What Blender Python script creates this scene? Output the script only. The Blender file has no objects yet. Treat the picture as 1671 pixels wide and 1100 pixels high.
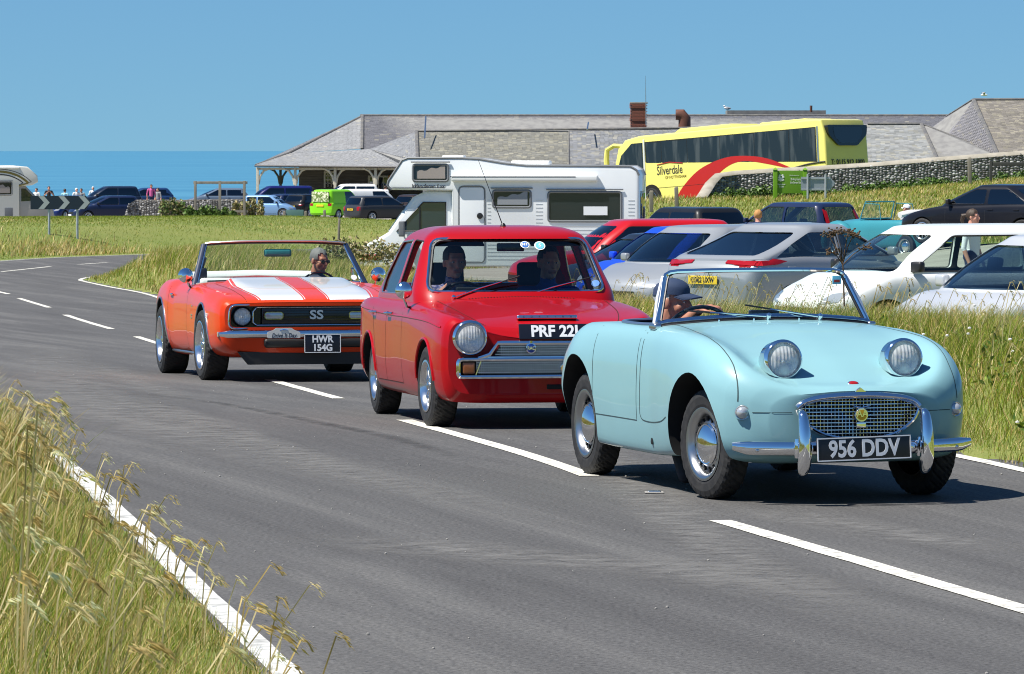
import bpy, bmesh, math, random
import numpy as np
from mathutils import Vector, Matrix
from mathutils.bvhtree import BVHTree
random.seed(7); RNG = np.random.default_rng(7)
SC = bpy.context.scene; C = SC.collection
R = math.radians
# ------------------------------------------------------------------ camera
FPX, EYE, HZ = 8000.0, 1.82, 246.0            # focal length in photo pixels, eye height, horizon row
cd = bpy.data.cameras.new('camera'); cam = bpy.data.objects.new('camera', cd); C.objects.link(cam)
cd.sensor_width = 36.0; cd.lens = FPX / 1671 * 36.0; cd.clip_start = 0.5; cd.clip_end = 400000
cam.location = (0, 0, EYE); cam.rotation_euler = (R(90) - math.atan((550 - HZ) / FPX), 0, 0)
cd.dof.use_dof = True; cd.dof.focus_distance = 27.5; cd.dof.aperture_fstop = 38
SC.camera = cam
# ------------------------------------------------------------------ sky, sun, exposure
SUN_EL, SUN_A = 59.0, 68.0                     # elevation; azimuth measured from behind the camera towards the left
sv = Vector((-math.sin(R(SUN_A)) * math.cos(R(SUN_EL)), -math.cos(R(SUN_A)) * math.cos(R(SUN_EL)), math.sin(R(SUN_EL))))
w = bpy.data.worlds.new('World'); SC.world = w; w.use_nodes = True
nt = w.node_tree; nt.nodes.clear()
tc = nt.nodes.new('ShaderNodeTexCoord'); va = nt.nodes.new('ShaderNodeVectorMath'); va.operation = 'ADD'
va.inputs[1].default_value = (0, 0, 0.075)
vn = nt.nodes.new('ShaderNodeVectorMath'); vn.operation = 'NORMALIZE'
sky = nt.nodes.new('ShaderNodeTexSky'); sky.sky_type = 'NISHITA'; sky.sun_disc = False
sky.sun_elevation = R(SUN_EL); sky.sun_rotation = math.atan2(sv.x, sv.y)
sky.air_density = 1.0; sky.dust_density = 0.1; sky.ozone_density = 1.0
bg = nt.nodes.new('ShaderNodeBackground'); bg.inputs[1].default_value = 0.047
wo = nt.nodes.new('ShaderNodeOutputWorld')
nt.links.new(tc.outputs['Generated'], va.inputs[0]); nt.links.new(va.outputs[0], vn.inputs[0])
tint = nt.nodes.new('ShaderNodeMixRGB'); tint.blend_type = 'MULTIPLY'; tint.inputs[0].default_value = 1; tint.inputs[2].default_value = (0.62, 1.03, 1.40, 1)
nt.links.new(vn.outputs[0], sky.inputs[0]); nt.links.new(sky.outputs[0], tint.inputs[1]); nt.links.new(tint.outputs[0], bg.inputs[0]); nt.links.new(bg.outputs[0], wo.inputs[0])
sl = bpy.data.lights.new('sun', 'SUN'); sl.energy = 5.0; sl.angle = R(0.55); sl.color = (1, 0.955, 0.88)
so = bpy.data.objects.new('sun', sl); C.objects.link(so); so.rotation_euler = sv.to_track_quat('Z', 'Y').to_euler()
SC.view_settings.view_transform = 'Standard'; SC.view_settings.look = 'None'
SC.view_settings.exposure = 0.68; SC.view_settings.gamma = 1.0; SC.view_settings.use_curve_mapping = False
SC.render.engine = 'CYCLES'
SC.cycles.filter_width = 1.0; SC.cycles.max_bounces = 8; SC.cycles.transparent_max_bounces = 24; SC.cycles.caustics_reflective = False; SC.cycles.caustics_refractive = False

def at(px, py, d):                              # the point seen at a photo pixel, d metres down the view
    return Vector(((px - 835.5) / FPX * d, d, EYE - (py - HZ) / FPX * d))
def gx(px, d): return (px - 835.5) / FPX * d

# ------------------------------------------------------------------ materials
M = {}
def srgb(r, g, b):
    f = lambda c: (c / 255 / 12.92) if c / 255 <= 0.04045 else ((c / 255 + 0.055) / 1.055) ** 2.4
    return (f(r), f(g), f(b))
def mat(name, col, rough=0.5, metal=0.0, coat=0.0, spec=0.5, noise=None, bump=None, vcol=False, emit=None, crough=0.03):
    if name in M: return M[name]
    m = bpy.data.materials.new(name); m.use_nodes = True; t = m.node_tree; b = t.nodes['Principled BSDF']
    b.inputs['Base Color'].default_value = (*col, 1); b.inputs['Roughness'].default_value = rough
    b.inputs['Metallic'].default_value = metal; b.inputs['Coat Weight'].default_value = coat
    b.inputs['Coat Roughness'].default_value = crough; b.inputs['Specular IOR Level'].default_value = spec
    src = None
    if vcol:
        a = t.nodes.new('ShaderNodeVertexColor'); a.layer_name = 'Col'; src = a.outputs[0]
    if noise:                                   # (scale, colour2, contrast, detail, stretch)
        sc, c2, lo, hi = noise[:4]; st = noise[4] if len(noise) > 4 else (1, 1, 1)
        tcn = t.nodes.new('ShaderNodeTexCoord'); mp = t.nodes.new('ShaderNodeMapping'); mp.inputs['Scale'].default_value = st
        n = t.nodes.new('ShaderNodeTexNoise'); n.inputs['Scale'].default_value = sc; n.inputs['Detail'].default_value = 6
        cr = t.nodes.new('ShaderNodeMapRange'); cr.inputs[1].default_value = lo; cr.inputs[2].default_value = hi
        mx = t.nodes.new('ShaderNodeMixRGB'); mx.inputs[1].default_value = (*col, 1); mx.inputs[2].default_value = (*c2, 1)
        t.links.new(tcn.outputs['Object'], mp.inputs[0]); t.links.new(mp.outputs[0], n.inputs[0])
        t.links.new(n.outputs[0], cr.inputs[0]); t.links.new(cr.outputs[0], mx.inputs[0])
        if src is not None: t.links.new(src, mx.inputs[1])
        src = mx.outputs[0]
    if src is not None: t.links.new(src, b.inputs['Base Color'])
    if bump:                                    # (scale, strength, distance)
        tcb = t.nodes.new('ShaderNodeTexCoord'); nb = t.nodes.new('ShaderNodeTexNoise'); nb.inputs['Scale'].default_value = bump[0]; nb.inputs['Detail'].default_value = 5
        bp = t.nodes.new('ShaderNodeBump'); bp.inputs['Strength'].default_value = bump[1]; bp.inputs['Distance'].default_value = bump[2]
        t.links.new(tcb.outputs['Object'], nb.inputs[0]); t.links.new(nb.outputs[0], bp.inputs['Height']); t.links.new(bp.outputs[0], b.inputs['Normal'])
    if emit: b.inputs['Emission Color'].default_value = (*emit[0], 1); b.inputs['Emission Strength'].default_value = emit[1]
    b.inputs['Coat IOR'].default_value = 1.33; M[name] = m; return m
def paint(name, col, flake=0.0, rough=0.35):
    return mat(name, col, rough, flake, 0.6, 0.12, noise=(1.3, tuple(min(1, c * 0.93 + 0.004) for c in col), 0.35, 0.7), bump=(9, 0.012, 0.02))
def glass(name, tint=(0.8, 0.9, 0.88), refl=1.0, ior=1.5):
    if name in M: return M[name]
    m = bpy.data.materials.new(name); m.use_nodes = True; t = m.node_tree; t.nodes.clear()
    o = t.nodes.new('ShaderNodeOutputMaterial'); tr = t.nodes.new('ShaderNodeBsdfTransparent'); gl = t.nodes.new('ShaderNodeBsdfGlossy')
    tr.inputs[0].default_value = (*tint, 1); gl.inputs['Roughness'].default_value = 0.01; gl.inputs[0].default_value = (refl, refl, refl, 1)
    fr = t.nodes.new('ShaderNodeFresnel'); ge = t.nodes.new('ShaderNodeNewGeometry'); mr = t.nodes.new('ShaderNodeMapRange'); mr.inputs[3].default_value = ior; mr.inputs[4].default_value = 1 / ior; t.links.new(ge.outputs['Backfacing'], mr.inputs[0]); t.links.new(mr.outputs[0], fr.inputs[0]); mx = t.nodes.new('ShaderNodeMixShader')
    t.links.new(fr.outputs[0], mx.inputs[0]); t.links.new(tr.outputs[0], mx.inputs[1]); t.links.new(gl.outputs[0], mx.inputs[2]); t.links.new(mx.outputs[0], o.inputs[0])
    M[name] = m; return m
mat('chrome', (0.82, 0.83, 0.85), 0.06, 1.0, bump=(14, 0.02, 0.01)); mat('dull_chrome', (0.6, 0.61, 0.62), 0.28, 1.0)
mat('alloy', (0.72, 0.73, 0.75), 0.22, 1.0); mat('rubber', (0.013, 0.013, 0.014), 0.75, noise=(25, (0.03, 0.029, 0.028), 0.45, 0.75), bump=(60, 0.2, 0.004))
mat('black_trim', (0.012, 0.012, 0.013), 0.45); mat('well_black', (0.006, 0.006, 0.006), 0.9); mat('black_gloss', (0.01, 0.01, 0.011), 0.12, coat=0.6)
mat('interior_black', (0.018, 0.018, 0.02), 0.65, bump=(90, 0.15, 0.004)); mat('plate_black', (0.008, 0.009, 0.016), 0.3)
mat('plate_white', (0.78, 0.79, 0.8), 0.4); mat('plate_yellow', (0.8, 0.55, 0.03), 0.4); mat('white_paint_trim', (0.8, 0.8, 0.78), 0.35, coat=0.4)
mat('lamp_lens', (0.75, 0.78, 0.8), 0.08, 0.9, bump=(45, 0.5, 0.01)); mat('red_lens', (0.30, 0.004, 0.006), 0.2, coat=0.3); mat('amber_lens', (0.28, 0.09, 0.03), 0.15, coat=0.5)
mat('clear_lens', (0.55, 0.57, 0.58), 0.1, 0.5, coat=0.8)
glass('clear_glass', (0.9, 0.95, 0.93)); glass('green_glass', (0.5, 0.66, 0.6)); glass('dark_glass', (0.05, 0.07, 0.09), 1.0, 1.9); glass('car_glass', (0.36, 0.44, 0.46), 1.0, 2.0)
glass('lens_glass', (0.85, 0.9, 0.92), 1.0, 1.5)

# ------------------------------------------------------------------ objects
def link(o, parent=None):
    C.objects.link(o)
    if parent is not None: o.parent = parent
    return o
def tag(o, label=None, cat=None, group=None, kind=None):
    if label: o['label'] = label
    if cat: o['category'] = cat
    if group: o['group'] = group
    if kind: o['kind'] = kind
    return o
def thing(name, label, cat, loc=(0, 0, 0), rz=0.0, group=None, rx=0.0):
    o = bpy.data.objects.new(name, None); o.empty_display_size = 0.3; link(o)
    o.location = loc; o.rotation_euler = (rx, 0, rz); return tag(o, label, cat, group)
def finish(me, smooth=True, ang=38):
    if smooth: me.shade_smooth(); me.set_sharp_from_angle(angle=R(ang))
    else: me.shade_flat()
def mk(name, V, F, m, parent=None, smooth=True, ang=38, MI=None):
    me = bpy.data.meshes.new(name); me.from_pydata([tuple(v) for v in V], [], F)
    for mm in (m if isinstance(m, (list, tuple)) else [m]): me.materials.append(M[mm] if isinstance(mm, str) else mm)
    if MI is not None: me.polygons.foreach_set('material_index', MI)
    me.update(); finish(me, smooth, ang)
    return link(bpy.data.objects.new(name, me), parent)
def npmesh(name, V, quads=None, tris=None, m=None, col=None, parent=None, smooth=False):
    me = bpy.data.meshes.new(name); V = np.asarray(V, np.float32)
    L = []; S = []; n = 0
    if quads is not None and len(quads): L.append(quads.ravel()); S.append(np.arange(len(quads)) * 4); n = len(quads) * 4
    if tris is not None and len(tris): L.append(tris.ravel()); S.append(n + np.arange(len(tris)) * 3)
    L = np.concatenate(L).astype(np.int32); S = np.concatenate(S).astype(np.int32)
    me.vertices.add(len(V)); me.vertices.foreach_set('co', V.ravel()); me.loops.add(len(L)); me.loops.foreach_set('vertex_index', L)
    me.polygons.add(len(S)); me.polygons.foreach_set('loop_start', S)
    me.update(calc_edges=True); me.validate()
    if col is not None:
        a = me.color_attributes.new('Col', 'FLOAT_COLOR', 'POINT'); c4 = np.ones((len(V), 4), np.float32); c4[:, :3] = col; a.data.foreach_set('color', c4.ravel())
    if m: me.materials.append(M[m])
    if smooth: me.shade_smooth()
    return link(bpy.data.objects.new(name, me), parent)
def copy_tree(o, parent=None):
    c = o.copy(); link(c); c.parent = parent
    for ch in list(o.children): copy_tree(ch, c)
    return c

class MB:
    """collects shapes that become one mesh"""
    def __init__(s, X=None): s.V = []; s.F = []; s.X = X
    def add(s, V, F):
        n = len(s.V); s.V += [(s.X @ Vector(v)) if s.X else Vector(v) for v in V]; s.F += [tuple(i + n for i in f) for f in F]; return s
    def box(s, c, d, rz=0, rx=0, ry=0, bev=0.0):
        hx, hy, hz = d[0] / 2, d[1] / 2, d[2] / 2
        Rm = Matrix.Rotation(rz, 3, 'Z') @ Matrix.Rotation(ry, 3, 'Y') @ Matrix.Rotation(rx, 3, 'X')
        if bev <= 0:
            V = [Rm @ Vector((x * hx, y * hy, z * hz)) + Vector(c) for z in (-1, 1) for x, y in ((-1, -1), (1, -1), (1, 1), (-1, 1))]
            return s.add(V, [(3, 2, 1, 0), (4, 5, 6, 7), (0, 1, 5, 4), (1, 2, 6, 5), (2, 3, 7, 6), (3, 0, 4, 7)])
        bm = bmesh.new(); bmesh.ops.create_cube(bm, size=1)
        for v in bm.verts: v.co = Vector((v.co.x * d[0], v.co.y * d[1], v.co.z * d[2]))
        bmesh.ops.bevel(bm, geom=bm.edges[:], offset=bev, segments=3, profile=0.6, affect='EDGES')
        bm.verts.index_update(); V = [Rm @ v.co + Vector(c) for v in bm.verts]; F = [tuple(v.index for v in f.verts) for f in bm.faces]; bm.free()
        return s.add(V, F)
    def tube(s, pts, r, n=8, closed=False, flat=None, caps=True):
        pts = [Vector(p) for p in pts]; k = len(pts); rs = r if isinstance(r, (list, tuple)) else [r] * k
        V = []; up = None
        for i, p in enumerate(pts):
            a = pts[(i - 1) % k] if (closed or i > 0) else p; b = pts[(i + 1) % k] if (closed or i < k - 1) else p
            t = (b - a).normalized()
            if up is None:
                up = Vector((0, 0, 1)) if abs(t.z) < 0.9 else Vector((0, 1, 0)); u = t.cross(up); u.normalize()
            else:
                u = u - t * u.dot(t)
                if u.length < 1e-5: u = t.orthogonal()
                u.normalize()
            v = u.cross(t)
            for j in range(n):
                an = 2 * math.pi * j / n; fy = flat if flat else 1
                V.append(p + u * math.cos(an) * rs[i] + v * math.sin(an) * rs[i] * fy)
        F = []
        for i in range(k if closed else k - 1):
            for j in range(n):
                F.append((i * n + j, i * n + (j + 1) % n, ((i + 1) % k) * n + (j + 1) % n, ((i + 1) % k) * n + j))
        if caps and not closed: F += [tuple(range(n - 1, -1, -1)), tuple((k - 1) * n + j for j in range(n))]
        return s.add(V, F)
    def lathe(s, prof, n=32, c=(0, 0, 0), axis=(1, 0, 0), caps=True):
        ax = Vector(axis).normalized(); u = ax.orthogonal().normalized(); v = ax.cross(u); c = Vector(c)
        V = [c + ax * h + (u * math.cos(2 * math.pi * j / n) + v * math.sin(2 * math.pi * j / n)) * r for r, h in prof for j in range(n)]
        F = [(i * n + j, i * n + (j + 1) % n, (i + 1) * n + (j + 1) % n, (i + 1) * n + j) for i in range(len(prof) - 1) for j in range(n)]
        if caps:
            if prof[0][0] > 1e-4: F.append(tuple(range(n - 1, -1, -1)))
            if prof[-1][0] > 1e-4: F.append(tuple((len(prof) - 1) * n + j for j in range(n)))
        return s.add(V, F)
    def ell(s, c, r, n=16, rot=None):
        V = []; m = n // 2; c = Vector(c)
        for i in range(m + 1):
            th = math.pi * i / m
            for j in range(n):
                ph = 2 * math.pi * j / n; q = Vector((r[0] * math.sin(th) * math.cos(ph), r[1] * math.sin(th) * math.sin(ph), r[2] * math.cos(th)))
                V.append(c + (rot @ q if rot else q))
        return s.add(V, [(i * n + j, (i + 1) * n + j, (i + 1) * n + (j + 1) % n, i * n + (j + 1) % n) for i in range(m) for j in range(n)])
    def prism(s, poly, axis, a, b):
        f = {'x': lambda p, h: (h, p[0], p[1]), 'y': lambda p, h: (p[0], h, p[1]), 'z': lambda p, h: (p[0], p[1], h)}[axis]
        n = len(poly); return s.add([f(p, a) for p in poly] + [f(p, b) for p in poly],
            [tuple(range(n - 1, -1, -1)), tuple(range(n, 2 * n))] + [(i, (i + 1) % n, n + (i + 1) % n, n + i) for i in range(n)])
    def build(s, name, m, parent=None, smooth=True, ang=38):
        o = mk(name, s.V, s.F, m, parent, smooth, ang); s.clean(o.data, smooth, ang); return o
    def clean(s, me, smooth, ang):
        bm = bmesh.new(); bm.from_mesh(me); bmesh.ops.remove_doubles(bm, verts=bm.verts, dist=1e-5); bmesh.ops.recalc_face_normals(bm, faces=bm.faces)
        bm.to_mesh(me); bm.free(); finish(me, smooth, ang)

def boolean(o, cutters, op='DIFFERENCE', keep=False):
    for c in cutters:
        md = o.modifiers.new('b', 'BOOLEAN'); md.object = c; md.operation = op; md.solver = 'EXACT'; md.material_mode = 'TRANSFER'
    bpy.context.view_layer.update(); dg = bpy.context.evaluated_depsgraph_get()
    me = bpy.data.meshes.new_from_object(o.evaluated_get(dg)); o.modifiers.clear(); old = o.data; o.data = me; me.name = o.name
    bpy.data.meshes.remove(old)
    if not keep:
        for c in cutters: d = c.data; bpy.data.objects.remove(c); bpy.data.meshes.remove(d)
    finish(me, True, 32); return o
def text(s, name, m, parent, loc, rot, size, bold=0.0, depth=0.003, sx=1.0, shear=0.0, space=1.0):
    cu = bpy.data.curves.new(name, 'FONT'); cu.body = s; cu.size = size; cu.align_x = 'CENTER'; cu.align_y = 'CENTER'; cu.offset = bold; cu.extrude = depth; cu.shear = shear; cu.space_character = space; cu.resolution_u = 3
    t = bpy.data.objects.new('tmp', cu); C.objects.link(t); bpy.context.view_layer.update()
    me = bpy.data.meshes.new_from_object(t.evaluated_get(bpy.context.evaluated_depsgraph_get())); bpy.data.objects.remove(t); bpy.data.curves.remove(cu)
    me.name = name; me.materials.clear(); me.materials.append(M[m]); o = link(bpy.data.objects.new(name, me), parent); o.location = loc; o.rotation_euler = rot; o.scale = (sx, 1, 1); return o

# ------------------------------------------------------------------ lofted bodies
def pchip(xs, Y, x):
    xs = np.asarray(xs, float); Y = np.asarray(Y, float); sh = Y.shape[1:]; Y = Y.reshape(len(xs), -1); x = np.atleast_1d(np.asarray(x, float))
    h = np.diff(xs); d = np.diff(Y, axis=0) / h[:, None]; m = np.zeros_like(Y)
    if len(xs) > 2:
        w1 = (2 * h[1:] + h[:-1])[:, None]; w2 = (h[1:] + 2 * h[:-1])[:, None]; same = d[1:] * d[:-1] > 0
        with np.errstate(divide='ignore', invalid='ignore'): hm = (w1 + w2) / (w1 / d[:-1] + w2 / d[1:])
        m[1:-1] = np.where(same, hm, 0)
    m[0] = d[0]; m[-1] = d[-1]
    i = np.clip(np.searchsorted(xs, x) - 1, 0, len(xs) - 2); t = ((x - xs[i]) / h[i])[:, None]; hh = h[i][:, None]
    r = (2 * t**3 - 3 * t**2 + 1) * Y[i] + (t**3 - 2 * t**2 + t) * hh * m[i] + (-2 * t**3 + 3 * t**2) * Y[i + 1] + (t**3 - t**2) * hh * m[i + 1]
    return r.reshape((len(x),) + sh)
def loft(name, st, m, ny=90, nx=40, bow=None, K=8, parent=None):
    """st: [(y, [(x,z)...])] half sections bottom-centre to top-centre, rear to front; bow: [(y, b)] plan curvature y -= b*(x/hw)^2"""
    st = sorted(st, key=lambda a: a[0]); ys = [a[0] for a in st]; P = np.array([a[1] for a in st], float)
    yy = np.unique(np.concatenate([np.linspace(ys[0], ys[-1], ny), ys, ys[0] + np.array([.005, .02, .04]), ys[-1] - np.array([.005, .02, .04])]))
    D = pchip(ys, P, yy); k = P.shape[1]; u = np.linspace(0, k - 1, nx); hwm = P[:, :, 0].max()
    V = []; F = []; n = 2 * nx - 2
    def pt(x, y, z):
        b = float(np.interp(y, [q[0] for q in bow], [q[1] for q in bow])) if bow else 0.0
        return (x, y - b * (abs(x) / hwm) ** 2, z)
    sec = []; hm = int(P[0, :, 0].argmax())
    for y, q in zip(yy, D):
        c = pchip(np.arange(k), q, u); c[0, 0] = c[-1, 0] = 0; sec.append(c)
        V += [pt(x, y, z) for x, z in c] + [pt(-x, y, z) for x, z in c[-2:0:-1]]
    for i in range(len(yy) - 1):
        for j in range(n): F.append((i * n + j, i * n + (j + 1) % n, (i + 1) * n + (j + 1) % n, (i + 1) * n + j))
    for e, flip in ((0, True), (len(yy) - 1, False)):
        rows = []; c = sec[e]; top = c[int(c[:, 0].argmax()):][::-1]
        for j in range(nx):
            if j in (0, nx - 1): rows.append([e * n + j] * (K + 1)); continue
            row = [e * n + (n - j)]
            for q in range(1, K):
                xq = c[j][0] * (2 * q / K - 1); V.append(pt(xq, yy[e], min(c[j][1], float(np.interp(abs(xq), top[:, 0], top[:, 1])) - 2e-4 * (nx - j)))); row.append(len(V) - 1)
            rows.append(row + [e * n + j])
        for j in range(nx - 1):
            for q in range(K):
                f = [rows[j][q], rows[j][q + 1], rows[j + 1][q + 1], rows[j + 1][q]]; f = [a for i2, a in enumerate(f) if a not in f[:i2]]
                if len(f) > 2: F.append(tuple(f[::-1]) if flip else tuple(f))
    o = mk(name, V, F, m, parent); bm = bmesh.new(); bm.from_mesh(o.data); bmesh.ops.recalc_face_normals(bm, faces=bm.faces); bm.to_mesh(o.data); bm.free(); finish(o.data, True, 50)
    return o
def rrect(yf, yr, hw, rf, rr, bf=0.0, br=0.0, n=(10, 7, 14), taper=0.0):
    """plan outline of a cabin, rounded corners; starts front centre, clockwise over +x, then mirrored"""
    nf, nc, ns = n; P = []
    hf = hw - taper
    for i in range(nf): P.append(((hf - rf) * i / nf, yf))
    for i in range(nc): a = math.pi / 2 * i / nc; P.append((hf - rf + rf * math.sin(a), yf - rf + rf * math.cos(a)))
    for i in range(ns): t = i / ns; P.append((hf + (hw - hf) * math.sin(t * math.pi), yf - rf + (yr + rr - yf + rf) * t))
    for i in range(nc): a = math.pi / 2 * i / nc; P.append((hf - rr + rr * math.cos(a), yr + rr - rr * math.sin(a)))
    for i in range(nf + 1): P.append(((hf - rr) * (1 - i / nf), yr))
    mid = (yf + yr) / 2; Q = []
    for x, y in P:
        if y > mid: y -= bf * (x / hw) ** 2 * min(1, (y - mid) / (yf - mid))
        else: y += br * (x / hw) ** 2 * min(1, (mid - y) / (mid - yr))
        Q.append((x, y))
    return Q + [(-x, y) for x, y in Q[-2:0:-1]]
def cabin(name, levels, m, parent=None, sub=5):
    """vertical loft of plan outlines: levels [(z, yf, yr, hw, rf, rr, bf, br)] then dome; closed solid"""
    zs = [l[0] for l in levels]; A = np.array(levels, float); t = np.arange(len(levels)); tt = np.linspace(0, len(levels) - 1, (len(levels) - 1) * sub + 1)
    D = pchip(t, A, tt); V = []; F = []; n = None
    for l in D:
        o = rrect(*l[1:8]); n = len(o); V += [(x, y, l[0] + (0)) for x, y in o]
    for i in range(len(D) - 1):
        for j in range(n): F.append((i * n + j, i * n + (j + 1) % n, (i + 1) * n + (j + 1) % n, (i + 1) * n + j))
    h = n // 2
    for e in (0, len(D) - 1):
        b = e * n
        for j in range(h):
            f = [b + j, b + j + 1, b + (n - j - 1) % n, b + (n - j) % n]; f = [a for i2, a in enumerate(f) if a not in f[:i2]]
            if len(f) > 2: F.append(tuple(f))
    o = mk(name, V, F, m, parent); bm = bmesh.new(); bm.from_mesh(o.data); bmesh.ops.recalc_face_normals(bm, faces=bm.faces); bm.to_mesh(o.data); bm.free(); finish(o.data, True, 50)
    return o
def bvh_of(*obs):
    V = []; F = []
    for o in obs:
        n = len(V); V += [v.co.copy() for v in o.data.vertices]; F += [tuple(i + n for i in p.vertices) for p in o.data.polygons]
    return BVHTree.FromPolygons(V, F)
AX = {'x': (0, lambda a, b, h: Vector((h, a, b)), Vector((1, 0, 0))), 'y': (1, lambda a, b, h: Vector((a, h, b)), Vector((0, 1, 0))), 'z': (2, lambda a, b, h: Vector((a, b, h)), Vector((0, 0, 1)))}
def cast(bvh, axis, sgn, a, b, off):
    _, f, d = AX[axis]; o = f(a, b, 6.0 * sgn); hit, nrm, _, _ = bvh.ray_cast(o, -d * sgn)
    if hit is None:
        hit, nrm, _, _ = bvh.find_nearest(f(a, b, 0.8 * sgn))
    if nrm.dot(d * sgn) < 0: nrm = -nrm
    return hit + nrm * off
def clip(poly, axis, lim, keep_less):
    out = []; n = len(poly)
    for i in range(n):
        p, q = poly[i], poly[(i + 1) % n]; ip = (p[axis] <= lim) == keep_less; iq = (q[axis] <= lim) == keep_less
        if ip: out.append(p)
        if ip != iq and abs(q[axis] - p[axis]) > 1e-12:
            t = (lim - p[axis]) / (q[axis] - p[axis]); out.append((p[0] + t * (q[0] - p[0]), p[1] + t * (q[1] - p[1])))
    return out
def decal(mb, bvh, axis, sgn, poly, off=0.003, cell=0.06):
    """a thin panel of outline poly laid on the body, seen along an axis"""
    a0, a1 = min(p[0] for p in poly), max(p[0] for p in poly); b0, b1 = min(p[1] for p in poly), max(p[1] for p in poly)
    na = max(1, math.ceil((a1 - a0) / cell)); nb = max(1, math.ceil((b1 - b0) / cell))
    for i in range(na):
        col = clip(clip(poly, 0, a0 + (a1 - a0) * i / na, False), 0, a0 + (a1 - a0) * (i + 1) / na, True)
        if len(col) < 3: continue
        for j in range(nb):
            c = clip(clip(col, 1, b0 + (b1 - b0) * j / nb, False), 1, b0 + (b1 - b0) * (j + 1) / nb, True)
            if len(c) < 3: continue
            mb.add([cast(bvh, axis, sgn, p[0], p[1], off) for p in c], [tuple(range(len(c)))])
    return mb
def smooth_line(pts, n=8, closed=False):
    pts = [tuple(p) for p in pts]; out = []; k = len(pts)
    for i in range(k if closed else k - 1):
        p0 = pts[(i - 1) % k] if closed or i > 0 else pts[i]; p1 = pts[i]; p2 = pts[(i + 1) % k]; p3 = pts[(i + 2) % k] if closed or i < k - 2 else p2
        for j in range(n):
            t = j / n; out.append(tuple(0.5 * (2 * b + (c - a) * t + (2 * a - 5 * b + 4 * c - d) * t * t + (3 * b - a - 3 * c + d) * t**3) for a, b, c, d in zip(p0, p1, p2, p3)))
    if not closed: out.append(pts[-1])
    return out
def seam(mb, bvh, axis, sgn, line, wd=0.006, off=0.0015):
    """a narrow dark joint following a 2-D line over the body"""
    n = len(line)
    for i in range(n):
        p = line[max(i - 1, 0)]; q = line[min(i + 1, n - 1)]; dx, dy = q[0] - p[0], q[1] - p[1]; l = math.hypot(dx, dy) or 1
        ox, oy = -dy / l * wd / 2, dx / l * wd / 2; x, y = line[i]
        mb.V += [cast(bvh, axis, sgn, x + ox, y + oy, off), cast(bvh, axis, sgn, x - ox, y - oy, off)]
        if i: b = len(mb.V); mb.F.append((b - 4, b - 3, b - 1, b - 2))
    return mb
def bar(mb, bvh, axis, sgn, line, r, off=0.0, n=6, flat=None, closed=False):
    return mb.tube([cast(bvh, axis, sgn, p[0], p[1], off) for p in line], r, n, closed, flat)
# ------------------------------------------------------------------ land
ZRP = [(0, 0), (27, 0), (35, -.11), (47, -.365), (62, -.66), (80, -.93), (100, -1.12), (125, -1.28), (155, -1.38), (400, -1.6)]
def zr(y): return pchip([p[0] for p in ZRP], [[p[1]] for p in ZRP], np.clip(y, 0, 399))[:, 0]
def gpx(px, py):                                # road point seen at a photo pixel
    d = 30.0
    for _ in range(60): d = 0.5 * d + 0.5 * FPX * (EYE - float(zr(d)[0])) / (py - HZ)
    return ((px - 835.5) / FPX * d, d)
def pxl(L): return [gpx(*p) for p in L]
CEN = [(5.0, 4.0), (2.02, 19.3), (0.99, 24.1), (0.46, 27.5)] + pxl([(650, 685), (556, 651), (440, 620), (222, 549), (103, 513), (28, 486), (-28, 463), (-40, 453), (2, 444), (82, 435.5), (161, 430), (290, 423), (450, 418), (620, 414)])
LEFT = [(1.26, 4.0), (-0.79, 17.05), (-1.72, 22.97), (-2.66, 28.9), (-3.87, 36.5)] + pxl([(-60, 600), (-160, 540), (-215, 490), (-230, 458), (-150, 438), (0, 426), (100, 420), (227, 415.5), (400, 409), (620, 405)])
RIGHT = [(7.4, 4.0), (4.4, 19.3), (3.45, 24.4), (2.69, 29.4), (1.85, 34.4), (0.25, 46.6), (-2.2, 62), (-4.9, 80)] + pxl([(250, 483), (180, 468.5), (136, 459), (132, 456), (150, 452), (225, 444), (330, 436), (460, 430), (620, 426)])
def dense(L, n=6): return np.array(smooth_line(L, n))
CENd, LEFTd, RIGHTd = dense(CEN), dense(LEFT), dense(RIGHT)
def dist_poly(P, L):
    """distance and signed side of points P to a polyline L"""
    best = np.full(len(P), 1e9); side = np.zeros(len(P))
    for a, b in zip(L[:-1], L[1:]):
        ab = b - a; t = np.clip(((P - a) @ ab) / (ab @ ab), 0, 1); q = a + t[:, None] * ab; d = np.hypot(*(P - q).T)
        s = ab[0] * (P[:, 1] - a[1]) - ab[1] * (P[:, 0] - a[0]); k = d < best; best[k] = d[k]; side[k] = np.sign(s[k])
    return best * np.where(side == 0, 1, side)            # >0 is to the left of the line going away
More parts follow.
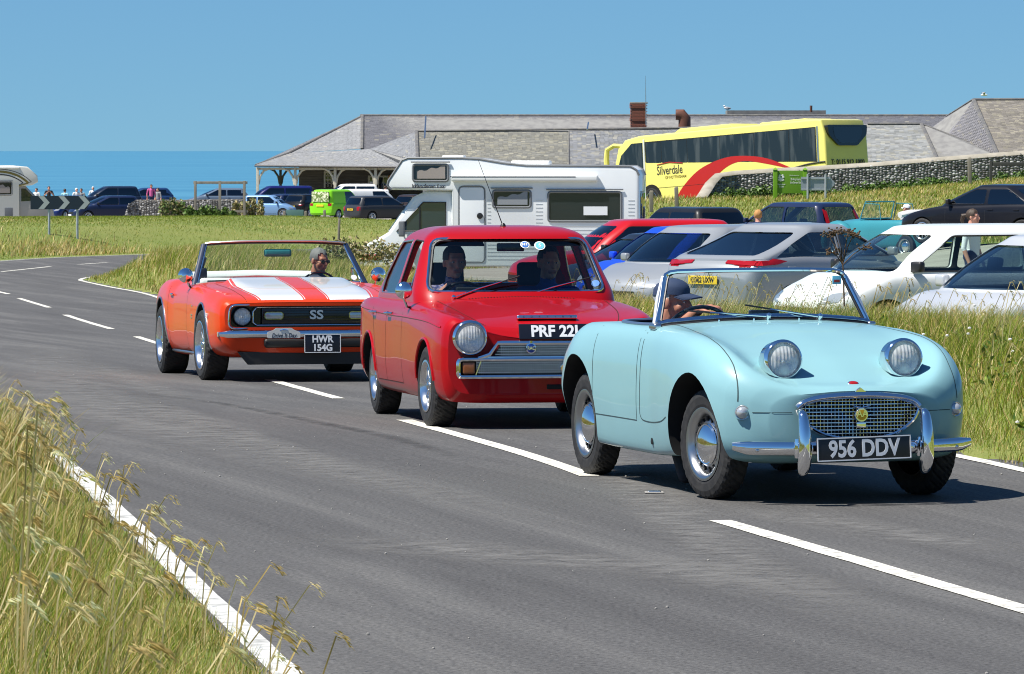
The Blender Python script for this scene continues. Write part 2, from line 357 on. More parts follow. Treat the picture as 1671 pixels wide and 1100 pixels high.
CTRL = [(-3, 5, .1), (6, 5, .3), (12, 12, .3), (-8, 12, .3), (-14, 25, .2), (8, 30, .1), (-14, 50, -.2), (-24, 90, -.6),
 (6.2, 46, -.35), (5.5, 57, -.51), (9, 57, -.45), (4.6, 68, -.62), (2.5, 75, -.82), (2.0, 83, -.9), (1.0, 90, -1.0), (0, 96, -1.1), (12, 80, -.45), (-2, 75, -.8), (-4, 90, -1), (-6, 108, -1.1), (-4, 120, -1.25),
 (-.5, 114, -1.3), (3, 114, -1.3), (5, 135, -1.45), (7.5, 130, -1.05), (9.2, 123, -.88), (12, 118, -.42), (18, 118, -.3), (4, 95, -1.0), (-5, 135, -1.3),
 (-13.5, 155, -.76), (-15, 155, -.76), (-10, 165, -.75), (-14, 185, -.7), (-18, 187, -.72), (-8, 187, -.7), (-5, 178, -.8), (-3, 165, -1.0), (-1, 150, -1.3), (-3.5, 195, -1.15), (-12, 200, -.95), (-20, 200, -1.0), (-30, 190, -.9), (1, 170, -1.3),
 (9.5, 185, -.02), (14, 185, .3), (19.6, 185, .76), (30, 185, 1.0), (5, 185, -.03), (7, 180, -.05), (5, 209, -.72), (14.5, 200, 0.0), (10, 206, -.3), (9.8, 178, -.05), (8, 150, -.75), (15, 150, -.1), (22, 150, .35), (3, 160, -1.2),
 (-21, 228, -1.75), (-26, 228, -1.8), (-4, 215, -1.6), (0, 230, -1.9), (-22, 280, -2.35), (-12, 260, -1.75), (-14, 300, -2.3), (-6, 300, -2.35), (-8, 270, -2.15), (0, 300, -2.4), (15, 270, -1.6), (30, 240, -.5),
 (-20, 340, -2.5), (0, 340, -2.4), (20, 340, -2.2), (40, 340, -1.5), (-30, 400, -2.9), (0, 400, -2.9), (40, 400, -2.6), (-60, 300, -2.8), (-70, 150, -1), (-60, 60, 0), (60, 60, .2), (60, 150, .6), (60, 300, -1), (-70, 420, -3), (70, 420, -3)]
CTRL += [(x, y, float(zr(y)[0])) for x, y in CEN[::1]] + [(x, y, float(zr(y)[0])) for x, y in LEFT[::2]]
CT = np.array(CTRL, float); SCL = np.array([2.2, 1.0])
def _phi(A, B): return np.sqrt(((A[:, None] * SCL - B[None] * SCL) ** 2).sum(-1) + 9.0)
_A = _phi(CT[:, :2], CT[:, :2]); _n = len(CT)
_W = np.linalg.solve(np.block([[_A + 0.4 * np.eye(_n) * -1, np.ones((_n, 1))], [np.ones((1, _n)), np.zeros((1, 1))]]), np.append(CT[:, 2], 0))
def sst(a, b, x): t = np.clip((x - a) / (b - a), 0, 1); return t * t * (3 - 2 * t)
def height(P):
    P = np.atleast_2d(np.asarray(P, float)); z = np.zeros(len(P))
    for i in range(0, len(P), 20000): z[i:i + 20000] = _phi(P[i:i + 20000], CT[:, :2]) @ _W[:-1] + _W[-1]
    dl = dist_poly(P, LEFTd); dr = -dist_poly(P, RIGHTd)          # >0 outside the road
    near = (P[:, 1] < 215) & ~((P[:, 0] > -3.6) & (P[:, 1] > 104)); y = P[:, 1]; rz = zr(y)
    out = np.maximum(dl, dr); k = np.where(near, sst(0.3, 6.0, out), 1.0); z = rz + (z - rz) * k
    bank = np.where(near & (dr > 0), (0.42 * sst(0.25, 1.9, dr) * (1 - sst(2.6, 6.5, dr))) * (1 - sst(122, 135, y)), 0)
    bankl = np.where(near & (dl > 0) & (y < 60), 0.22 * sst(0.2, 2.0, dl), 0) * (1 - sst(40, 60, y))
    z = z + bank + bankl + 0.02
    return np.where(near & (out < -0.05), rz - 0.08, np.where(near & (out < 0.3), rz - 0.08 + 0.1 * sst(-.05, .12, out) + (z - rz - .02) * sst(.1, .3, out), z))
def gz(x, y): return float(height([(x, y)])[0])
def gpatch(name, x0, x1, nx, yy, kind, m):
    X = np.linspace(x0, x1, nx); G = np.array([(x, y) for y in yy for x in X]); Z = height(G); rough = RNG.normal(0, 1, len(G)) * 0.012 * np.clip((G[:, 1] - 5) / 60, .3, 2)
    V = np.c_[G, Z + np.where(Z > 0.0, rough, 0)]; n = nx; q = np.array([(j * n + i, j * n + i + 1, (j + 1) * n + i + 1, (j + 1) * n + i) for j in range(len(yy) - 1) for i in range(n - 1)])
    o = npmesh(name, V, q, None, m, smooth=True); return tag(o, kind=kind)
# grass-covered soil
def ground_mat():
    m = mat('grass_soil', (0.135, 0.175, 0.028), 0.95, noise=(0.35, (0.19, 0.20, 0.045), 0.35, 0.7), bump=(14, 0.8, 0.06)); return 'grass_soil'
ground_mat()
yy = np.concatenate([np.arange(5, 60, 0.32), np.arange(60, 160, 0.6), np.arange(160, 210, 1.2), np.arange(210, 430, 4)])
o = gpatch('ground', -30, 40, 240, yy, 'structure', 'grass_soil'); tag(o, 'grassy ground either side of the road and beyond it', 'ground')
wide = []
for x0, x1 in ((-400, -30), (40, 400)):
    gq = gpatch('outer_ground', x0, x1, 20, np.concatenate([np.arange(5, 100, 6), np.arange(100, 431, 15)]), 'structure', 'grass_soil'); tag(gq, 'far %s clifftop grassland out of view' % ('left' if x0 < 0 else 'right'), 'ground')
# gravel car park surface, a few mm over the soil
mat('gravel', (0.27, 0.245, 0.205), 0.95, noise=(1.2, (0.36, 0.33, 0.28), 0.35, 0.7), bump=(30, 0.6, 0.03))
def sheet(name, poly, m, label, cell=1.5, off=0.02):
    mb = MB(); a0, a1 = min(p[0] for p in poly), max(p[0] for p in poly); b0, b1 = min(p[1] for p in poly), max(p[1] for p in poly)
    na, nb = math.ceil((a1 - a0) / cell), math.ceil((b1 - b0) / (cell * 2)); V = []; F = []
    for i in range(na):
        c1 = clip(clip(poly, 0, a0 + (a1 - a0) * i / na, False), 0, a0 + (a1 - a0) * (i + 1) / na, True)
        if len(c1) < 3: continue
        for j in range(nb):
            c = clip(clip(c1, 1, b0 + (b1 - b0) * j / nb, False), 1, b0 + (b1 - b0) * (j + 1) / nb, True)
            if len(c) >= 3: F.append(tuple(range(len(V), len(V) + len(c)))); V += c
    Z = height(np.array(V)); o = mk(name, [(x, y, z + off) for (x, y), z in zip(V, Z)], F, m); return tag(o, label, 'ground', kind='structure')
sheet('car_park', [(7.6, 50), (10.5, 47), (14, 60), (15, 105), (13, 112), (6, 142), (-1, 142), (-2.5, 118), (-1, 92), (2.4, 70), (4.6, 58)], 'gravel', 'pale gravel car park surface under the parked row', 1.2, 0.05)
sheet('far_car_park', [(-32, 215), (-16, 215), (-12, 262), (2, 262), (2, 330), (-32, 330)], 'gravel', 'pale gravel far car park before the building', 3, 0.06)
# road
def asphalt():
    m = bpy.data.materials.new('asphalt'); m.use_nodes = True; t = m.node_tree; b = t.nodes['Principled BSDF']; N = t.nodes.new; Lk = t.links.new
    geo = N('ShaderNodeTexCoord'); mp = N('ShaderNodeMapping'); mp.inputs['Scale'].default_value = (1.7, 0.06, 1); mp0 = N('ShaderNodeMapping'); mp0.inputs['Rotation'].default_value = (0, 0, R(-15))
    Lk(geo.outputs['Object'], mp0.inputs[0]); Lk(mp0.outputs[0], mp.inputs[0])
    warp = N('ShaderNodeTexNoise'); warp.inputs['Scale'].default_value = 0.13; warp.inputs['Detail'].default_value = 1; Lk(geo.outputs['Object'], warp.inputs[0])
    wadd = N('ShaderNodeMixRGB'); wadd.blend_type = 'ADD'; wadd.inputs[0].default_value = 0.9; Lk(mp.outputs[0], wadd.inputs[1]); Lk(warp.outputs['Color'], wadd.inputs[2])
    st = N('ShaderNodeTexNoise'); st.inputs['Scale'].default_value = 1.3; st.inputs['Detail'].default_value = 5; st.inputs['Roughness'].default_value = 0.62; Lk(wadd.outputs[0], st.inputs[0])
    r1 = N('ShaderNodeValToRGB'); e = r1.color_ramp.elements; e[0].position = 0.30; e[0].color = (0.068, 0.066, 0.065, 1); e[1].position = 0.72; e[1].color = (0.130, 0.127, 0.121, 1)
    k = r1.color_ramp.elements.new(0.52); k.color = (0.090, 0.088, 0.086, 1); Lk(st.outputs[0], r1.inputs[0])
    sp = N('ShaderNodeTexNoise'); sp.inputs['Scale'].default_value = 46; sp.inputs['Detail'].default_value = 5; sp.inputs['Roughness'].default_value = 0.75; Lk(geo.outputs['Object'], sp.inputs[0])
    r2 = N('ShaderNodeMapRange'); r2.inputs[1].default_value = 0.3; r2.inputs[2].default_value = 0.72; r2.inputs[3].default_value = 0.35; r2.inputs[4].default_value = 1.7; Lk(sp.outputs[0], r2.inputs[0])
    mu = N('ShaderNodeMixRGB'); mu.blend_type = 'MULTIPLY'; mu.inputs[0].default_value = 1; Lk(r1.outputs[0], mu.inputs[1]); Lk(r2.outputs[0], mu.inputs[2])
    vo = N('ShaderNodeTexVoronoi'); vo.inputs['Scale'].default_value = 38; Lk(geo.outputs['Object'], vo.inputs[0])
    r3 = N('ShaderNodeMapRange'); r3.inputs[1].default_value = 0.05; r3.inputs[2].default_value = 0.11; r3.inputs[3].default_value = 0.55; r3.inputs[4].default_value = 0; Lk(vo.outputs['Distance'], r3.inputs[0])
    mx = N('ShaderNodeMixRGB'); mx.inputs[2].default_value = (0.24, 0.235, 0.22, 1); Lk(r3.outputs[0], mx.inputs[0]); Lk(mu.outputs[0], mx.inputs[1])
    Lk(mx.outputs[0], b.inputs['Base Color']); b.inputs['Roughness'].default_value = 0.82; b.inputs['Specular IOR Level'].default_value = 0.3
    bp = N('ShaderNodeBump'); bp.inputs['Strength'].default_value = 0.55; bp.inputs['Distance'].default_value = 0.012; Lk(sp.outputs[0], bp.inputs['Height']); Lk(bp.outputs[0], b.inputs['Normal'])
    M['asphalt'] = m
asphalt()
n = 240; tt = np.linspace(0, 1, n)
def resamp(L, n):
    s = np.r_[0, np.cumsum(np.hypot(*np.diff(L, axis=0).T))]; q = np.linspace(0, s[-1], n); return np.c_[np.interp(q, s, L[:, 0]), np.interp(q, s, L[:, 1])]
def offs(L, d):
    t = np.gradient(L, axis=0); t /= np.hypot(*t.T)[:, None]; return L + np.c_[t[:, 1], -t[:, 0]] * d      # d>0 to the right going away
Lo, Ro = offs(resamp(LEFTd, n), -0.09), offs(resamp(RIGHTd, n), 0.22); V = []
for a, b in zip(Lo, Ro):
    for f in np.linspace(0, 1, 5): p = a + (b - a) * f; V.append((p[0], p[1], float(zr(p[1])[0])))
q = np.array([(j * 5 + i, j * 5 + i + 1, (j + 1) * 5 + i + 1, (j + 1) * 5 + i) for j in range(n - 1) for i in range(4)])
tag(npmesh('road', V, q, None, 'asphalt', smooth=True), 'grey asphalt road curving away to the left', 'road', kind='structure')
mat('road_paint', (0.66, 0.64, 0.56), 0.7, noise=(16, (0.28, 0.27, 0.25), 0.50, 0.68, (1, 1, 1)), bump=(60, 0.3, 0.004))
mat('edge_paint', (0.56, 0.56, 0.53), 0.7, noise=(9, (0.22, 0.22, 0.21), 0.5, 0.72), bump=(60, 0.3, 0.004))
def ribbon(name, L, w, m, label, z=0.004, jag=0.0):
    A, B = offs(L, -w / 2), offs(L, w / 2)
    if jag: A = A + RNG.normal(0, jag, A.shape); B = B + RNG.normal(0, jag, B.shape)
    V = [(*p, z + float(zr(p[1])[0])) for ab in zip(A, B) for p in ab]; q = np.array([(2 * i, 2 * i + 1, 2 * i + 3, 2 * i + 2) for i in range(len(L) - 1)])
    return tag(npmesh(name, V, q, None, m), label, 'road marking', kind='structure')
ribbon('edge_line', resamp(LEFTd, 400), 0.105, 'edge_paint', 'worn white line along the near left road edge', jag=0.0025)
ribbon('edge_line', resamp(RIGHTd, 400), 0.10, 'road_paint', 'white line along the far road edge by the parked cars', jag=0.003)
def dash(px0, py0, px1, py1, w, lab):
    a, b = np.array(gpx(px0, py0)), np.array(gpx(px1, py1))
    ribbon('centre_dash', np.array([a + (b - a) * t for t in np.linspace(0, 1, 12)]), w, 'road_paint', lab, jag=0.002)
dash(1176, 851, 1760, 1022, 0.115, 'nearest broken centre line dash at lower right')
dash(660, 686, 962, 778, 0.115, 'centre line dash under the red saloon and behind the pale blue roadster')
dash(440, 620, 552, 651, 0.11, 'centre line dash between the orange convertible and red saloon')
dash(222, 549.5, 330, 582, 0.11, 'centre line dash at the orange convertible rear wheel')
dash(106, 514, 181, 537, 0.11, 'centre line dash left of the orange convertible')
dash(31, 487, 80, 502, 0.11, 'centre line dash at the left before the bend')
dash(-30, 470, 14, 480, 0.11, 'centre line dash cut by the left picture edge')
dash(2, 443.5, 82, 435, 0.12, 'first centre line dash after the bend')
dash(128, 431.5, 175, 428.5, 0.12, 'last centre line dash before the road disappears')
# scuffs and tyre sweeps worn into the surface
def scuff_mat(name, col, dens):
    m = bpy.data.materials.new(name); m.use_nodes = True; t = m.node_tree; b = t.nodes['Principled BSDF']; b.inputs['Base Color'].default_value = (*col, 1); b.inputs['Roughness'].default_value = .85; tr = t.nodes.new('ShaderNodeBsdfTransparent'); mx = t.nodes.new('ShaderNodeMixShader'); vc = t.nodes.new('ShaderNodeVertexColor'); vc.layer_name = 'Col'
    tcn = t.nodes.new('ShaderNodeTexCoord'); n1 = t.nodes.new('ShaderNodeTexNoise'); n1.inputs['Scale'].default_value = 5; n1.inputs['Detail'].default_value = 8; n1.inputs['Roughness'].default_value = .75; mr = t.nodes.new('ShaderNodeMapRange'); mr.inputs[1].default_value = .38; mr.inputs[2].default_value = .68; mr.inputs[4].default_value = dens; mu = t.nodes.new('ShaderNodeMath'); mu.operation = 'MULTIPLY'
    t.links.new(tcn.outputs['Object'], n1.inputs[0]); t.links.new(n1.outputs[0], mr.inputs[0]); t.links.new(mr.outputs[0], mu.inputs[0]); t.links.new(vc.outputs[0], mu.inputs[1]); t.links.new(mu.outputs[0], mx.inputs[0]); t.links.new(tr.outputs[0], mx.inputs[1]); t.links.new(b.outputs[0], mx.inputs[2]); t.links.new(mx.outputs[0], t.nodes['Material Output'].inputs[0]); M[name] = m
scuff_mat('scuff_light', (.21, .205, .195), .75); scuff_mat('scuff_dark', (.035, .035, .036), .7)
def scuff(px, w, m, lab, z):
    L = resamp(np.array(smooth_line([gpx(*p) for p in px], 8)), 60); fr = np.linspace(-1, 1, 7); e = np.minimum(1, np.minimum(np.arange(60), 59 - np.arange(60)) / 14); V = np.concatenate([np.c_[offs(L, w * f / 2), zr(L[:, 1]) + z] for f in fr]); al = np.concatenate([e * (1 - f * f) for f in fr])
    q = np.array([(j * 60 + i, j * 60 + i + 1, (j + 1) * 60 + i + 1, (j + 1) * 60 + i) for j in range(6) for i in range(59)]); tag(npmesh('tyre_scuff', V, q, None, m, np.repeat(al[:, None], 3, 1)), lab, 'road marking', kind='structure')
scuff([(60, 560), (130, 640), (260, 700), (430, 745), (640, 785), (880, 815), (1100, 830)], 1.1, 'scuff_light', 'broad pale tyre sweep across the near lane', .0022); scuff([(170, 640), (330, 690), (520, 760), (760, 820), (1000, 870)], .5, 'scuff_light', 'pale scuffed arc below the red saloon', .0028); scuff([(200, 640), (340, 656), (520, 690), (640, 715), (780, 760)], .16, 'scuff_dark', 'thin dark skid line below the orange convertible', .0034); scuff([(500, 870), (800, 905), (1100, 930), (1400, 985)], .9, 'scuff_light', 'faint pale sweep in the foreground lane', .0022); scuff([(150, 590), (260, 640), (330, 665)], .5, 'scuff_light', 'pale scuffs left of the orange convertible', .003); scuff([(900, 690), (1120, 860), (1300, 960), (1500, 1060)], .5, 'scuff_light', 'faint wheel track beside the centre line', .003); scuff([(1180, 830), (1330, 850), (1671, 905)], .6, 'scuff_light', 'pale worn strip ahead of the roadster', .0026)
# small things on the road
mat('stone_grit', (0.3, 0.29, 0.27), 0.9)
mb = MB()
for i in range(260):
    j = random.random(); y = 17 + 40 * j; k = int(np.argmin(abs(CENd[:, 1] - y))); x = CENd[k, 0] + random.uniform(-2.9, 2.5); s = random.uniform(.003, .007)
    mb.ell((x, y, s * .5 + float(zr(y)[0])), (s, s * 1.2, s * .7), 6)
tag(mb.build('road_grit', 'stone_grit', smooth=False), 'loose pale grit scattered on the road', 'grit', kind='stuff')
a = at(1068, 806, 26.0); st_ = thing('road_stud', 'small metal reflecting stud set in the road by the roadster front wheel', 'road stud', (a.x, a.y, 0))
MB().box((0, 0, .006), (.10, .09, .006), bev=.002).build('housing', 'stone_grit', st_); MB().box((0, 0, .010), (.07, .05, .012), bev=.004).build('reflector', 'dull_chrome', st_)
# sea
ms = mat('sea_water', (0.042, 0.175, 0.285), 0.4, spec=0.5, noise=(0.012, (0.07, 0.235, 0.345), 0.36, 0.64, (0.12, 1, 1)))
t = ms.node_tree; b = t.nodes['Principled BSDF']; tcw = t.nodes.new('ShaderNodeTexCoord'); mpw = t.nodes.new('ShaderNodeMapping'); mpw.inputs['Scale'].default_value = (0.02, 0.06, 0.05)
nw = t.nodes.new('ShaderNodeTexNoise'); nw.inputs['Scale'].default_value = 1.0; nw.inputs['Detail'].default_value = 8; bw = t.nodes.new('ShaderNodeBump'); bw.inputs['Strength'].default_value = 0.5; bw.inputs['Distance'].default_value = 4
t.links.new(tcw.outputs['Object'], mpw.inputs[0]); t.links.new(mpw.outputs[0], nw.inputs[0]); t.links.new(nw.outputs[0], bw.inputs['Height']); t.links.new(bw.outputs[0], b.inputs['Normal'])
ysea = [432, 700, 1200, 2500, 6000, 15000, 50000, 200000]; V = [(x, y, -14) for y in ysea for x in (-1.2 * y - 800, 0, 1.2 * y + 800)]
o = npmesh('sea', V, np.array([(j * 3 + i, j * 3 + i + 1, (j + 1) * 3 + i + 1, (j + 1) * 3 + i) for j in range(len(ysea) - 1) for i in range(2)]), None, 'sea_water'); tag(o, 'calm blue sea reaching the horizon', 'sea', kind='structure')
# ------------------------------------------------------------------ wheels and shared car parts
def tyre_mesh(Rr, w, rim, n=120, tread=True):
    lat = [-.5, -.5, -.49, -.44, -.36, -.24, -.12, 0, .12, .24, .36, .44, .49, .5, .5]
    rad = [rim, rim + (Rr - rim) * .25, rim + (Rr - rim) * .62, Rr - .012, Rr - .002, Rr, Rr, Rr, Rr, Rr, Rr - .002, Rr - .012, rim + (Rr - rim) * .62, rim + (Rr - rim) * .25, rim]
    bul = [.86, .97, 1.0, .97] + [1] * 7 + [.97, 1.0, .97, .86]; V = []; F = []; k = len(lat)
    for j in range(n):
        a = 2 * math.pi * j / n
        for i in range(k):
            r = rad[i]
            if tread and 3 <= i <= 11 and (j + abs(i - 7)) % 4 == 0: r -= .006
            V.append((lat[i] * w * bul[i], math.cos(a) * r, math.sin(a) * r))
    for j in range(n):
        for i in range(k - 1): F.append((j * k + i, j * k + i + 1, ((j + 1) % n) * k + i + 1, ((j + 1) % n) * k + i))
    return V, F
def wheel(parent, loc, Rr, w, rim, style, right=True, steer=0.0, n=120):
    W = bpy.data.objects.new('wheel', None); link(W, parent); W.location = loc; W.rotation_euler = (random.uniform(0, 6), 0, 0)
    Rz = Matrix.Rotation((0 if right else math.pi) + steer, 4, 'Z'); W.rotation_euler = (Rz @ Matrix.Rotation(random.uniform(0, 6), 4, 'X')).to_euler()
    V, F = tyre_mesh(Rr, w, rim, n); mk('tyre', V, F, 'rubber', W, False)
    h = w / 2; mb = MB()
    mb.lathe([(rim - .004, -h * .85), (rim - .006, h * .80), (rim + .010, h * .90), (rim + .011, h * .97), (rim - .002, h * .99), (rim - .016, h * .90), (rim - .03, h * .55), (rim - .035, h * .1), (rim - .04, -h * .8)], 48, caps=False)
    cap = MB()
    if style == 'steel':
        mb.lathe([(rim - .033, h * .15), (rim - .05, h * .42), (rim - .065, h * .55), (rim * .55, h * .62), (rim * .3, h * .5), (0.001, h * .5)], 48)
        hs = []
        for i in range(16):
            a = 2 * math.pi * i / 16; r = rim - .050; MB().box((h * .47, math.cos(a) * r, math.sin(a) * r), (.012, .026, .012), rx=a).build('vent_hole', 'well_black', W)
        r0 = rim * .62; cap.lathe([(r0, h * .58), (r0 * 1.0, h * .66), (r0 * .93, h * .78), (r0 * .88, h * .76), (r0 * .80, h * .86), (r0 * .55, h * 1.0), (r0 * .25, h * 1.07), (0.001, h * 1.08)], 40)
        cap.build('hub_cap', 'chrome', W); mb.build('rim', 'alloy_grey', W)
    else:
        ns = {'spoke5': 5, 'spoke8': 8, 'modern': 9}[style]
        for i in range(ns):
            a = 2 * math.pi * i / ns; wd = rim * (.26 if ns == 5 else .13)
            for s in ((0, rim * .22, rim * .97),):
                c = (rim * .58); mb.box((h * .50, math.cos(a) * c, math.sin(a) * c), (h * .32, rim * .82, wd), rx=a, bev=.008)
        mb.lathe([(rim * .34, h * .2), (rim * .34, h * .62), (rim * .2, h * .72), (.001, h * .72)], 24)
        mb.build('rim', 'alloy', W)
        cap.lathe([(rim * .17, h * .70), (rim * .17, h * .8), (rim * .1, h * .86), (.001, h * .87)], 20); cap.build('hub_cap', 'dull_chrome', W)
        MB().lathe([(rim - .045, h * .0), (.001, h * .0)], 32).build('brake_drum', 'well_black', W)
    return W
mat('alloy_grey', (0.45, 0.46, 0.47), 0.3, 1.0)
def cyl_x(y, z, r, x0, x1, n=40, m='well_black'):
    o = MB().lathe([(r, x0), (r, x1)], n, (0, y, z)).build('cutter', m); return o
def arch_cutters(axles, hw):
    cs = []
    for (y, z, r, xin) in axles: cs += [cyl_x(y, z, r, xin, hw + .3), cyl_x(y, z, r, -hw - .3, -xin)]
    return cs
def plate(parent, s, loc, w, h, rot, size, bg='plate_black', fg='plate_white', border=True, sx=0.82, bold=0.004, name='number_plate', lines=None):
    p = MB().box((0, 0, 0), (w, .012, h), bev=.004).build(name, bg, parent); p.location = loc; p.rotation_euler = rot
    if border:
        b = MB()
        for z in (-1, 1): b.box((0, .0065, z * (h / 2 - .004)), (w - .004, .006, .006))
        for x in (-1, 1): b.box((x * (w / 2 - .004), .0065, 0), (.006, .006, h - .0122))
        b.build('border', fg, p)
    for i, ln in enumerate(lines or [s]):
        k = len(lines or [s]); text(ln, 'lettering', fg, p, (0, .0065, ((k - 1) / 2 - i) * h * .46 - size * .02), (R(90), 0, R(180)), size, bold, .002, sx)
    return p
def headlamp(parent, loc, r, rot=(0, 0, 0), rim='chrome', deep=.10, pod=None):
    H = bpy.data.objects.new('headlight', None); link(H, parent); H.location = loc; H.rotation_euler = rot
    if pod: MB().lathe([(r * .55, -deep * 2.6), (r * .86, -deep * 1.6), (r * 1.0, -deep * .7), (r * 1.02, -.005)], 40, axis=(0, 1, 0), caps=False).build('lamp_pod', pod, H)
    MB().lathe([(r * 1.0, -deep), (r * 1.06, -.012), (r * 1.07, .004), (r * 1.02, .018), (r * .93, .024), (r * .87, .014), (r * .86, -.004)], 44, axis=(0, 1, 0), caps=False).build('lamp_rim', rim, H)
    MB().lathe([(r * .88, -.002), (r * .7, -.016), (r * .4, -.027), (r * .18, -.031), (.001, -.031)], 36, axis=(0, 1, 0), caps=False).build('reflector', 'reflector', H)
    MB().lathe([(r * .16, -.030), (r * .15, -.012), (r * .08, -.004), (.001, -.002)], 16, axis=(0, 1, 0), caps=False).build('bulb', 'chrome', H)
    MB().lathe([(r * .90, .006), (r * .75, .020), (r * .5, .031), (r * .25, .037), (.001, .039)], 40, axis=(0, 1, 0), caps=False).build('lens', 'lamp_glass', H)
    return H
m = mat('reflector', (0.80, 0.81, 0.82), 0.38, 0.9, bump=(38, .5, .012))
def lamp_glass():
    m = bpy.data.materials.new('lamp_glass'); m.use_nodes = True; t = m.node_tree; b = t.nodes['Principled BSDF']; b.inputs['Base Color'].default_value = (.8, .82, .83, 1); b.inputs['Roughness'].default_value = .12; b.inputs['Coat Weight'].default_value = .6
    tcb = t.nodes.new('ShaderNodeTexCoord'); wv = t.nodes.new('ShaderNodeTexWave'); wv.inputs['Scale'].default_value = 16; wv.inputs['Distortion'].default_value = 1.2; vo = t.nodes.new('ShaderNodeTexVoronoi'); vo.inputs['Scale'].default_value = 26
    bp = t.nodes.new('ShaderNodeBump'); bp.inputs['Strength'].default_value = .5; bp.inputs['Distance'].default_value = .006
    tr = t.nodes.new('ShaderNodeBsdfTransparent'); mx = t.nodes.new('ShaderNodeMixShader'); mr = t.nodes.new('ShaderNodeMapRange'); mr.inputs[3].default_value = .25; mr.inputs[4].default_value = .8
    t.links.new(tcb.outputs['Object'], wv.inputs[0]); t.links.new(tcb.outputs['Object'], vo.inputs[0]); t.links.new(wv.outputs[0], bp.inputs['Height']); t.links.new(bp.outputs[0], b.inputs['Normal']); t.links.new(vo.outputs['Distance'], mr.inputs[0])
    t.links.new(mr.outputs[0], mx.inputs[0]); t.links.new(b.outputs[0], mx.inputs[1]); t.links.new(tr.outputs[0], mx.inputs[2]); t.links.new(mx.outputs[0], t.nodes['Material Output'].inputs[0]); M['lamp_glass'] = m
lamp_glass()
def seat(parent, x, y, z, w=.46, h=.5, m='interior_black', head=True, tilt=.22, name='seat'):
    mb = MB().box((x, y + .2, z), (w, .5, .14), bev=.05).box((x, y - .08, z + h / 2 + .02), (w, .13, h), rx=tilt, bev=.05)
    if head: mb.box((x, y - .2, z + h + .12), (w * .52, .09, .17), rx=tilt, bev=.035)
    return mb.build(name, m, parent)
def steering(parent, c, r, tilt, m='black_gloss'):
    S = bpy.data.objects.new('steering_wheel', None); link(S, parent); S.location = c; S.rotation_euler = (R(90) - tilt, 0, 0)
    MB().tube([(r * math.cos(a), r * math.sin(a), 0) for a in np.linspace(0, 2 * math.pi, 40, endpoint=False)], .011, 8, True).build('rim', m, S)
    mb = MB()
    for a in (0.35, math.pi - .35, -math.pi / 2): mb.tube([(0, 0, -.02), (r * math.cos(a), r * math.sin(a), 0)], .010, 6, flat=.4)
    mb.lathe([(.045, -.04), (.045, -.005), (.02, .002), (.001, .002)], 20, axis=(0, 0, 1)).tube([(0, 0, -.03), (0, 0, -.4)], .018, 8)
    mb.build('spokes', 'dull_chrome' if m != 'x' else m, S); return S
def wiper(parent, a, b, up=Vector((0, 1, 0)), m='chrome'):
    """arm from pivot a to blade centre b, blade laid across"""
    a, b = Vector(a), Vector(b); d = (b - a); mb = MB(); mb.tube([a, a + d * .5 + up * .012, b], [.006, .005, .004], 6); mb.lathe([(.014, -.02), (.014, .012), (.006, .02), (.001, .02)], 12, a, (0, .5, .86))
    o = mb.build('wiper', m, parent); t = d.normalized(); e = MB(); e.tube([b - t * .17 - up * .004, b + t * .14 - up * .004], .005, 5); e.build('blade', 'black_trim', o); return o

# ------------------------------------------------------------------ figures (one fused skin)
mat('skin', (0.52, 0.26, 0.18), 0.5, noise=(30, (0.58, 0.27, 0.19), .4, .7), bump=(120, .1, .004)); mat('skin_tan', (0.40, 0.17, 0.10), 0.48, noise=(30, (0.5, 0.2, 0.13), .4, .7), bump=(120, .1, .004))
mat('eye_dark', (0.02, 0.015, 0.012), 0.15); mat('eye_white', (0.7, 0.68, 0.65), 0.25); mat('lips', (0.42, 0.16, 0.12), .45)
def cap_mesh(mb, p0, p1, r0, r1, n=12):
    p0, p1 = Vector(p0), Vector(p1); d = p1 - p0
    if d.length < 1e-4: d = Vector((0, 0, 1e-4))
    L = d.length; pr = [(r0 * math.sin(a), -r0 * math.cos(a)) for a in np.linspace(.02, math.pi / 2, 5)] + [(r1 * math.cos(a), L + r1 * math.sin(a)) for a in np.linspace(0, math.pi / 2 - .02, 5)]
    mb.lathe(pr, n, p0, d)
def head_prims(X, skin='skin'):
    T = lambda p: X @ Vector(p)
    P = [('e', (0, -.014, .030), (.075, .094, .086), skin), ('e', (0, .018, -.028), (.063, .072, .088), skin), ('e', (0, .034, -.084), (.044, .050, .034), skin),
         ('c', (0, .092, .004), (0, .108, -.030), .010, .0145, skin), ('c', (-.034, .074, .022), (.034, .074, .022), .016, .016, skin), ('c', (-.022, .082, -.062), (.022, .082, -.062), .011, .011, 'lips'),
         ('e', (.040, .056, -.030), (.024, .024, .026), skin), ('e', (-.040, .056, -.030), (.024, .024, .026), skin), ('c', (0, .074, -.098), (0, .070, -.1), .020, .020, skin),
         ('e', (.078, -.006, -.012), (.011, .021, .033), skin), ('e', (-.078, -.006, -.012), (.011, .021, .033), skin), ('c', (0, -.016, -.06), (0, -.035, -.17), .055, .06, skin)]
    return [(p[0],) + ((T(p[1]), p[2], p[3], X.to_3x3()) if p[0] == 'e' else (T(p[1]), T(p[2]), p[3], p[4], p[5])) for p in P]
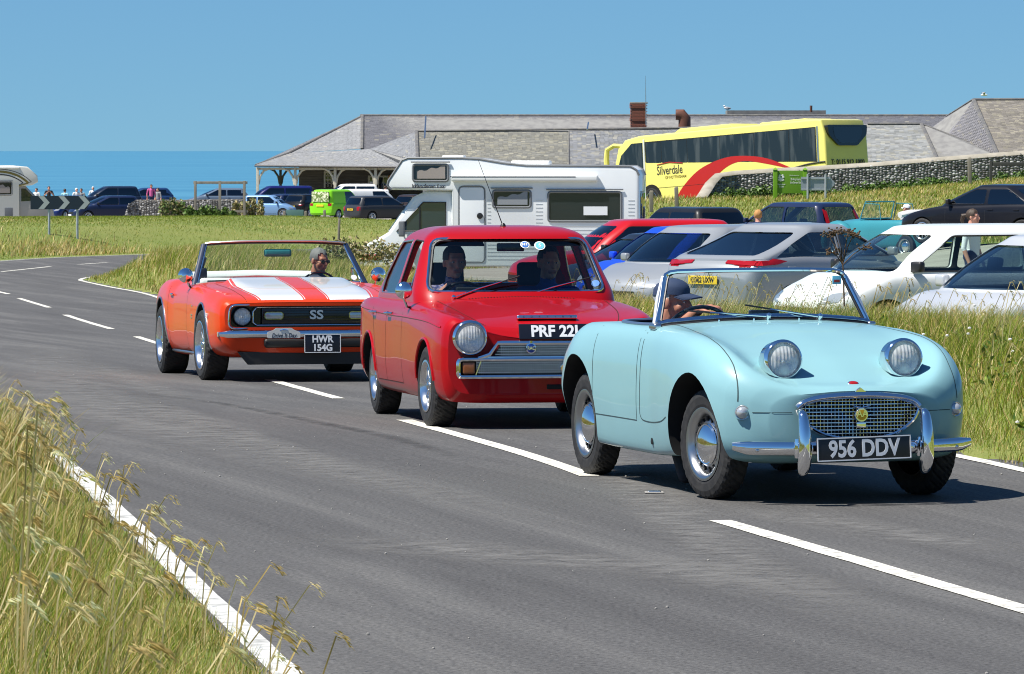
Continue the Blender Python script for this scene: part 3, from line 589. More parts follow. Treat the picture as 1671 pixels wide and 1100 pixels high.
def hand_prims(X, skin='skin', curl=1.0, mirror=1):
    T = lambda p: X @ Vector((p[0] * mirror, p[1], p[2])); P = [('c', T((-.022, 0, 0)), T((-.026, .062, 0)), .017, .014, skin), ('c', T((0, -.002, .002)), T((0, .068, .002)), .018, .014, skin), ('c', T((.022, 0, 0)), T((.026, .062, 0)), .017, .013, skin)]
    for x, l in ((-.030, .034), (-.010, .040), (.011, .038), (.030, .030)):
        p = Vector((x, .072, 0)); a = -.35 * curl
        for k in range(3):
            q = p + Vector((0, math.cos(a), math.sin(a))) * l * (1, .75, .6)[k]; P.append(('c', T(p), T(q), .0095 - k * .0008, .0088 - k * .0008, skin)); p = q; a -= .85 * curl
    p = Vector((-.030, .012, -.004))
    for k, (dx, dy, dz) in enumerate(((-.024, .026, -.012), (-.006, .028, -.012), (.006, .022, -.006))):
        q = p + Vector((dx, dy, dz)); P.append(('c', T(p), T(q), .0125 - k * .0015, .011 - k * .0015, skin)); p = q
    return P
def fuse(name, prims, parent, voxel=.007, sm=3):
    mb = MB(); src = []; 
    for p in prims:
        if p[0] == 'e': mb.ell(p[1], p[2], 14, p[4] if len(p) > 4 else None); src.append((p[1], p[1], max(.004, sum(p[2]) / 3 * .95), p[3]))
        else: cap_mesh(mb, *p[1:5]); src.append((Vector(p[1]), Vector(p[2]), (p[3] + p[4]) / 2, p[5]))
    names = []
    for q in src:
        if q[3] not in names: names.append(q[3])
    o = mb.build(name, names[0], parent); o.matrix_parent_inverse = Matrix()
    par = o.parent; o.parent = None
    md = o.modifiers.new('r', 'REMESH'); md.mode = 'VOXEL'; md.voxel_size = voxel; ms = o.modifiers.new('s', 'SMOOTH'); ms.iterations = sm; ms.factor = .5
    bpy.context.view_layer.update(); me = bpy.data.meshes.new_from_object(o.evaluated_get(bpy.context.evaluated_depsgraph_get())); o.modifiers.clear(); o.data = me; o.parent = par
    me.materials.clear()
    for q in names: me.materials.append(M[q])
    n = len(me.polygons); Cc = np.zeros(n * 3); me.polygons.foreach_get('center', Cc); Cc = Cc.reshape(-1, 3); best = np.full(n, 1e9); idx = np.zeros(n, int)
    for a, b, r, mn in src:
        a = np.array(a); b = np.array(b); ab = b - a; L = ab @ ab
        t = np.clip(((Cc - a) @ ab) / L, 0, 1) if L > 1e-9 else np.zeros(n); d = np.linalg.norm(Cc - (a + t[:, None] * ab), axis=1) - r
        if mn == 'lips': d = d + .004
        k = d < best; best[k] = d[k]; idx[k] = names.index(mn)
    me.polygons.foreach_set('material_index', idx.astype(np.int32)); me.shade_smooth(); return o
def hair(X, parent, m, cut_z=.045, back=-.09, big=1.0, front=.05, name='hair', r=(.080, .100, .091)):
    mb = MB(); n = 28; k = 16; V = []; F = []; keep = {}
    for i in range(k + 1):
        th = math.pi * i / k
        for j in range(n):
            ph = 2 * math.pi * j / n; w = 1 + .03 * math.sin(7 * ph + 3 * th) + random.uniform(-.015, .02)
            V.append(Vector((r[0] * math.sin(th) * math.cos(ph) * big * w, -.016 + r[1] * math.sin(th) * math.sin(ph) * big * w, .032 + r[2] * math.cos(th) * big * w)))
    for i in range(k):
        for j in range(n):
            f = (i * n + j, (i + 1) * n + j, (i + 1) * n + (j + 1) % n, i * n + (j + 1) % n); c = sum((V[a] for a in f), Vector()) / 4
            lim = cut_z if c.y > front else (cut_z - .055 if c.y > -.0 else back)
            if c.z > lim: F.append(f)
    return mk(name, [X @ v for v in V], F, m, parent, True, 60)
def cap_hat(X, parent, m, name='cap'):
    mb = MB(); V = []; F = []; n = 28; k = 8
    for i in range(k + 1):
        th = math.pi / 2 * i / k
        for j in range(n):
            ph = 2 * math.pi * j / n; V.append((.086 * math.sin(th) * math.cos(ph), -.012 + .106 * math.sin(th) * math.sin(ph), .052 + .076 * math.cos(th) ** .8 - (.012 if i == k else 0) - .018 * max(0, -math.sin(ph)) * math.sin(th)))
    F = [(i * n + j, (i + 1) * n + j, (i + 1) * n + (j + 1) % n, i * n + (j + 1) % n) for i in range(k) for j in range(n)]
    mb.X = X; mb.add(V, F); o = mb.build(name, m, parent, ang=60); e = MB(X); V = []; F = []
    for i in range(15):
        t = -1 + 2 * i / 14; a = t * 1.15; x = .083 * math.sin(a); y = -.012 + .104 * math.cos(a)
        for f in (0, .5, 1.0):
            yy_ = y + f * .078 * (1 - .35 * t * t); V.append((x * (1 - .12 * f), yy_, .052 - .014 * f - .020 * t * t)); V.append((x * (1 - .12 * f), yy_, .046 - .014 * f - .020 * t * t))
    for i in range(14):
        for f in range(2): a = i * 6 + f * 2; F += [(a, a + 2, a + 8, a + 6), (a + 1, a + 7, a + 9, a + 3)]
        F.append((i * 6 + 4, i * 6 + 5, i * 6 + 11, i * 6 + 10))
    e.add(V, F); e.build('peak', m, o); return o
def eyes(X, parent, glasses=None):
    for s in (-1, 1):
        e = MB(X).ell((s * .030, .0795, .001), (.0125, .008, .007), 10).build('eye', 'eye_white', parent); MB(X).ell((s * .030, .086, .001), (.006, .003, .006), 8).build('pupil', 'eye_dark', e)
    if glasses:
        g = MB(X)
        for s in (-1, 1): g.ell((s * .033, .098, -.002), (.026, .005, .019), 12); g.tube([(s * .055, .094, .006), (s * .083, .0, .006)], .003, 5)
        g.tube([(-.012, .1, .004), (.012, .1, .004)], .003, 5); g.build('glasses', glasses, parent)
# ------------------------------------------------------------------ pale blue roadster
def place_car(root, x, y, a, z=None, pitch=0.0):
    root.location = (x, y, float(zr(y)[0]) if z is None else z); root.rotation_euler = (pitch, 0, R(180 + a))
paint('paint_pale_blue', (0.228, 0.425, 0.462)); mat('cap_navy', (0.02, 0.035, 0.085), .8, bump=(150, .3, .004)); mat('shirt_dark', (0.05, 0.06, 0.10), .85); mat('grey_hair', (0.42, 0.41, 0.40), .7, bump=(200, .6, .004))
mat('blue_capping', (0.06, 0.09, 0.15), .35, coat=.3); mat('emblem_yellow', (0.75, 0.42, 0.02), .3, .3); mat('emblem_red', (0.35, 0.01, 0.01), .25, coat=.6); mat('emblem_blue', (0.01, 0.05, 0.3), .25, coat=.6); mat('sticker_white', (.75, .77, .78), .5); mat('sticker_blue', (.02, .15, .5), .5); mat('sticker_sky', (.15, .5, .7), .5)
def roadster():
    root = thing('roadster', 'small pale blue open roadster with raised round headlights leading the line', 'car')
    S = [(.60, [(0, .27), (.2, .27), (.32, .285), (.40, .33), (.43, .42), (.42, .50), (.37, .545), (.30, .565), (.2, .575), (.1, .583), (0, .585)]),
         (.56, [(0, .235), (.25, .235), (.42, .25), (.50, .32), (.525, .44), (.52, .53), (.475, .59), (.40, .61), (.26, .60), (.12, .605), (0, .607)]),
         (.47, [(0, .21), (.3, .21), (.52, .235), (.595, .33), (.612, .46), (.605, .57), (.56, .65), (.48, .68), (.33, .628), (.16, .622), (0, .626)]),
         (.33, [(0, .2), (.35, .2), (.585, .23), (.645, .34), (.655, .48), (.648, .61), (.605, .71), (.525, .752), (.38, .68), (.18, .668), (0, .672)]),
         (.12, [(0, .2), (.4, .2), (.62, .23), (.668, .34), (.675, .5), (.668, .64), (.63, .765), (.545, .815), (.40, .758), (.2, .75), (0, .754)]),
         (-.18, [(0, .2), (.4, .2), (.63, .22), (.672, .34), (.68, .5), (.672, .66), (.638, .80), (.555, .852), (.42, .83), (.2, .832), (0, .836)]),
         (-.5, [(0, .2), (.4, .19), (.63, .20), (.665, .32), (.672, .48), (.665, .65), (.638, .805), (.565, .868), (.44, .872), (.2, .888), (0, .893)]),
         (-.78, [(0, .2), (.4, .18), (.62, .19), (.65, .30), (.66, .48), (.655, .65), (.632, .805), (.57, .872), (.45, .888), (.2, .905), (0, .908)]),
         (-1.2, [(0, .2), (.4, .18), (.62, .19), (.648, .30), (.658, .48), (.655, .65), (.632, .80), (.57, .868), (.45, .872), (.2, .875), (0, .875)]),
         (-1.65, [(0, .2), (.4, .18), (.63, .20), (.655, .34), (.665, .5), (.662, .66), (.636, .80), (.565, .868), (.44, .872), (.2, .878), (0, .88)]),
         (-2.03, [(0, .22), (.4, .2), (.63, .22), (.665, .36), (.678, .52), (.672, .67), (.632, .80), (.55, .858), (.4, .858), (.2, .862), (0, .863)]),
         (-2.4, [(0, .25), (.35, .24), (.56, .26), (.61, .37), (.635, .50), (.625, .63), (.58, .74), (.5, .79), (.38, .795), (.18, .80), (0, .80)]),
         (-2.72, [(0, .30), (.28, .29), (.43, .31), (.49, .39), (.52, .48), (.51, .57), (.465, .64), (.39, .675), (.3, .69), (.15, .70), (0, .70)]),
         (-2.84, [(0, .38), (.2, .38), (.3, .39), (.35, .43), (.38, .48), (.37, .54), (.33, .58), (.27, .6), (.2, .61), (.1, .615), (0, .615)])]
    S = [(y, [(x * (1.048 + .034 * min(1, max(0, (y + .7) / .6))), z) for x, z in q]) for y, q in S]
    P = 'paint_pale_blue'; body = loft('body', S, P, 110, 52, bow=[(-2.84, -.10), (-2.0, 0), (-.2, 0), (.3, .06), (.60, .16)]); bv = bvh_of(body)
    tub = MB(); pl = [(0, -.84), (.40, -.86), (.52, -.95), (.565, -1.2), (.55, -1.55), (.44, -1.74), (.2, -1.80), (0, -1.81)]; pl = smooth_line(pl, 5); pl = pl + [(-x, y) for x, y in pl[-2:0:-1]]
    tub = MB().prism(pl, 'z', .34, 1.3).build('cutter', 'interior_black')
    lampc = [MB().lathe([(.084, .28), (.084, .6)], 32, (g * .334, 0, .738), (0, 1, 0)).build('cutter', 'well_black') for g in (1, -1)]
    boolean(body, lampc + arch_cutters([(0, .315, .348, .36), (-2.032, .325, .355, .38)], .7) + [tub]); body.parent = root
    # cockpit edge
    MB().tube([cast(bv, 'z', 1, x * 1.02, y, .004) for x, y in pl if y < -.95], .017, 8, flat=.6).build('cockpit_capping', 'blue_capping', root)
    # seams
    s = MB()
    for g in (1, -1):
        seam(s, bv, 'x', g, [(-.905, .84 - .46 * i / 10) for i in range(10)] + smooth_line([(-.905, .40), (-.86, .37), (-.70, .365), (-.5, .38), (-.38, .41)], 5), .006)
        seam(s, bv, 'x', g, [(-.965, .85 - .48 * i / 10) for i in range(11)] + [(-.965 - .745 * i / 10, .362) for i in range(11)] + [(-1.71, .36 + .49 * i / 10) for i in range(11)], .005)
        cl = smooth_line([(.62, -.90), (.54, -.80), (.54, -.6), (.566, -.3), (.592, 0), (.598, .2), (.594, .34)], 6); zl = cast(bv, 'z', 1, .594, .34, 0).z
        seam(s, bv, 'z', 1, [(g * x, y) for x, y in cl], .005); seam(s, bv, 'y', 1, [(g * (.594 + .012 * i / 8), zl - (zl - .53) * i / 8) for i in range(9)], .005)
        seam(s, bv, 'y', 1, [(g * (.545 - .19 * i / 8), .475) for i in range(9)], .004)
    tag(s.build('panel_seam', 'seam_dark', root), kind='stuff')
    for g in (1, -1): MB().lathe([(.018, -.004), (.018, .005), (.001, .007)], 12, cast(bv, 'x', g, -.72, .262, 0), (g, 0, 0)).build('jacking_plug', 'black_trim', root)
    # wheels
    for y, t, st in ((0, .578, R(8)), (-2.032, .568, 0)):
        for g in (1, -1): wheel(root, (g * t, y, .287), .287, .145, .182, 'steel', g > 0, st)
    # lamps
    for g in (1, -1):
        headlamp(root, (g * .334, .365, .738), .100, (R(4), 0, 0), 'chrome', .085, P)
        c = cast(bv, 'y', 1, g * .588, .475, 0); L = MB().lathe([(.040, -.012), (.041, .004), (.037, .012), (.033, .010)], 28, c, (g * .35, 1, 0), caps=False).build('side_lamp', 'chrome', root)
        MB().lathe([(.034, .004), (.027, .02), (.014, .030), (.001, .033)], 24, c, (g * .35, 1, 0)).build('lens', 'clear_lens', L)
    # grille
    top = smooth_line([(-.335, .492), (-.29, .525), (-.18, .548), (0, .556), (.18, .548), (.29, .525), (.335, .492)], 6); bot = smooth_line([(.335, .492), (.30, .43), (.2, .365), (.08, .338), (0, .335), (-.08, .338), (-.2, .365), (-.30, .43), (-.335, .492)], 6)
    mouth = top + bot[1:-1]; G = decal(MB(), bv, 'y', 1, mouth, .004, .05).build('grille', 'well_black', root)
    def inside(x, z):
        r = False; n = len(mouth)
        for i in range(n):
            a, b = mouth[i], mouth[(i + 1) % n]
            if (a[1] > z) != (b[1] > z) and x < (b[0] - a[0]) * (z - a[1]) / (b[1] - a[1]) + a[0]: r = not r
        return r
    bars = MB()
    for i in range(-17, 18):
        x = i * .0192; zs = [z for z in np.linspace(.33, .565, 60) if inside(x, z)]
        if len(zs) > 3: bars.tube([cast(bv, 'y', 1, x, z, .012) for z in np.linspace(zs[0], zs[-1], 6)], .0026, 4)
    for i in range(11):
        z = .348 + i * .0185; xs = [x for x in np.linspace(-.34, .34, 120) if inside(x, z)]
        if len(xs) > 3: bars.tube([cast(bv, 'y', 1, x, z, .015) for x in np.linspace(xs[0], xs[-1], 14)], .0026, 4)
    bars.build('grille_bars', 'chrome', G)
    MB().tube([cast(bv, 'y', 1, x, z, .012) for x, z in bot], .011, 8).build('lower_surround', 'chrome', G)
    MB().tube([cast(bv, 'y', 1, x, z + .006, .014) for x, z in top], [.012] + [.024] * (len(top) - 2) + [.012], 10, flat=.75).build('upper_surround', 'chrome', G)
    pk = cast(bv, 'y', 1, 0, .586, .014); MB().prism([(-.03, .58), (0, .602), (.03, .58)], 'y', pk.y - .01, pk.y + .012).build('surround_peak', 'chrome', G)
    # motoring club badge on the grille
    c = cast(bv, 'y', 1, 0, .462, .028); E = MB().lathe([(.037, -.006), (.037, .004), (.034, .008), (.001, .009)], 24, c, (0, 1, 0)).build('club_badge', 'chrome', root)
    MB().lathe([(.027, 0), (.027, .011), (.001, .013)], 24, c, (0, 1, 0)).build('yellow_disc', 'emblem_yellow', E)
    MB().box(c + Vector((0, 0, -.052)), (.052, .008, .03), bev=.003).tube([c + Vector((-.045, 0, .045)), c + Vector((0, 0, .035)), c + Vector((.045, 0, .045))], .006, 6).build('wing_and_foot', 'chrome', E)
    text('AA', 'lettering', 'chrome', E, c + Vector((0, .014, .006)), (R(90), 0, R(180)), .05, .001, .002, .9)
    c = cast(bv, 'z', 1, 0, .512, .002); B = MB().ell((0, 0, 0), (.03, .018, .005), 20).build('bonnet_badge', 'chrome', root); B.location = c; B.rotation_euler = (R(-38), 0, 0)
    MB().ell((0, 0, .002), (.025, .014, .005), 18).build('enamel', 'emblem_red', B)
    # bumper
    def bum(x): return .685 - .19 * abs(x / .66) ** 2.2
    xs = np.linspace(-.66, .66, 41); V = []; F = []; pr = [(-.012, -.036), (.006, -.034), (.016, -.02), (.019, 0), (.016, .02), (.006, .034), (-.012, .036)]
    for x in xs:
        e = max(0, abs(x) - .585) / .075; V += [(x, bum(x) + a * (1 - .4 * e), .295 + b * (1 - .45 * e) + .01 * e) for a, b in pr]
    k = len(pr); F = [(i * k + j, i * k + j + 1, (i + 1) * k + j + 1, (i + 1) * k + j) for i in range(len(xs) - 1) for j in range(k - 1)]
    MB().add(V, F).build('bumper', 'chrome', root, ang=60)
    for g in (1, -1):
        x = g * .335; y = bum(x); L4 = smooth_line([(y - .03, .485, .012), (y + .022, .465, .026), (y + .048, .40, .032), (y + .056, .32, .036), (y + .050, .24, .037), (y + .028, .185, .030), (y - .01, .168, .012)], 5); MB().tube([(x, q_[0], q_[1]) for q_ in L4], [q_[2] for q_ in L4], 16).tube([(x, y + .010, .345), (x, y + .014, .30), (x, y + .010, .248)], [.040, .046, .040], 16, flat=.8).build('overrider', 'chrome', root)
        MB().lathe([(.010, -.004), (.010, .004), (.001, .008)], 10, (g * .55, bum(.55) + .018, .285), (0, 1, 0)).build('bumper_bolt', 'dull_chrome', root)
    plate(root, '956 DDV', (.03, .742, .297), .515, .122, (R(3), R(1.2), 0), .122, sx=.82, bold=.0034)
    # windscreen
    def ws(u, v):                           # u -1..1 across, v 0..1 up
        hw = .605 + (.512 - .605) * v; a = abs(u); y0 = -.775 - .085 * a ** 2.2; zb = cast(bv, 'z', 1, u * .60, y0, 0).z + .022; return Vector((u * hw, y0 - .14 * v, zb + (1.172 - .01 * a ** 3 - zb) * v))
    W = bpy.data.objects.new('windscreen', None); link(W, root)
    V = [ws(-1 + 2 * i / 20, j / 8) for j in range(9) for i in range(21)]; mk('glass', V, [(j * 21 + i, j * 21 + i + 1, (j + 1) * 21 + i + 1, (j + 1) * 21 + i) for j in range(8) for i in range(20)], 'clear_glass', W)
    loop = [ws(-1, v) for v in np.linspace(0, .86, 8)] + [ws(-.99, .94), ws(-.95, .985)] + [ws(u, 1) for u in np.linspace(-.88, .88, 16)] + [ws(.95, .985), ws(.99, .94)] + [ws(1, v) for v in np.linspace(.86, 0, 8)]
    MB().tube(loop, .0125, 8).build('frame', 'chrome', W); MB().tube([p + (ws(0, .5) - p) * .035 for p in loop], .007, 6).build('glass_seal', 'black_trim', W)
    base = [ws(u, 0) + Vector((0, .012, -.006)) for u in np.linspace(-1, 1, 25)]; MB().tube(base, .021, 8, flat=.8).build('base_rail', 'blue_chrome', W)
    MB().tube([p + Vector((0, .022, -.016)) for p in base], .009, 6).build('base_seal', 'black_trim', W)
    for g in (1, -1):
        p = ws(g, 0); q = ws(g, .9); MB().tube([p + Vector((g * .006, -.01, -.02)), p.lerp(q, .5) + Vector((g * .01, -.012, 0)), q + Vector((g * .004, -.01, 0))], [.021, .018, .014], 8).build('stanchion', 'satin_silver', W)
        MB().box(p + Vector((g * .012, -.0, -.02)), (.045, .10, .035), bev=.014).build('stanchion_foot', 'dull_chrome', W)
    st = MB().box((0, 0, 0), (.05, .004, .045), bev=.001).build('tax_disc', 'sticker_sky', W); st.location = ws(-.86, .80) + Vector((0, .012, 0)); MB().box((0, .003, -.006), (.032, .003, .014)).build('flag_mark', 'emblem_red', st)
    for u0, u1, v1 in ((.08, .55, .11), (-.42, -.02, .14)):
        wiper(root, ws(u0 - .05, 0) + Vector((0, .055, -.004)), ws(u1, v1) + Vector((0, .022, 0)))
    for u in (-.25, .18, .5): MB().lathe([(.006, -.01), (.005, .004), (.001, .006)], 10, ws(u, 0) + Vector((0, .075, -.016)), (0, .3, 1)).build('washer_jet', 'chrome', root)
    # interior
    MB().tube([(-.50, -.90, .84), (0, -.88, .855), (.50, -.90, .84)], .05, 10, flat=.8).build('dashboard', 'interior_black', root)
    MB().box((-.02, -.90, .925), (.17, .04, .06), bev=.012).tube([(-.02, -.89, .9), (-.02, -.89, .86)], .008, 6).build('rear_view_mirror', 'black_gloss', root)
    for g in (1, -1): seat(root, g * .29, -1.5, .42, .44, .42, head=False)
    steering(root, (.31, -1.06, .80), .195, R(28))
    return root
mat('seam_dark', (0.03, 0.06, 0.065), .8); mat('blue_chrome', (0.5, 0.56, 0.66), .12, 1.0); mat('satin_silver', (.72, .73, .74), .3, .8)
rd = roadster(); place_car(rd, 1.614, 25.79, 17.0)
def driver(root_car, name, label, hx, hy, hz, turn, tilt, skin, shirt, voxel=.007, hands=(), cat='person', lean=0.0, shoulders=.18):
    """seated figure in a car's own axes, placed at world level as its own thing"""
    bpy.context.view_layer.update()
    Mw = Matrix.Translation(root_car.location) @ root_car.rotation_euler.to_matrix().to_4x4()
    T = thing(name, label, cat, root_car.location[:], 0); T.rotation_euler = root_car.rotation_euler
    X = Matrix.Translation((hx, hy, hz)) @ Matrix.Rotation(turn, 4, 'Z') @ Matrix.Rotation(tilt, 4, 'X')
    P = head_prims(X, skin); sh = Vector((hx, hy - .05 - lean, hz - .235)); pel = Vector((hx, hy - .12, hz - .66))
    P += [('c', sh + Vector((0, 0, -.03)), pel, .135, .15, shirt), ('c', sh + Vector((-shoulders, 0, 0)), sh + Vector((shoulders, 0, 0)), .068, .068, shirt), ('c', sh + Vector((0, 0, .04)), sh + Vector((0, 0, -.1)), .075, .15, shirt), ('c', pel + Vector((0, .02, 0)), pel + Vector((.0, .12, -.02)), .15, .14, shirt)]
    for s in (-1, 1):
        P += [('c', pel + Vector((s * .09, .05, -.02)), pel + Vector((s * .13, .46, .06)), .085, .062, 'trousers_dark'), ('c', pel + Vector((s * .13, .46, .06)), pel + Vector((s * .13, .72, -.26)), .058, .045, 'trousers_dark')]
        h = [q for q in hands if q[0] == s]
        S0 = sh + Vector((s * shoulders, 0, -.01))
        if h:
            _, hp, rot = h[0]; hp = Vector(hp); el = (S0 + hp) / 2 + Vector((s * .09, -.04, -.13)); P += [('c', S0, el, .055, .045, shirt), ('c', el, hp, .042, .029, skin)] + hand_prims(Matrix.Translation(hp) @ rot, skin, 1.0, -s)
        else:
            el = S0 + Vector((s * .06, .06, -.27)); P += [('c', S0, el, .055, .045, shirt), ('c', el, el + Vector((-s * .06, .22, .02)), .042, .03, skin)] + hand_prims(Matrix.Translation(el + Vector((-s * .06, .23, .02))), skin, .6, -s)
    fuse('body', P, T, voxel); return T, X
mat('trousers_dark', (.02, .022, .03), .9)
T, X = driver(rd, 'person', 'driver of the pale blue roadster in navy cap, one hand on the wheel', .345, -1.36, .992, R(50), R(-4), 'skin_tan', 'shirt_dark', .0055,
    [(1, (.285, -1.09, .955), Matrix.Rotation(R(62), 4, 'Z') @ Matrix.Rotation(R(12), 4, 'X')), (-1, (.16, -1.16, .84), Matrix.Rotation(R(10), 4, 'Z'))])
cap_hat(X, T, 'cap_navy'); eyes(X, T); hair(X, T, 'grey_hair', .1, -.07, 1.0)
# ------------------------------------------------------------------ red saloon
paint('paint_red', (0.36, 0.0025, 0.006)); mat('shirt_blue', (0.02, 0.06, 0.28), .85); mat('shirt_check', (0.25, 0.22, 0.32), .85, noise=(45, (0.04, 0.05, 0.16), .45, .55)); mat('brown_hair', (0.05, 0.032, 0.02), .6, bump=(200, .6, .004)); mat('seam_red', (0.05, 0.002, 0.003), .8)
glass('screen_glass', (.62, .68, .68), 1.0, 1.5)
def scale_levels(L, d): return [(z - (d * .6 if i > 1 else 0), yf - d, yr + d, hw - d, max(.02, rf - d * .4), max(.02, rr - d * .4), bf, br) for i, (z, yf, yr, hw, rf, rr, bf, br) in enumerate(L)]
def rounded(poly, r=.03, n=4):
    out = []; k = len(poly)
    for i in range(k):
        p = Vector(poly[i]); a = (Vector(poly[i - 1]) - p); b = (Vector(poly[(i + 1) % k]) - p); rr = min(r, a.length * .45, b.length * .45); a = p + a.normalized() * rr; b = p + b.normalized() * rr
        for j in range(n + 1): t = j / n; q = a * (1 - t) ** 2 + p * 2 * t * (1 - t) + b * t * t; out.append((q.x, q.y))
    return out
def saloon():
    root = thing('saloon_car', 'red four-door saloon with round headlights between the orange and pale blue cars', 'car'); P = 'paint_red'
    B = lambda w, z: (w, z)
    S = [(.62, [(0, .24), (.4, .24), (.60, .25), (.67, .31), (.70, .43), (.70, .55), (.69, .66), (.62, .735), (.42, .66), (.2, .625), (0, .62)]),
         (.55, [(0, .18), (.4, .18), (.66, .19), (.72, .28), (.74, .43), (.74, .56), (.725, .685), (.645, .765), (.46, .71), (.2, .692), (0, .692)]),
         (.2, [(0, .18), (.4, .18), (.70, .20), (.76, .30), (.775, .45), (.77, .60), (.755, .725), (.685, .80), (.50, .778), (.22, .785), (0, .79)]),
         (-.3, [(0, .18), (.4, .18), (.72, .19), (.775, .30), (.79, .46), (.785, .62), (.77, .76), (.70, .83), (.52, .835), (.22, .85), (0, .855)]),
         (-.7, [(0, .18), (.4, .18), (.72, .19), (.78, .30), (.793, .47), (.79, .64), (.775, .785), (.70, .85), (.5, .87), (.22, .89), (0, .895)]),
         (-1.3, [(0, .18), (.4, .18), (.72, .19), (.78, .30), (.793, .48), (.79, .65), (.775, .795), (.71, .86), (.5, .875), (.22, .88), (0, .88)]),
         (-2.2, [(0, .18), (.4, .18), (.72, .20), (.78, .31), (.793, .49), (.79, .66), (.775, .80), (.71, .862), (.5, .875), (.22, .88), (0, .88)]),
         (-2.7, [(0, .2), (.4, .2), (.71, .22), (.77, .33), (.783, .5), (.78, .67), (.77, .81), (.71, .865), (.5, .86), (.22, .865), (0, .865)]),
         (-3.1, [(0, .24), (.4, .24), (.68, .26), (.745, .35), (.755, .5), (.75, .66), (.745, .80), (.70, .845), (.5, .82), (.2, .82), (0, .82)]),
         (-3.40, [(0, .28), (.4, .28), (.61, .3), (.685, .36), (.70, .49), (.70, .62), (.70, .745), (.66, .79), (.48, .775), (.2, .775), (0, .775)])]
    S = [(y, [(x * (1.02 + .045 * min(1, max(0, (-y - 1.6) / 1.4))), z) for x, z in q]) for y, q in S]
    body = loft('body', S, P, 110, 50, bow=[(-3.4, -.06), (-2.8, 0), (0, 0), (.4, .03), (.62, .07)]); bv = bvh_of(body)
    L = [(.80, -.60, -2.92, .735, .14, .16, .16, .12), (.90, -.66, -2.86, .728, .14, .16, .16, .12), (1.10, -.86, -2.62, .668, .13, .15, .15, .11), (1.28, -1.03, -2.44, .600, .12, .14, .13, .10), (1.335, -1.10, -2.36, .555, .12, .14, .11, .10), (1.370, -1.22, -2.27, .49, .14, .15, .08, .08), (1.390, -1.36, -2.16, .41, .15, .15, .05, .05), (1.40, -1.62, -1.95, .24, .08, .08, 0, 0)]
    cab = cabin('roof', L, P); cv = bvh_of(cab)
    inner = cabin('cutter', [(.70,) + tuple(scale_levels(L, .04)[0][1:])] + scale_levels(L, .04), 'interior_black')
    wsp = rounded([(-.645, .925), (.645, .925), (.555, 1.30), (-.555, 1.30)], .07); swf = rounded([(-1.0, .905), (-1.24, 1.285), (-1.66, 1.295), (-1.66, .905)], .03); swr = rounded([(-1.74, .905), (-1.74, 1.295), (-2.22, 1.28), (-2.44, 1.05), (-2.47, .905)], .04); rwp = rounded([(-.56, .96), (.56, .96), (.50, 1.29), (-.50, 1.29)], .06)
    cut = [inner, MB().prism(wsp, 'y', -1.45, 0).build('cutter', P), MB().prism(swf, 'x', -1, 1).build('cutter', P), MB().prism(swr, 'x', -1, 1).build('cutter', P), MB().prism(rwp, 'y', -3.4, -2.2).build('cutter', P)]
    boolean(cab, cut); cab.parent = root
    tub = MB().prism(rrect(-.86, -2.62, .665, .1, .1), 'z', .30, 1.2).build('cutter', 'interior_black')
    boolean(body, arch_cutters([(0, .30, .308, .46), (-2.489, .295, .308, .46)], .8) + [tub]); body.parent = root
    for g in (1, -1):                                    # wheel arch lips
        for y in (0, -2.489): bar(MB(), bv, 'x', g, [(y + .316 * math.cos(a), .298 + .316 * math.sin(a)) for a in np.linspace(.1, math.pi - .1, 22)], .011, .0).build('arch_lip', P, root)
    # glass
    decal(MB(), cv, 'y', 1, wsp, -.014, .08).build('windscreen', 'screen_glass', root); decal(MB(), cv, 'y', -1, rwp, -.014, .1).build('rear_window', 'clear_glass', root)
    for g in (1, -1):
        if g < 0: decal(MB(), cv, 'x', g, swf, -.014, .1).build('side_window', 'clear_glass', root)
        decal(MB(), cv, 'x', g, swr, -.014, .1).build('side_window', 'clear_glass', root)
        bar(MB(), cv, 'x', g, swr, .007, -.004, 6, closed=True).build('window_frame', 'dull_chrome', root); bar(MB(), cv, 'x', g, swf, .006, -.004, 6, closed=True).build('window_frame', 'black_trim', root)
        bar(MB(), cv, 'x', g, [(-1.16, .91), (-1.16, 1.14)], .008, -.01).build('quarter_light_bar', 'dull_chrome', root)
    bar(MB(), cv, 'y', 1, wsp, .011, .002, 8, closed=True).build('windscreen_trim', 'chrome', root); bar(MB(), cv, 'y', 1, [(x * .978, z + (.004 if z < 1.1 else -.008)) for x, z in wsp], .010, -.006, 6, closed=True).build('windscreen_seal', 'black_trim', root)
    bar(MB(), cv, 'y', -1, rwp, .010, .002, 6, closed=True).build('rear_window_trim', 'chrome', root)
    # stickers on the screen
    for x, z, r, a, b, s in ((-.10, 1.262, .033, 'sticker_white', 'sticker_blue', 'NT'), (-.21, 1.255, .040, 'sticker_white', 'sticker_sky', 'S')):
        c = cast(cv, 'y', 1, x, z, -.008); k = MB().lathe([(r, 0), (r, .002), (.001, .003)], 24, (0, 0, 0), (0, 1, 0)).build('round_sticker', a, root); k.location = c; k.rotation_euler = (R(40), 0, 0)
        MB().lathe([(r * .78, .002), (r * .78, .0045), (.001, .005)], 20, (0, 0, 0), (0, 1, 0)).build('sticker_disc', b, k); text(s, 'lettering', 'sticker_white', k, (0, .006, 0), (R(90), 0, R(180)), r * 1.0, .001, .001)
    k = MB().lathe([(.03, 0), (.03, .002), (.001, .003)], 20, (0, 0, 0), (0, 1, 0)).build('round_sticker', 'sticker_blue', root); k.location = cast(cv, 'y', 1, -.585, .985, -.008); k.rotation_euler = (R(40), 0, R(-20))
    # seams
    s = MB()
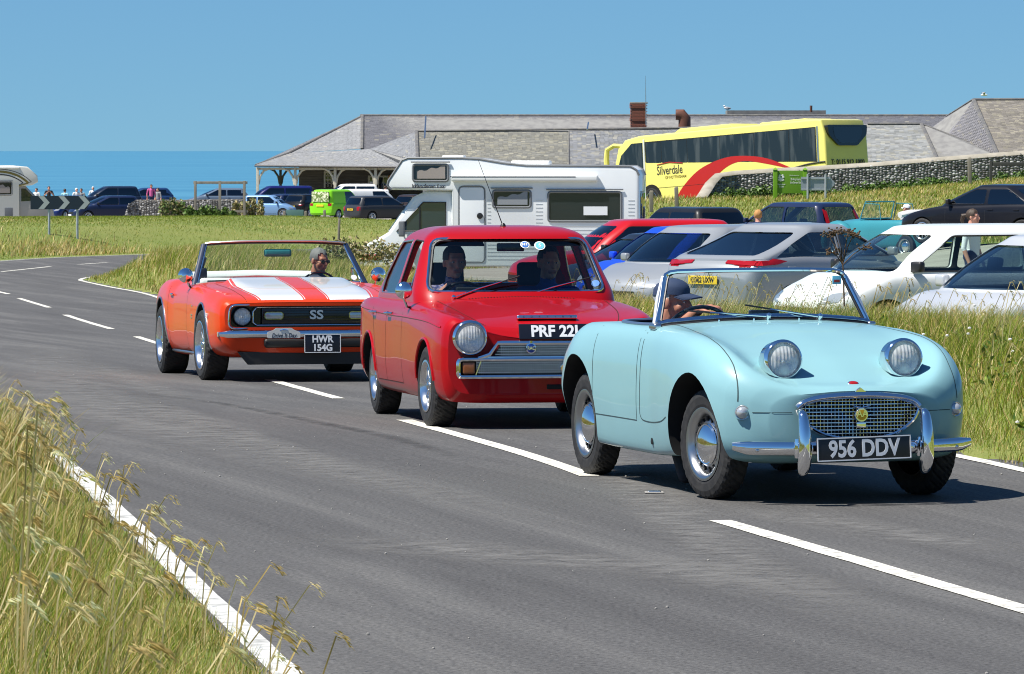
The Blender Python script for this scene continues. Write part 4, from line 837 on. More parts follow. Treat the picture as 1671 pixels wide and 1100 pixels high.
    for g in (1, -1):
        for pts in ([(-.97, .87), (-.97, .55), (-.95, .28)], [(-1.70, .87), (-1.70, .28)], [(-2.32, .80), (-2.22, .62), (-2.13, .45), (-2.10, .28)]): seam(s, bv, 'x', g, smooth_line(pts, 8), .006)
        seam(s, bv, 'x', g, [(-.95 - 1.16 * i / 12, .275) for i in range(13)], .006)
        seam(s, bv, 'z', 1, [(g * x, y) for x, y in smooth_line([(.60, -.62), (.585, -.3), (.555, .1), (.50, .42), (.45, .53)], 8)], .007)
    seam(s, bv, 'z', 1, [(x, -.66 - .08 * (x / .6) ** 2 + .04) for x in np.linspace(-.6, .6, 24)], .006)
    tag(s.build('panel_seam', 'seam_red', root), kind='stuff')
    for g in (1, -1):                                    # waist crease
        bar(MB(), bv, 'x', g, smooth_line([(.45, .70), (0, .735), (-.8, .75), (-1.6, .755), (-2.4, .775), (-3.2, .80)], 6), .012, -.006, 6).build('waist_crease', P, root)
        for y in (-1.55, -2.22): 
            a = cast(bv, 'x', g, y, .765, .0); h = MB().tube([a + Vector((0, .08, 0)), a + Vector((g * .03, .065, 0)), a + Vector((g * .032, -.06, 0)), a + Vector((0, -.08, 0))], .010, 8, flat=.8).lathe([(.016, 0), (.014, .012), (.001, .014)], 12, a + Vector((0, -.1, -.004)), (g, 0, 0)).build('door_handle', 'chrome', root)
    # wheels
    for y in (0, -2.489):
        for g in (1, -1): wheel(root, (g * .695, y, .283), .283, .185, .172, 'spoke8', g > 0, R(4) if y == 0 else 0)
    # face
    for g in (1, -1):
        headlamp(root, (g * .573, max(cast(bv, 'y', 1, g * x_, z_, 0).y for x_ in (.49, .573, .65) for z_ in (.55, .63, .68)) + .035, .630), .113, (R(-1), 0, R(-g * 2)), 'chrome', .09, P)
    F_ = lambda x, z, o=.004: cast(bv, 'y', 1, x, z, o)
    def panel(pts): return rounded(pts, .015, 3)
    up = panel([(-.40, .505), (.40, .505), (.345, .575), (-.345, .575)]); lo = panel([(-.645, .372), (.645, .372), (.645, .478), (-.645, .478)])
    lom = panel([(-.50, .382), (.50, .382), (.545, .468), (-.545, .468)])
    # grille slab
    G = MB().box((0, .55, .43), (1.30, .16, .125), bev=.02).build('grille', 'well_black', root)
    MB().prism([(-.42, .49), (.42, .49), (.36, .585), (-.36, .585)], 'y', .52, .636).build('grille_back', 'well_black', G)
    yf = .640
    def ring(poly, y, r): return MB().tube([(x, y, z) for x, z in poly], r, 8, True)
    ring(rounded([(-.655, .362), (.655, .362), (.655, .482), (-.655, .482)], .03), yf, .016).build('lower_surround', 'chrome', G); MB().tube([(-.52, yf, .488), (-.44, yf, .515), (-.385, yf, .592), (.385, yf, .592), (.44, yf, .515), (.52, yf, .488)], .017, 8).build('upper_surround', 'chrome', G)
    MB().box((0, yf - .002, .494), (1.02, .018, .018), bev=.005).build('centre_bar', 'chrome', G)
    b = MB()
    for i in range(5): b.box((0, yf - .004, .393 + i * .0165), (1.06 - .0 * i, .008, .005)); 
    for i in range(4): z = .516 + i * .0175; b.box((0, yf - .004, z), (.82 - (z - .5) * 1.25, .008, .005))
    for i in range(-34, 35):
        x = i * .0155; b.box((x, yf - .0055, .426), (.004, .006, .084))
        if abs(x) < .37: b.box((x, yf - .0055, .543), (.004, .006, .075))
    b.build('grille_bars', 'satin_silver', G)
    for g in (1, -1):
        MB().box((g * .585, yf - .004, .424), (.085, .03, .078), bev=.01).build('indicator', 'amber_lens', root); MB().tube([(g * .535, yf, .378), (g * .50, yf, .47)], .006, 6).build('lamp_divider', 'chrome', G)
    E = MB().lathe([(.036, -.004), (.036, .006), (.001, .010)], 24, (.155, yf + .012, .556), (0, 1, 0)).tube([(.155, yf + .012, .59), (.155, yf + .012, .607)], .012, 8).build('club_badge', 'chrome', root); MB().lathe([(.030, 0), (.030, .009), (.001, .012)], 24, (.155, yf + .012, .556), (0, 1, 0)).build('blue_disc', 'emblem_blue', E); text('RAC', 'lettering', 'chrome', E, (.155, yf + .026, .556), (R(90), 0, R(180)), .034, .0006, .001, .8)
    E = MB().lathe([(.034, -.004), (.034, .006), (.001, .010)], 20, (-.08, yf + .012, .42), (0, 1, 0)).box((-.08, yf + .012, .383), (.04, .008, .02)).build('club_badge', 'chrome', root); MB().lathe([(.027, 0), (.027, .009), (.001, .012)], 20, (-.08, yf + .012, .42), (0, 1, 0)).build('yellow_disc', 'emblem_yellow', E); text('AA', 'lettering', 'chrome', E, (-.08, yf + .026, .424), (R(90), 0, R(180)), .036, .0006, .001, .8)
    # bonnet intake, badge plate, scuttle vents
    V = MB().box((0, 0, 0), (.42, .05, .028), bev=.010).build('bonnet_badge_bar', 'chrome', root); V.location = cast(bv, 'z', 1, 0, .40, .012); V.rotation_euler = (R(14), 0, 0)
    MB().box((0, .026, 0), (.40, .004, .014)).build('bar_inset', 'dull_chrome', V)
    for i, ch in enumerate('CORTINA'): text(ch, 'lettering', 'black_trim', V, (.165 - i * .055, .0285, 0), (R(90), 0, R(180)), .018, 0, .0008)
    p = plate(root, 'PRF 22L', (-.02, .556, .652), .52, .108, (R(18), 0, 0), .112, sx=.95, bold=.004, border=False); p.location = (-.03, .605, .668)
    v = MB()
    for i in range(-17, 18): q = cast(bv, 'z', 1, i * .022, -.60, .002); v.box(q, (.006, .05, .004))
    v.build('scuttle_vents', 'seam_red', root); tag(v and bpy.data.objects['scuttle_vents'], kind='stuff')
    vz = MB().box((.0, .0, 0), (.20, .02, .035), bev=.008).build('valance_slot', 'well_black', root); vz.location = F_(-.06, .29, -.004)
    vz = MB().box((.0, .0, 0), (.24, .02, .035), bev=.008).build('valance_slot', 'well_black', root); vz.location = F_(-.32, .29, -.004)
    # bumper quarter at the rear, mirror, aerial, wipers
    MB().tube([(.70, -3.2, .36), (.715, -3.36, .36), (.62, -3.47, .36), (-.62, -3.47, .36), (-.715, -3.36, .36), (-.70, -3.2, .36)], .04, 8, flat=1.2).build('rear_bumper', 'chrome', root)
    for g in (1, -1): MB().lathe([(.065, 0), (.065, .03), (.04, .05), (.001, .055)], 20, (g * .60, -3.40, .60), (0, -1, 0)).build('tail_lamp', 'red_lens', root)
    a = cast(bv, 'x', 1, -.80, .83, -.02); MB().tube([a, a + Vector((.05, .06, .01)), a + Vector((.075, .075, .075))], .010, 8).build('mirror_stem', 'chrome', root); MB().ell(a + Vector((.075, .085, .125)), (.062, .045, .062), 18).build('door_mirror', 'chrome', root)
    q = cast(cv, 'z', 1, 0, -1.36, 0); ae = MB().tube([q, q + Vector((.16, -.12, .48))], [.004, .0015], 6).lathe([(.022, -.004), (.018, .012), (.008, .024), (.001, .025)], 14, q, (0, 0, 1)).build('aerial', 'black_trim', root)
    for x0, x1 in ((.47, .12), (-.08, -.42)):
        wiper(root, cast(bv, 'z', 1, x0, -.70, .012), cast(cv, 'y', 1, x1, .985, .016), Vector((0, .5, .5)))
    # interior
    MB().tube([(-.62, -.95, .865), (0, -.90, .875), (.62, -.95, .865)], .06, 10, flat=.7).build('dashboard', 'interior_black', root); MB().box((.3, -1.02, .93), (.2, .03, .05), bev=.01).build('dash_pod', 'interior_black', root)
    for g in (1, -1): seat(root, g * .33, -1.72, .40, .50, .52)
    MB().box((0, -2.45, .58), (1.2, .14, .50), rx=.2, bev=.05).build('rear_seat', 'interior_black', root); MB().box((0, -1.05, 1.24), (.20, .02, .06), bev=.012).build('rear_view_mirror', 'black_gloss', root)
    for g in (1, -1): MB().box((g * .35, -1.22, 1.27), (.36, .12, .012), rx=-.3, bev=.004).build('sun_visor', 'interior_black', root)
    steering(root, (.33, -1.2, .83), .185, R(32)); return root
sa = saloon(); place_car(sa, .172, 34.12, 9.86, pitch=.016)
T, X = driver(sa, 'person', 'driver of the red saloon in checked shirt gripping the wheel', .33, -1.52, 1.135, R(6), R(-4), 'skin', 'shirt_check', .0075, [(1, (.40, -1.31, .965), Matrix.Rotation(R(30), 4, 'Z') @ Matrix.Rotation(R(10), 4, 'X'))])
hair(X, T, 'brown_hair', .075, -.08, 1.02); eyes(X, T)
T, X = driver(sa, 'person', 'passenger in blue shirt in the front of the red saloon', -.37, -1.54, 1.125, R(8), R(-2), 'skin', 'shirt_blue', .0075)
hair(X, T, 'brown_hair', .085, -.06, 1.0); eyes(X, T)
# ------------------------------------------------------------------ orange convertible
paint('paint_orange', (0.68, 0.044, 0.005)); mat('stripe_white', (0.80, 0.80, 0.78), .35, coat=1.0); mat('frame_navy', (0.02, 0.03, 0.06), .25, coat=.6); mat('trim_white', (0.72, 0.71, 0.68), .5, bump=(60, .1, .004)); mat('seam_orange', (0.10, 0.01, 0.002), .8); mat('mirror_glass', (.6, .65, .7), .03, 1.0); mat('teal_tint', (.05, .25, .27), .2); mat('brass_plaque', (.72, .70, .64), .35, .3)
def convertible():
    root = thing('convertible', 'orange open convertible with two broad white bonnet stripes', 'car'); P = 'paint_orange'
    S = [(.93, [(0, .46), (.4, .46), (.70, .465), (.79, .49), (.82, .55), (.825, .62), (.815, .69), (.76, .735), (.55, .745), (.40, .748), (0, .75)]),
         (.88, [(0, .28), (.45, .28), (.74, .30), (.83, .39), (.86, .52), (.862, .63), (.845, .715), (.775, .765), (.55, .77), (.42, .773), (0, .775)]),
         (.5, [(0, .22), (.5, .22), (.80, .25), (.885, .36), (.902, .52), (.90, .66), (.87, .77), (.78, .825), (.56, .825), (.46, .835), (0, .84)]),
         (0, [(0, .22), (.5, .22), (.82, .24), (.905, .36), (.92, .52), (.915, .69), (.885, .81), (.79, .87), (.58, .868), (.48, .895), (0, .90)]),
         (-.6, [(0, .2), (.5, .2), (.82, .22), (.90, .34), (.915, .52), (.91, .69), (.885, .825), (.80, .895), (.60, .90), (.50, .945), (0, .95)]),
         (-.86, [(0, .2), (.5, .2), (.82, .22), (.895, .34), (.912, .52), (.905, .69), (.885, .83), (.80, .905), (.60, .915), (.50, .965), (0, .97)]),
         (-.92, [(0, .2), (.5, .2), (.82, .22), (.895, .34), (.912, .52), (.905, .69), (.885, .83), (.80, .905), (.60, .915), (.50, .92), (0, .925)]),
         (-1.2, [(0, .2), (.5, .2), (.81, .22), (.89, .34), (.908, .52), (.902, .69), (.882, .83), (.80, .905), (.58, .93), (.45, .935), (0, .94)]),
         (-1.9, [(0, .2), (.5, .2), (.80, .21), (.885, .33), (.905, .52), (.90, .69), (.88, .83), (.80, .905), (.56, .915), (.4, .915), (0, .915)]),
         (-2.4, [(0, .2), (.5, .2), (.82, .22), (.90, .36), (.925, .54), (.925, .71), (.90, .865), (.80, .945), (.56, .95), (.4, .95), (0, .95)]),
         (-2.75, [(0, .22), (.5, .22), (.83, .24), (.905, .38), (.928, .55), (.925, .71), (.895, .86), (.80, .945), (.56, .955), (.4, .955), (0, .955)]),
         (-3.4, [(0, .28), (.5, .28), (.78, .30), (.86, .42), (.88, .56), (.875, .70), (.85, .825), (.77, .89), (.5, .905), (.3, .905), (0, .905)]),
         (-3.75, [(0, .35), (.45, .35), (.70, .36), (.79, .44), (.81, .56), (.81, .68), (.79, .775), (.72, .82), (.5, .835), (.3, .835), (0, .835)])]
    S = [(y, [(x * 1.05, z) for x, z in q]) for y, q in S]
    body = loft('body', S, P, 120, 52, bow=[(-3.75, -.05), (-3, 0), (.2, 0), (.7, .03), (.93, .08)]); bv = bvh_of(body)
    tub = MB().prism(rrect(-1.22, -2.62, .74, .12, .2), 'z', .36, 1.3).build('cutter', 'interior_black')
    mouth = rounded([(-.815, .515), (.815, .515), (.80, .712), (-.80, .712)], .06, 5)
    rec = MB().prism(mouth, 'y', .80, 1.2).build('cutter', 'black_gloss')
    boolean(body, arch_cutters([(0, .345, .385, .50), (-2.743, .36, .40, .50)], .95) + [tub, rec]); body.parent = root
    for g in (1, -1):
        for y, r, z in ((0, .390, .345), (-2.743, .405, .36)): bar(MB(), bv, 'x', g, [(y + r * math.cos(a), z + r * math.sin(a)) for a in np.linspace(-.1, math.pi + .1, 26)], .009, .002).build('arch_moulding', 'dull_chrome', root)
    for y, w, Rr, t in ((0, .235, .335, .86), (-2.743, .27, .345, .845)):
        for g in (1, -1): wheel(root, (g * t, y, Rr), Rr, w, .222, 'spoke5', g > 0, R(3) if y == 0 else 0)
    # stripes
    for g in (1, -1):
        st = [(g * .125, -.855), (g * .125, .90), (g * .52, .875), (g * .575, .3), (g * .585, -.2), (g * .545, -.855)]; decal(MB(), bv, 'z', 1, st, .0025, .05).build('bonnet_stripe', 'stripe_white', root)
        for xa in (.108, ): seam(MB(), bv, 'z', 1, [(g * xa, y) for y in np.linspace(-.85, .89, 40)], .008, .003).build('pinstripe', 'stripe_white', root)
        seam(MB(), bv, 'z', 1, [(g * x, y) for x, y in smooth_line([(.567, -.85), (.607, -.2), (.597, .3), (.54, .87)], 10)], .008, .003).build('pinstripe', 'stripe_white', root)
    s = MB()
    for g in (1, -1):
        for pts in ([(-1.02, .86), (-1.0, .55), (-.98, .26)], [(-2.22, .88), (-2.22, .5), (-2.15, .26)]): seam(s, bv, 'x', g, smooth_line(pts, 8), .007)
        seam(s, bv, 'x', g, [(-.98 - 1.17 * i / 12, .262) for i in range(13)], .007); seam(s, bv, 'z', 1, [(g * x, y) for x, y in smooth_line([(.70, -.88), (.69, -.2), (.68, .4), (.66, .88)], 8)], .007)
    tag(s.build('panel_seam', 'seam_orange', root), kind='stuff')
    for g in (1, -1):
        bar(MB(), bv, 'x', g, [(-.42 - 1.9 * i / 12, .245) for i in range(13)], .014, 0, 6).build('sill_moulding', 'dull_chrome', root)
        a = cast(bv, 'x', g, -2.05, .80, 0); MB().box(a + Vector((g * .012, 0, 0)), (.024, .12, .022), bev=.008).build('door_handle', 'chrome', root)
        a = cast(bv, 'x', g, .34, .615, .004); o_ = text('350', 'fender_number', 'stripe_white', root, a, (R(90), 0, R(90 if g > 0 else -90)), .07, .001, .002); o_.rotation_euler = (R(90), 0, R(90 * g))
        for dz in (.70, .615, .59): MB().box(cast(bv, 'x', g, -.62, dz, .002), (.006, .10 if dz < .69 else .07, .012), bev=.002).build('fender_emblem', 'chrome', root)
        a = cast(bv, 'x', g, .76, .45, .002); MB().box(a, (.012, .06, .045), bev=.004).build('side_marker', 'clear_lens', root)
    # face
    T_ = rounded([(-.835, .503), (.835, .503), (.82, .724), (-.82, .724)], .07, 6); bar(MB(), bv, 'y', 1, T_, .009, .006, 8, closed=True).build('grille_trim', 'chrome', root)
    G = MB().box((0, .845, .615), (1.02, .02, .17), bev=.006).build('grille', 'black_gloss', root); b = MB()
    for i in range(7): b.box((0, .862, .545 + i * .024), (1.0, .008, .006))
    b.build('grille_bars', 'black_trim', G); bpy.data.objects[G.name]; MB().tube([(-.56, .892, .532), (.56, .892, .532)], .007, 6).build('lower_trim', 'chrome', G); MB().tube([(-.56, .89, .70), (.56, .89, .70)], .005, 6).build('upper_trim', 'dull_chrome', G)
    for g in (1, -1):
        headlamp(root, (g * .695, .845, .615), .090, (0, 0, 0), 'black_gloss', .05); MB().tube([(g * .56, .885, .53), (g * .60, .885, .56), (g * .60, .885, .66), (g * .565, .885, .70)], .005, 6).build('lamp_bezel', 'chrome', root)
        L_ = MB().tube([(g * .40 + .085 * a, .868, .622 + .032 * c) for a, c in ((-1, -.6), (-.8, -1), (.8, -1), (1, -.6), (1, .6), (.8, 1), (-.8, 1), (-1, .6))], .006, 6, True).build('park_lamp', 'chrome', root); MB().box((g * .40, .862, .622), (.16, .02, .055), bev=.008).build('lens', 'clear_lens', L_)
    text('SS', 'grille_emblem', 'satin_silver', root, (0, .885, .625), (R(90), 0, R(180)), .115, .003, .006, 1.25)
    # bumper, valance, air dam
    def bum(x): return 1.005 - .12 * abs(x / .92) ** 2.5
    xs = np.linspace(-.925, .925, 45); pr = [(-.03, -.036), (.0, -.034), (.016, -.018), (.02, .003), (.014, .022), (.0, .034), (-.03, .036)]; V = []
    for x in xs:
        e = max(0, abs(x) - .84) / .085; V += [(x, bum(x) + a * (1 - .3 * e), .452 + b_ * (1 - .5 * e)) for a, b_ in pr]
    k = len(pr); MB().add(V, [(i * k + j, i * k + j + 1, (i + 1) * k + j + 1, (i + 1) * k + j) for i in range(len(xs) - 1) for j in range(k - 1)]).build('bumper', 'chrome', root, ang=60)
    MB().box((-.05, .905, .365), (1.1, .05, .085), bev=.03).build('valance_opening', 'black_trim', root)
    MB().prism([(.0, 0), (.80, 0), (.70, -.13), (0, -.13)], 'y', 0, 0) ; A = MB(); A.prism([(-.74, .285), (.74, .285), (.64, .165), (-.64, .165)], 'y', .80, .86); A.build('air_dam', 'black_trim', root)
    p = plate(root, '', (-.03, 1.035, .362), .345, .175, (R(2), 0, 0), .088, lines=['HWR', '154G'], sx=.95, bold=.003, fg='plate_white')
    K = MB().prism(rounded([(-.21, 0), (.21, 0), (.21, .06), (.13, .085), (.10, .105), (-.10, .105), (-.13, .085), (-.21, .06)], .012, 3), 'y', 0, .012).build('rally_plaque', 'brass_plaque', root); K.location = (.335, 1.03, .415); K.scale = (.74, 1, .9)
    text('Drive It Day', 'lettering', 'frame_navy', K, (0, .013, .025), (R(90), 0, R(180)), .062, .001, .001, 1.0, .25); MB().tube([(-.05, .0135, .082), (0, .0135, .09), (.05, .0135, .08)], .004, 5).build('car_mark', 'sticker_blue', K)
    # windscreen
    def ws(u, v):
        a = abs(u); hw = .83 + (.69 - .83) * v; y0 = -1.04 - .16 * a ** 2.4; z0 = .925 - .02 * a * a; return Vector((u * hw, y0 - .34 * v + .03 * a * v, z0 + (1.305 - .02 * a ** 3 - z0) * v))
    W = bpy.data.objects.new('windscreen', None); link(W, root); V = [ws(-1 + 2 * i / 20, j / 8) for j in range(9) for i in range(21)]; mk('glass', V, [(j * 21 + i, j * 21 + i + 1, (j + 1) * 21 + i + 1, (j + 1) * 21 + i) for j in range(8) for i in range(20)], 'green_clear', W)
    MB().tube([ws(u, 1) + Vector((0, -.01, .008)) for u in np.linspace(-1, 1, 20)], .026, 8, flat=.7).build('header_rail', 'black_trim', W); MB().tube([ws(u, 1) + Vector((0, .012, .018)) for u in np.linspace(-1, 1, 20)], .010, 6).build('header_trim', 'satin_silver', W)
    for g in (1, -1): MB().tube([ws(g, v) + Vector((g * .012, -.012, 0)) for v in np.linspace(-.06, 1, 9)], .030, 8, flat=.8).build('pillar', 'frame_navy', W); MB().tube([ws(g * .985, v) + Vector((0, .012, 0)) for v in np.linspace(0, 1, 9)], .008, 6).build('pillar_trim', 'chrome', W)
    MB().tube([ws(u, 0) + Vector((0, .01, 0)) for u in np.linspace(-1, 1, 20)], .014, 6).build('lower_seal', 'black_trim', W)
    q = ws(.0, .74) + Vector((0, -.06, 0)); MB().box(q, (.27, .03, .075), bev=.025).build('rear_view_mirror', 'teal_tint', root)
    st = MB().lathe([(.03, 0), (.03, .002), (.001, .003)], 20, (0, 0, 0), (0, 1, 0)).build('round_sticker', 'sticker_white', W); st.location = ws(-.90, .14) + Vector((0, .006, 0)); st.rotation_euler = (R(35), 0, 0)
    for x0, x1 in ((.42, .62), (-.12, .1)): wiper(root, (x0 * .5, -.98, .945), ws(x1, .05) + Vector((0, .02, .004)), Vector((0, .5, .5)), 'dull_chrome')
    # door mirrors and vent windows
    for g in (1, -1):
        a = cast(bv, 'x', g, -1.12, .875, -.01); MB().tube([a, a + Vector((g * .03, .05, .03)), a + Vector((g * .05, .06, .09))], .012, 8).build('mirror_stem', 'chrome', root); MB().lathe([(.072, -.02), (.07, .02), (.045, .06), (.001, .075)], 20, a + Vector((g * .06, .05, .125)), (0, 1, 0.1)).build('door_mirror', 'chrome', root)
        b0 = Vector((g * .80, -1.22, .92)); MB().tube([b0, b0 + Vector((-g * .02, -.30, .0)), b0 + Vector((-g * .03, -.30, .13)), b0 + Vector((-g * .02, -.12, .13))], .010, 6, True).build('vent_window_frame', 'chrome', root)
    # interior
    MB().tube([(-.70, -1.30, .90), (0, -1.25, .915), (.70, -1.30, .90)], .07, 10, flat=.6).build('dashboard', 'interior_black', root); MB().tube([(-.66, -2.68, .965), (0, -2.74, .98), (.66, -2.68, .965)], .09, 12, flat=.6).build('folded_top_cover', 'trim_white', root)
    for g in (1, -1): seat(root, g * .40, -1.98, .44, .54, .50, 'trim_white', False)
    MB().box((0, -2.5, .68), (1.3, .14, .42), rx=.2, bev=.05).build('rear_seat', 'trim_white', root); steering(root, (-.42, -1.48, .85), .185, R(28))
    MB().box((.63, -2.2, 1.0), (.10, .16, .12), bev=.03).tube([(.63, -2.2, 1.05), (.60, -2.15, 1.16)], .02, 8).build('camera_mount', 'black_trim', root)
    MB().tube([(.80, -3.65, .45), (.80, -3.82, .45), (.7, -3.9, .45), (-.7, -3.9, .45), (-.80, -3.82, .45), (-.80, -3.65, .45)], .05, 8).build('rear_bumper', 'chrome', root)
    return root
glass('green_clear', (0.80, 0.90, 0.86))
cv_ = convertible(); place_car(cv_, -2.01, 46.68, 12.0, pitch=.02)
T, X = driver(cv_, 'person', 'driver wearing sunglasses in the orange convertible', -.46, -1.62, 1.13, R(30), R(-8), 'skin_tan', 'shirt_dark', .009)
mat('dark_grey_hair', (.16, .155, .15), .7, bump=(200, .6, .004)); hair(X, T, 'dark_grey_hair', .075, -.07, 1.0); eyes(X, T, 'eye_dark')
# ------------------------------------------------------------------ parked vehicles
STY = {
 'fastback': ([(0, .50, .80, .38), (.015, .60, .90, .30), (.06, .68, .97, .24), (.25, .70, 1, .2), (.55, .67, 1, .2), (.72, .645, .995, .2), (.84, .585, .98, .2), (.94, .50, .93, .2), (.985, .43, .84, .22), (1, .36, .70, .28)], (.82, .58, .30, .03), .665),  # profile [(t from rear, top z/H, half width/hw, bottom z)], cabin (front base t, front top t, rear top t, rear base t), belt z/H
 'hatch': ([(0, .52, .80, .38), (.015, .60, .90, .30), (.06, .64, .97, .24), (.3, .655, 1, .2), (.55, .655, 1, .2), (.72, .645, .995, .2), (.84, .585, .98, .2), (.94, .50, .93, .2), (.985, .43, .84, .22), (1, .36, .70, .28)], (.80, .55, .10, .012), .64),
 'city':  ([(0, .54, .84, .38), (.015, .60, .92, .30), (.06, .63, .98, .24), (.3, .64, 1, .2), (.6, .64, 1, .2), (.78, .63, .99, .2), (.88, .56, .97, .2), (.96, .48, .92, .2), (.99, .42, .84, .22), (1, .36, .72, .28)], (.84, .62, .07, .012), .62),
 'saloon': ([(0, .56, .82, .40), (.015, .64, .90, .32), (.06, .675, .96, .25), (.2, .68, 1, .2), (.5, .655, 1, .2), (.68, .64, 1, .2), (.82, .575, .98, .2), (.93, .50, .93, .2), (.98, .43, .84, .22), (1, .36, .70, .28)], (.76, .54, .27, .10), .645),
 'estate': ([(0, .54, .86, .38), (.012, .61, .93, .30), (.05, .635, .98, .24), (.3, .645, 1, .2), (.5, .645, 1, .2), (.68, .63, 1, .2), (.82, .57, .98, .2), (.93, .50, .93, .2), (.98, .43, .84, .22), (1, .36, .72, .28)], (.76, .55, .07, .012), .62),
 'suv': ([(0, .54, .88, .44), (.012, .61, .94, .36), (.05, .625, .98, .3), (.3, .63, 1, .26), (.5, .63, 1, .26), (.70, .625, 1, .26), (.84, .59, .98, .26), (.94, .53, .94, .26), (.985, .46, .86, .28), (1, .38, .75, .32)], (.75, .58, .08, .012), .62),
 'van': ([(0, .50, .92, .40), (.01, .55, .97, .32), (.04, .56, 1, .26), (.3, .56, 1, .24), (.6, .56, 1, .24), (.76, .555, 1, .24), (.88, .50, .98, .24), (.96, .42, .94, .24), (.99, .36, .86, .26), (1, .30, .75, .3)], (.86, .66, .03, .006), .55)}
def gcar(name, label, col, L, W, H, sty, px, d, a, see=False, glass_m=None, z=None, flake=.0, wheels='modern', roof=None, plate_txt=None, plate_rear=True, group='parked cars', tail=None, panel=False, n=None, dark_rear=False):
    prof, (fb, ft, rt, rb), belt = STY[sty]; root = thing(name, label, 'van' if sty == 'van' else 'car', group=group); hw = W / 2
    pm = 'paint_' + '_'.join('%03d' % int(c * 1000) for c in col); paint(pm, col, flake); rm = pm
    if roof: rm = 'paint_' + '_'.join('%03d' % int(c * 1000) for c in roof); paint(rm, roof)
    Y = lambda t: (t - .5) * L
    S = []
    for t, zt, w, zb in prof:
        zt *= H; h = hw * w; S.append((Y(t), [(0, zb), (.6 * h, zb), (.90 * h, zb + .01), (.965 * h, zb + .22 * (zt - zb)), (.995 * h, zb + .5 * (zt - zb)), (h, zb + .68 * (zt - zb)), (.985 * h, zb + .86 * (zt - zb)), (.92 * h, zt - .012), (.7 * h, zt + .005), (.35 * h, zt + .02), (0, zt + .025)]))
    body = loft('body', S, pm, 44, 30, bow=[(Y(0), -.10), (Y(.12), 0), (Y(.8), 0), (Y(1), .22)], K=6); bv = bvh_of(body)
    b0 = belt * H - .06; rz = H
    Lv = [(b0, Y(fb), Y(rb), hw * .93, .22, .2, .25, .10), (belt * H + .02, Y(fb) - .08, Y(rb) + .015, hw * .925, .22, .2, .25, .10), (.80 * rz, Y(fb * .5 + ft * .5), Y(rb * .5 + rt * .5), hw * .86, .2, .18, .22, .10), (.945 * rz, Y(ft), Y(rt), hw * .76, .18, .16, .16, .08), (.982 * rz, Y(ft) - .13, Y(rt) + .09, hw * .66, .16, .16, .10, .06), (.997 * rz, Y(ft) - .45, Y(rt) + .35, hw * .45, .15, .15, .04, .04), (rz, Y((ft + rt) / 2) + .2, Y((ft + rt) / 2) - .2, hw * .15, .05, .05, 0, 0)]
    cab = cabin('roof', Lv, rm, sub=4); cv = bvh_of(cab); full = bvh_of(body, cab)
    zb, zt = belt * H + .035, .915 * rz
    fl = lambda z: Y(fb + (ft - fb) * (z - b0) / (.945 * rz - b0)) - .30; rl = lambda z: Y(rb + (rt - rb) * (z - b0) / (.945 * rz - b0)) + .20
    mid = (fl(zt) * .62 + rl(zt) * .38) if sty != 'city' else rl(zt) * .55 + fl(zt) * .45
    w1 = rounded([(fl(zb), zb), (fl(zt), zt), (mid + .04, zt), (mid + .04, zb)], .05); w2 = rounded([(mid - .04, zb), (mid - .04, zt), (rl(zt), zt), (rl(zt * .5 + zb * .5) - .04, zt * .5 + zb * .5), (rl(zb), zb)], .05)
    hb, ht = hw * .80, hw * .655; wsp = rounded([(-hb, zb), (hb, zb), (ht, zt + .01), (-ht, zt + .01)], .06); rwp = rounded([(-hb * .95, zb + .03), (hb * .95, zb + .03), (ht, zt), (-ht, zt)], .06)
    sides = [w1] if panel else [w1, w2]
    gm = glass_m or ('car_glass' if see else 'dark_glass'); off = -.012 if see else .003
    if see:
        inner = cabin('cutter', [(b0 - .1,) + tuple(scale_levels(Lv, .045)[0][1:])] + scale_levels(Lv, .045), 'interior_black', sub=4)
        boolean(cab, [inner, MB().prism(wsp, 'y', Y(.5), Y(1.2)).build('cutter', rm), MB().prism(rwp, 'y', Y(-.2), Y(.4)).build('cutter', rm)] + [MB().prism(w, 'x', -2, 2).build('cutter', rm) for w in sides])
        tub = MB().prism(rrect(Y(fb) - .35, Y(rb) + .25, hw * .80, .12, .12), 'z', .34, 1.4).build('cutter', 'interior_black')
    boolean(body, arch_cutters([(Y(.81), .31, .345, hw * .62), (Y(.81) - .615 * L, .31, .345, hw * .62)], hw) + ([tub] if see else [])); body.parent = root; cab.parent = root
    decal(MB(), cv, 'y', 1, wsp, off, .12).build('windscreen', gm, root); decal(MB(), cv, 'y', -1, rwp, off, .12).build('rear_window', 'dark_glass' if dark_rear else gm, root)
    for g in (1, -1):
        for w in sides:
            decal(MB(), cv, 'x', g, w, off, .15).build('side_window', gm, root)
        bar(MB(), cv, 'x', g, w1, .012, -.002, 4, closed=True).build('window_seal', 'black_trim', root)
        # lamps
        hz = .43 * H; hp = [(g * hw * .48, hz - .06), (g * hw * .80, hz - .02), (g * hw * .86, hz + .10), (g * hw * .62, hz + .07)]; mb = decal(MB(), bv, 'y', 1, hp, .006, .1); mb.build('headlight', 'clear_lens', root)
        tz = .52 * H if not tail else tail[0]; th = .12 if not tail else tail[1]; xa, xb = (.60, .735) if th > .2 else (.62, .90); tp = [(g * hw * xa, tz - th), (g * hw * xb, tz - th), (g * hw * xb * (.92 if th > .2 else 1), tz + th), (g * hw * xa * (.92 if th > .2 else 1), tz + th * .8)]; decal(MB(), full if th > .2 else bv, 'y', -1, tp, .006, .1).build('tail_lamp', 'red_lens', root)
        wy = [Y(.81), Y(.81) - .615 * L]
        for y in wy: wheel(root, (g * (hw - .115), y, .31), .31, .2, .20, wheels, g > 0, 0, 36)
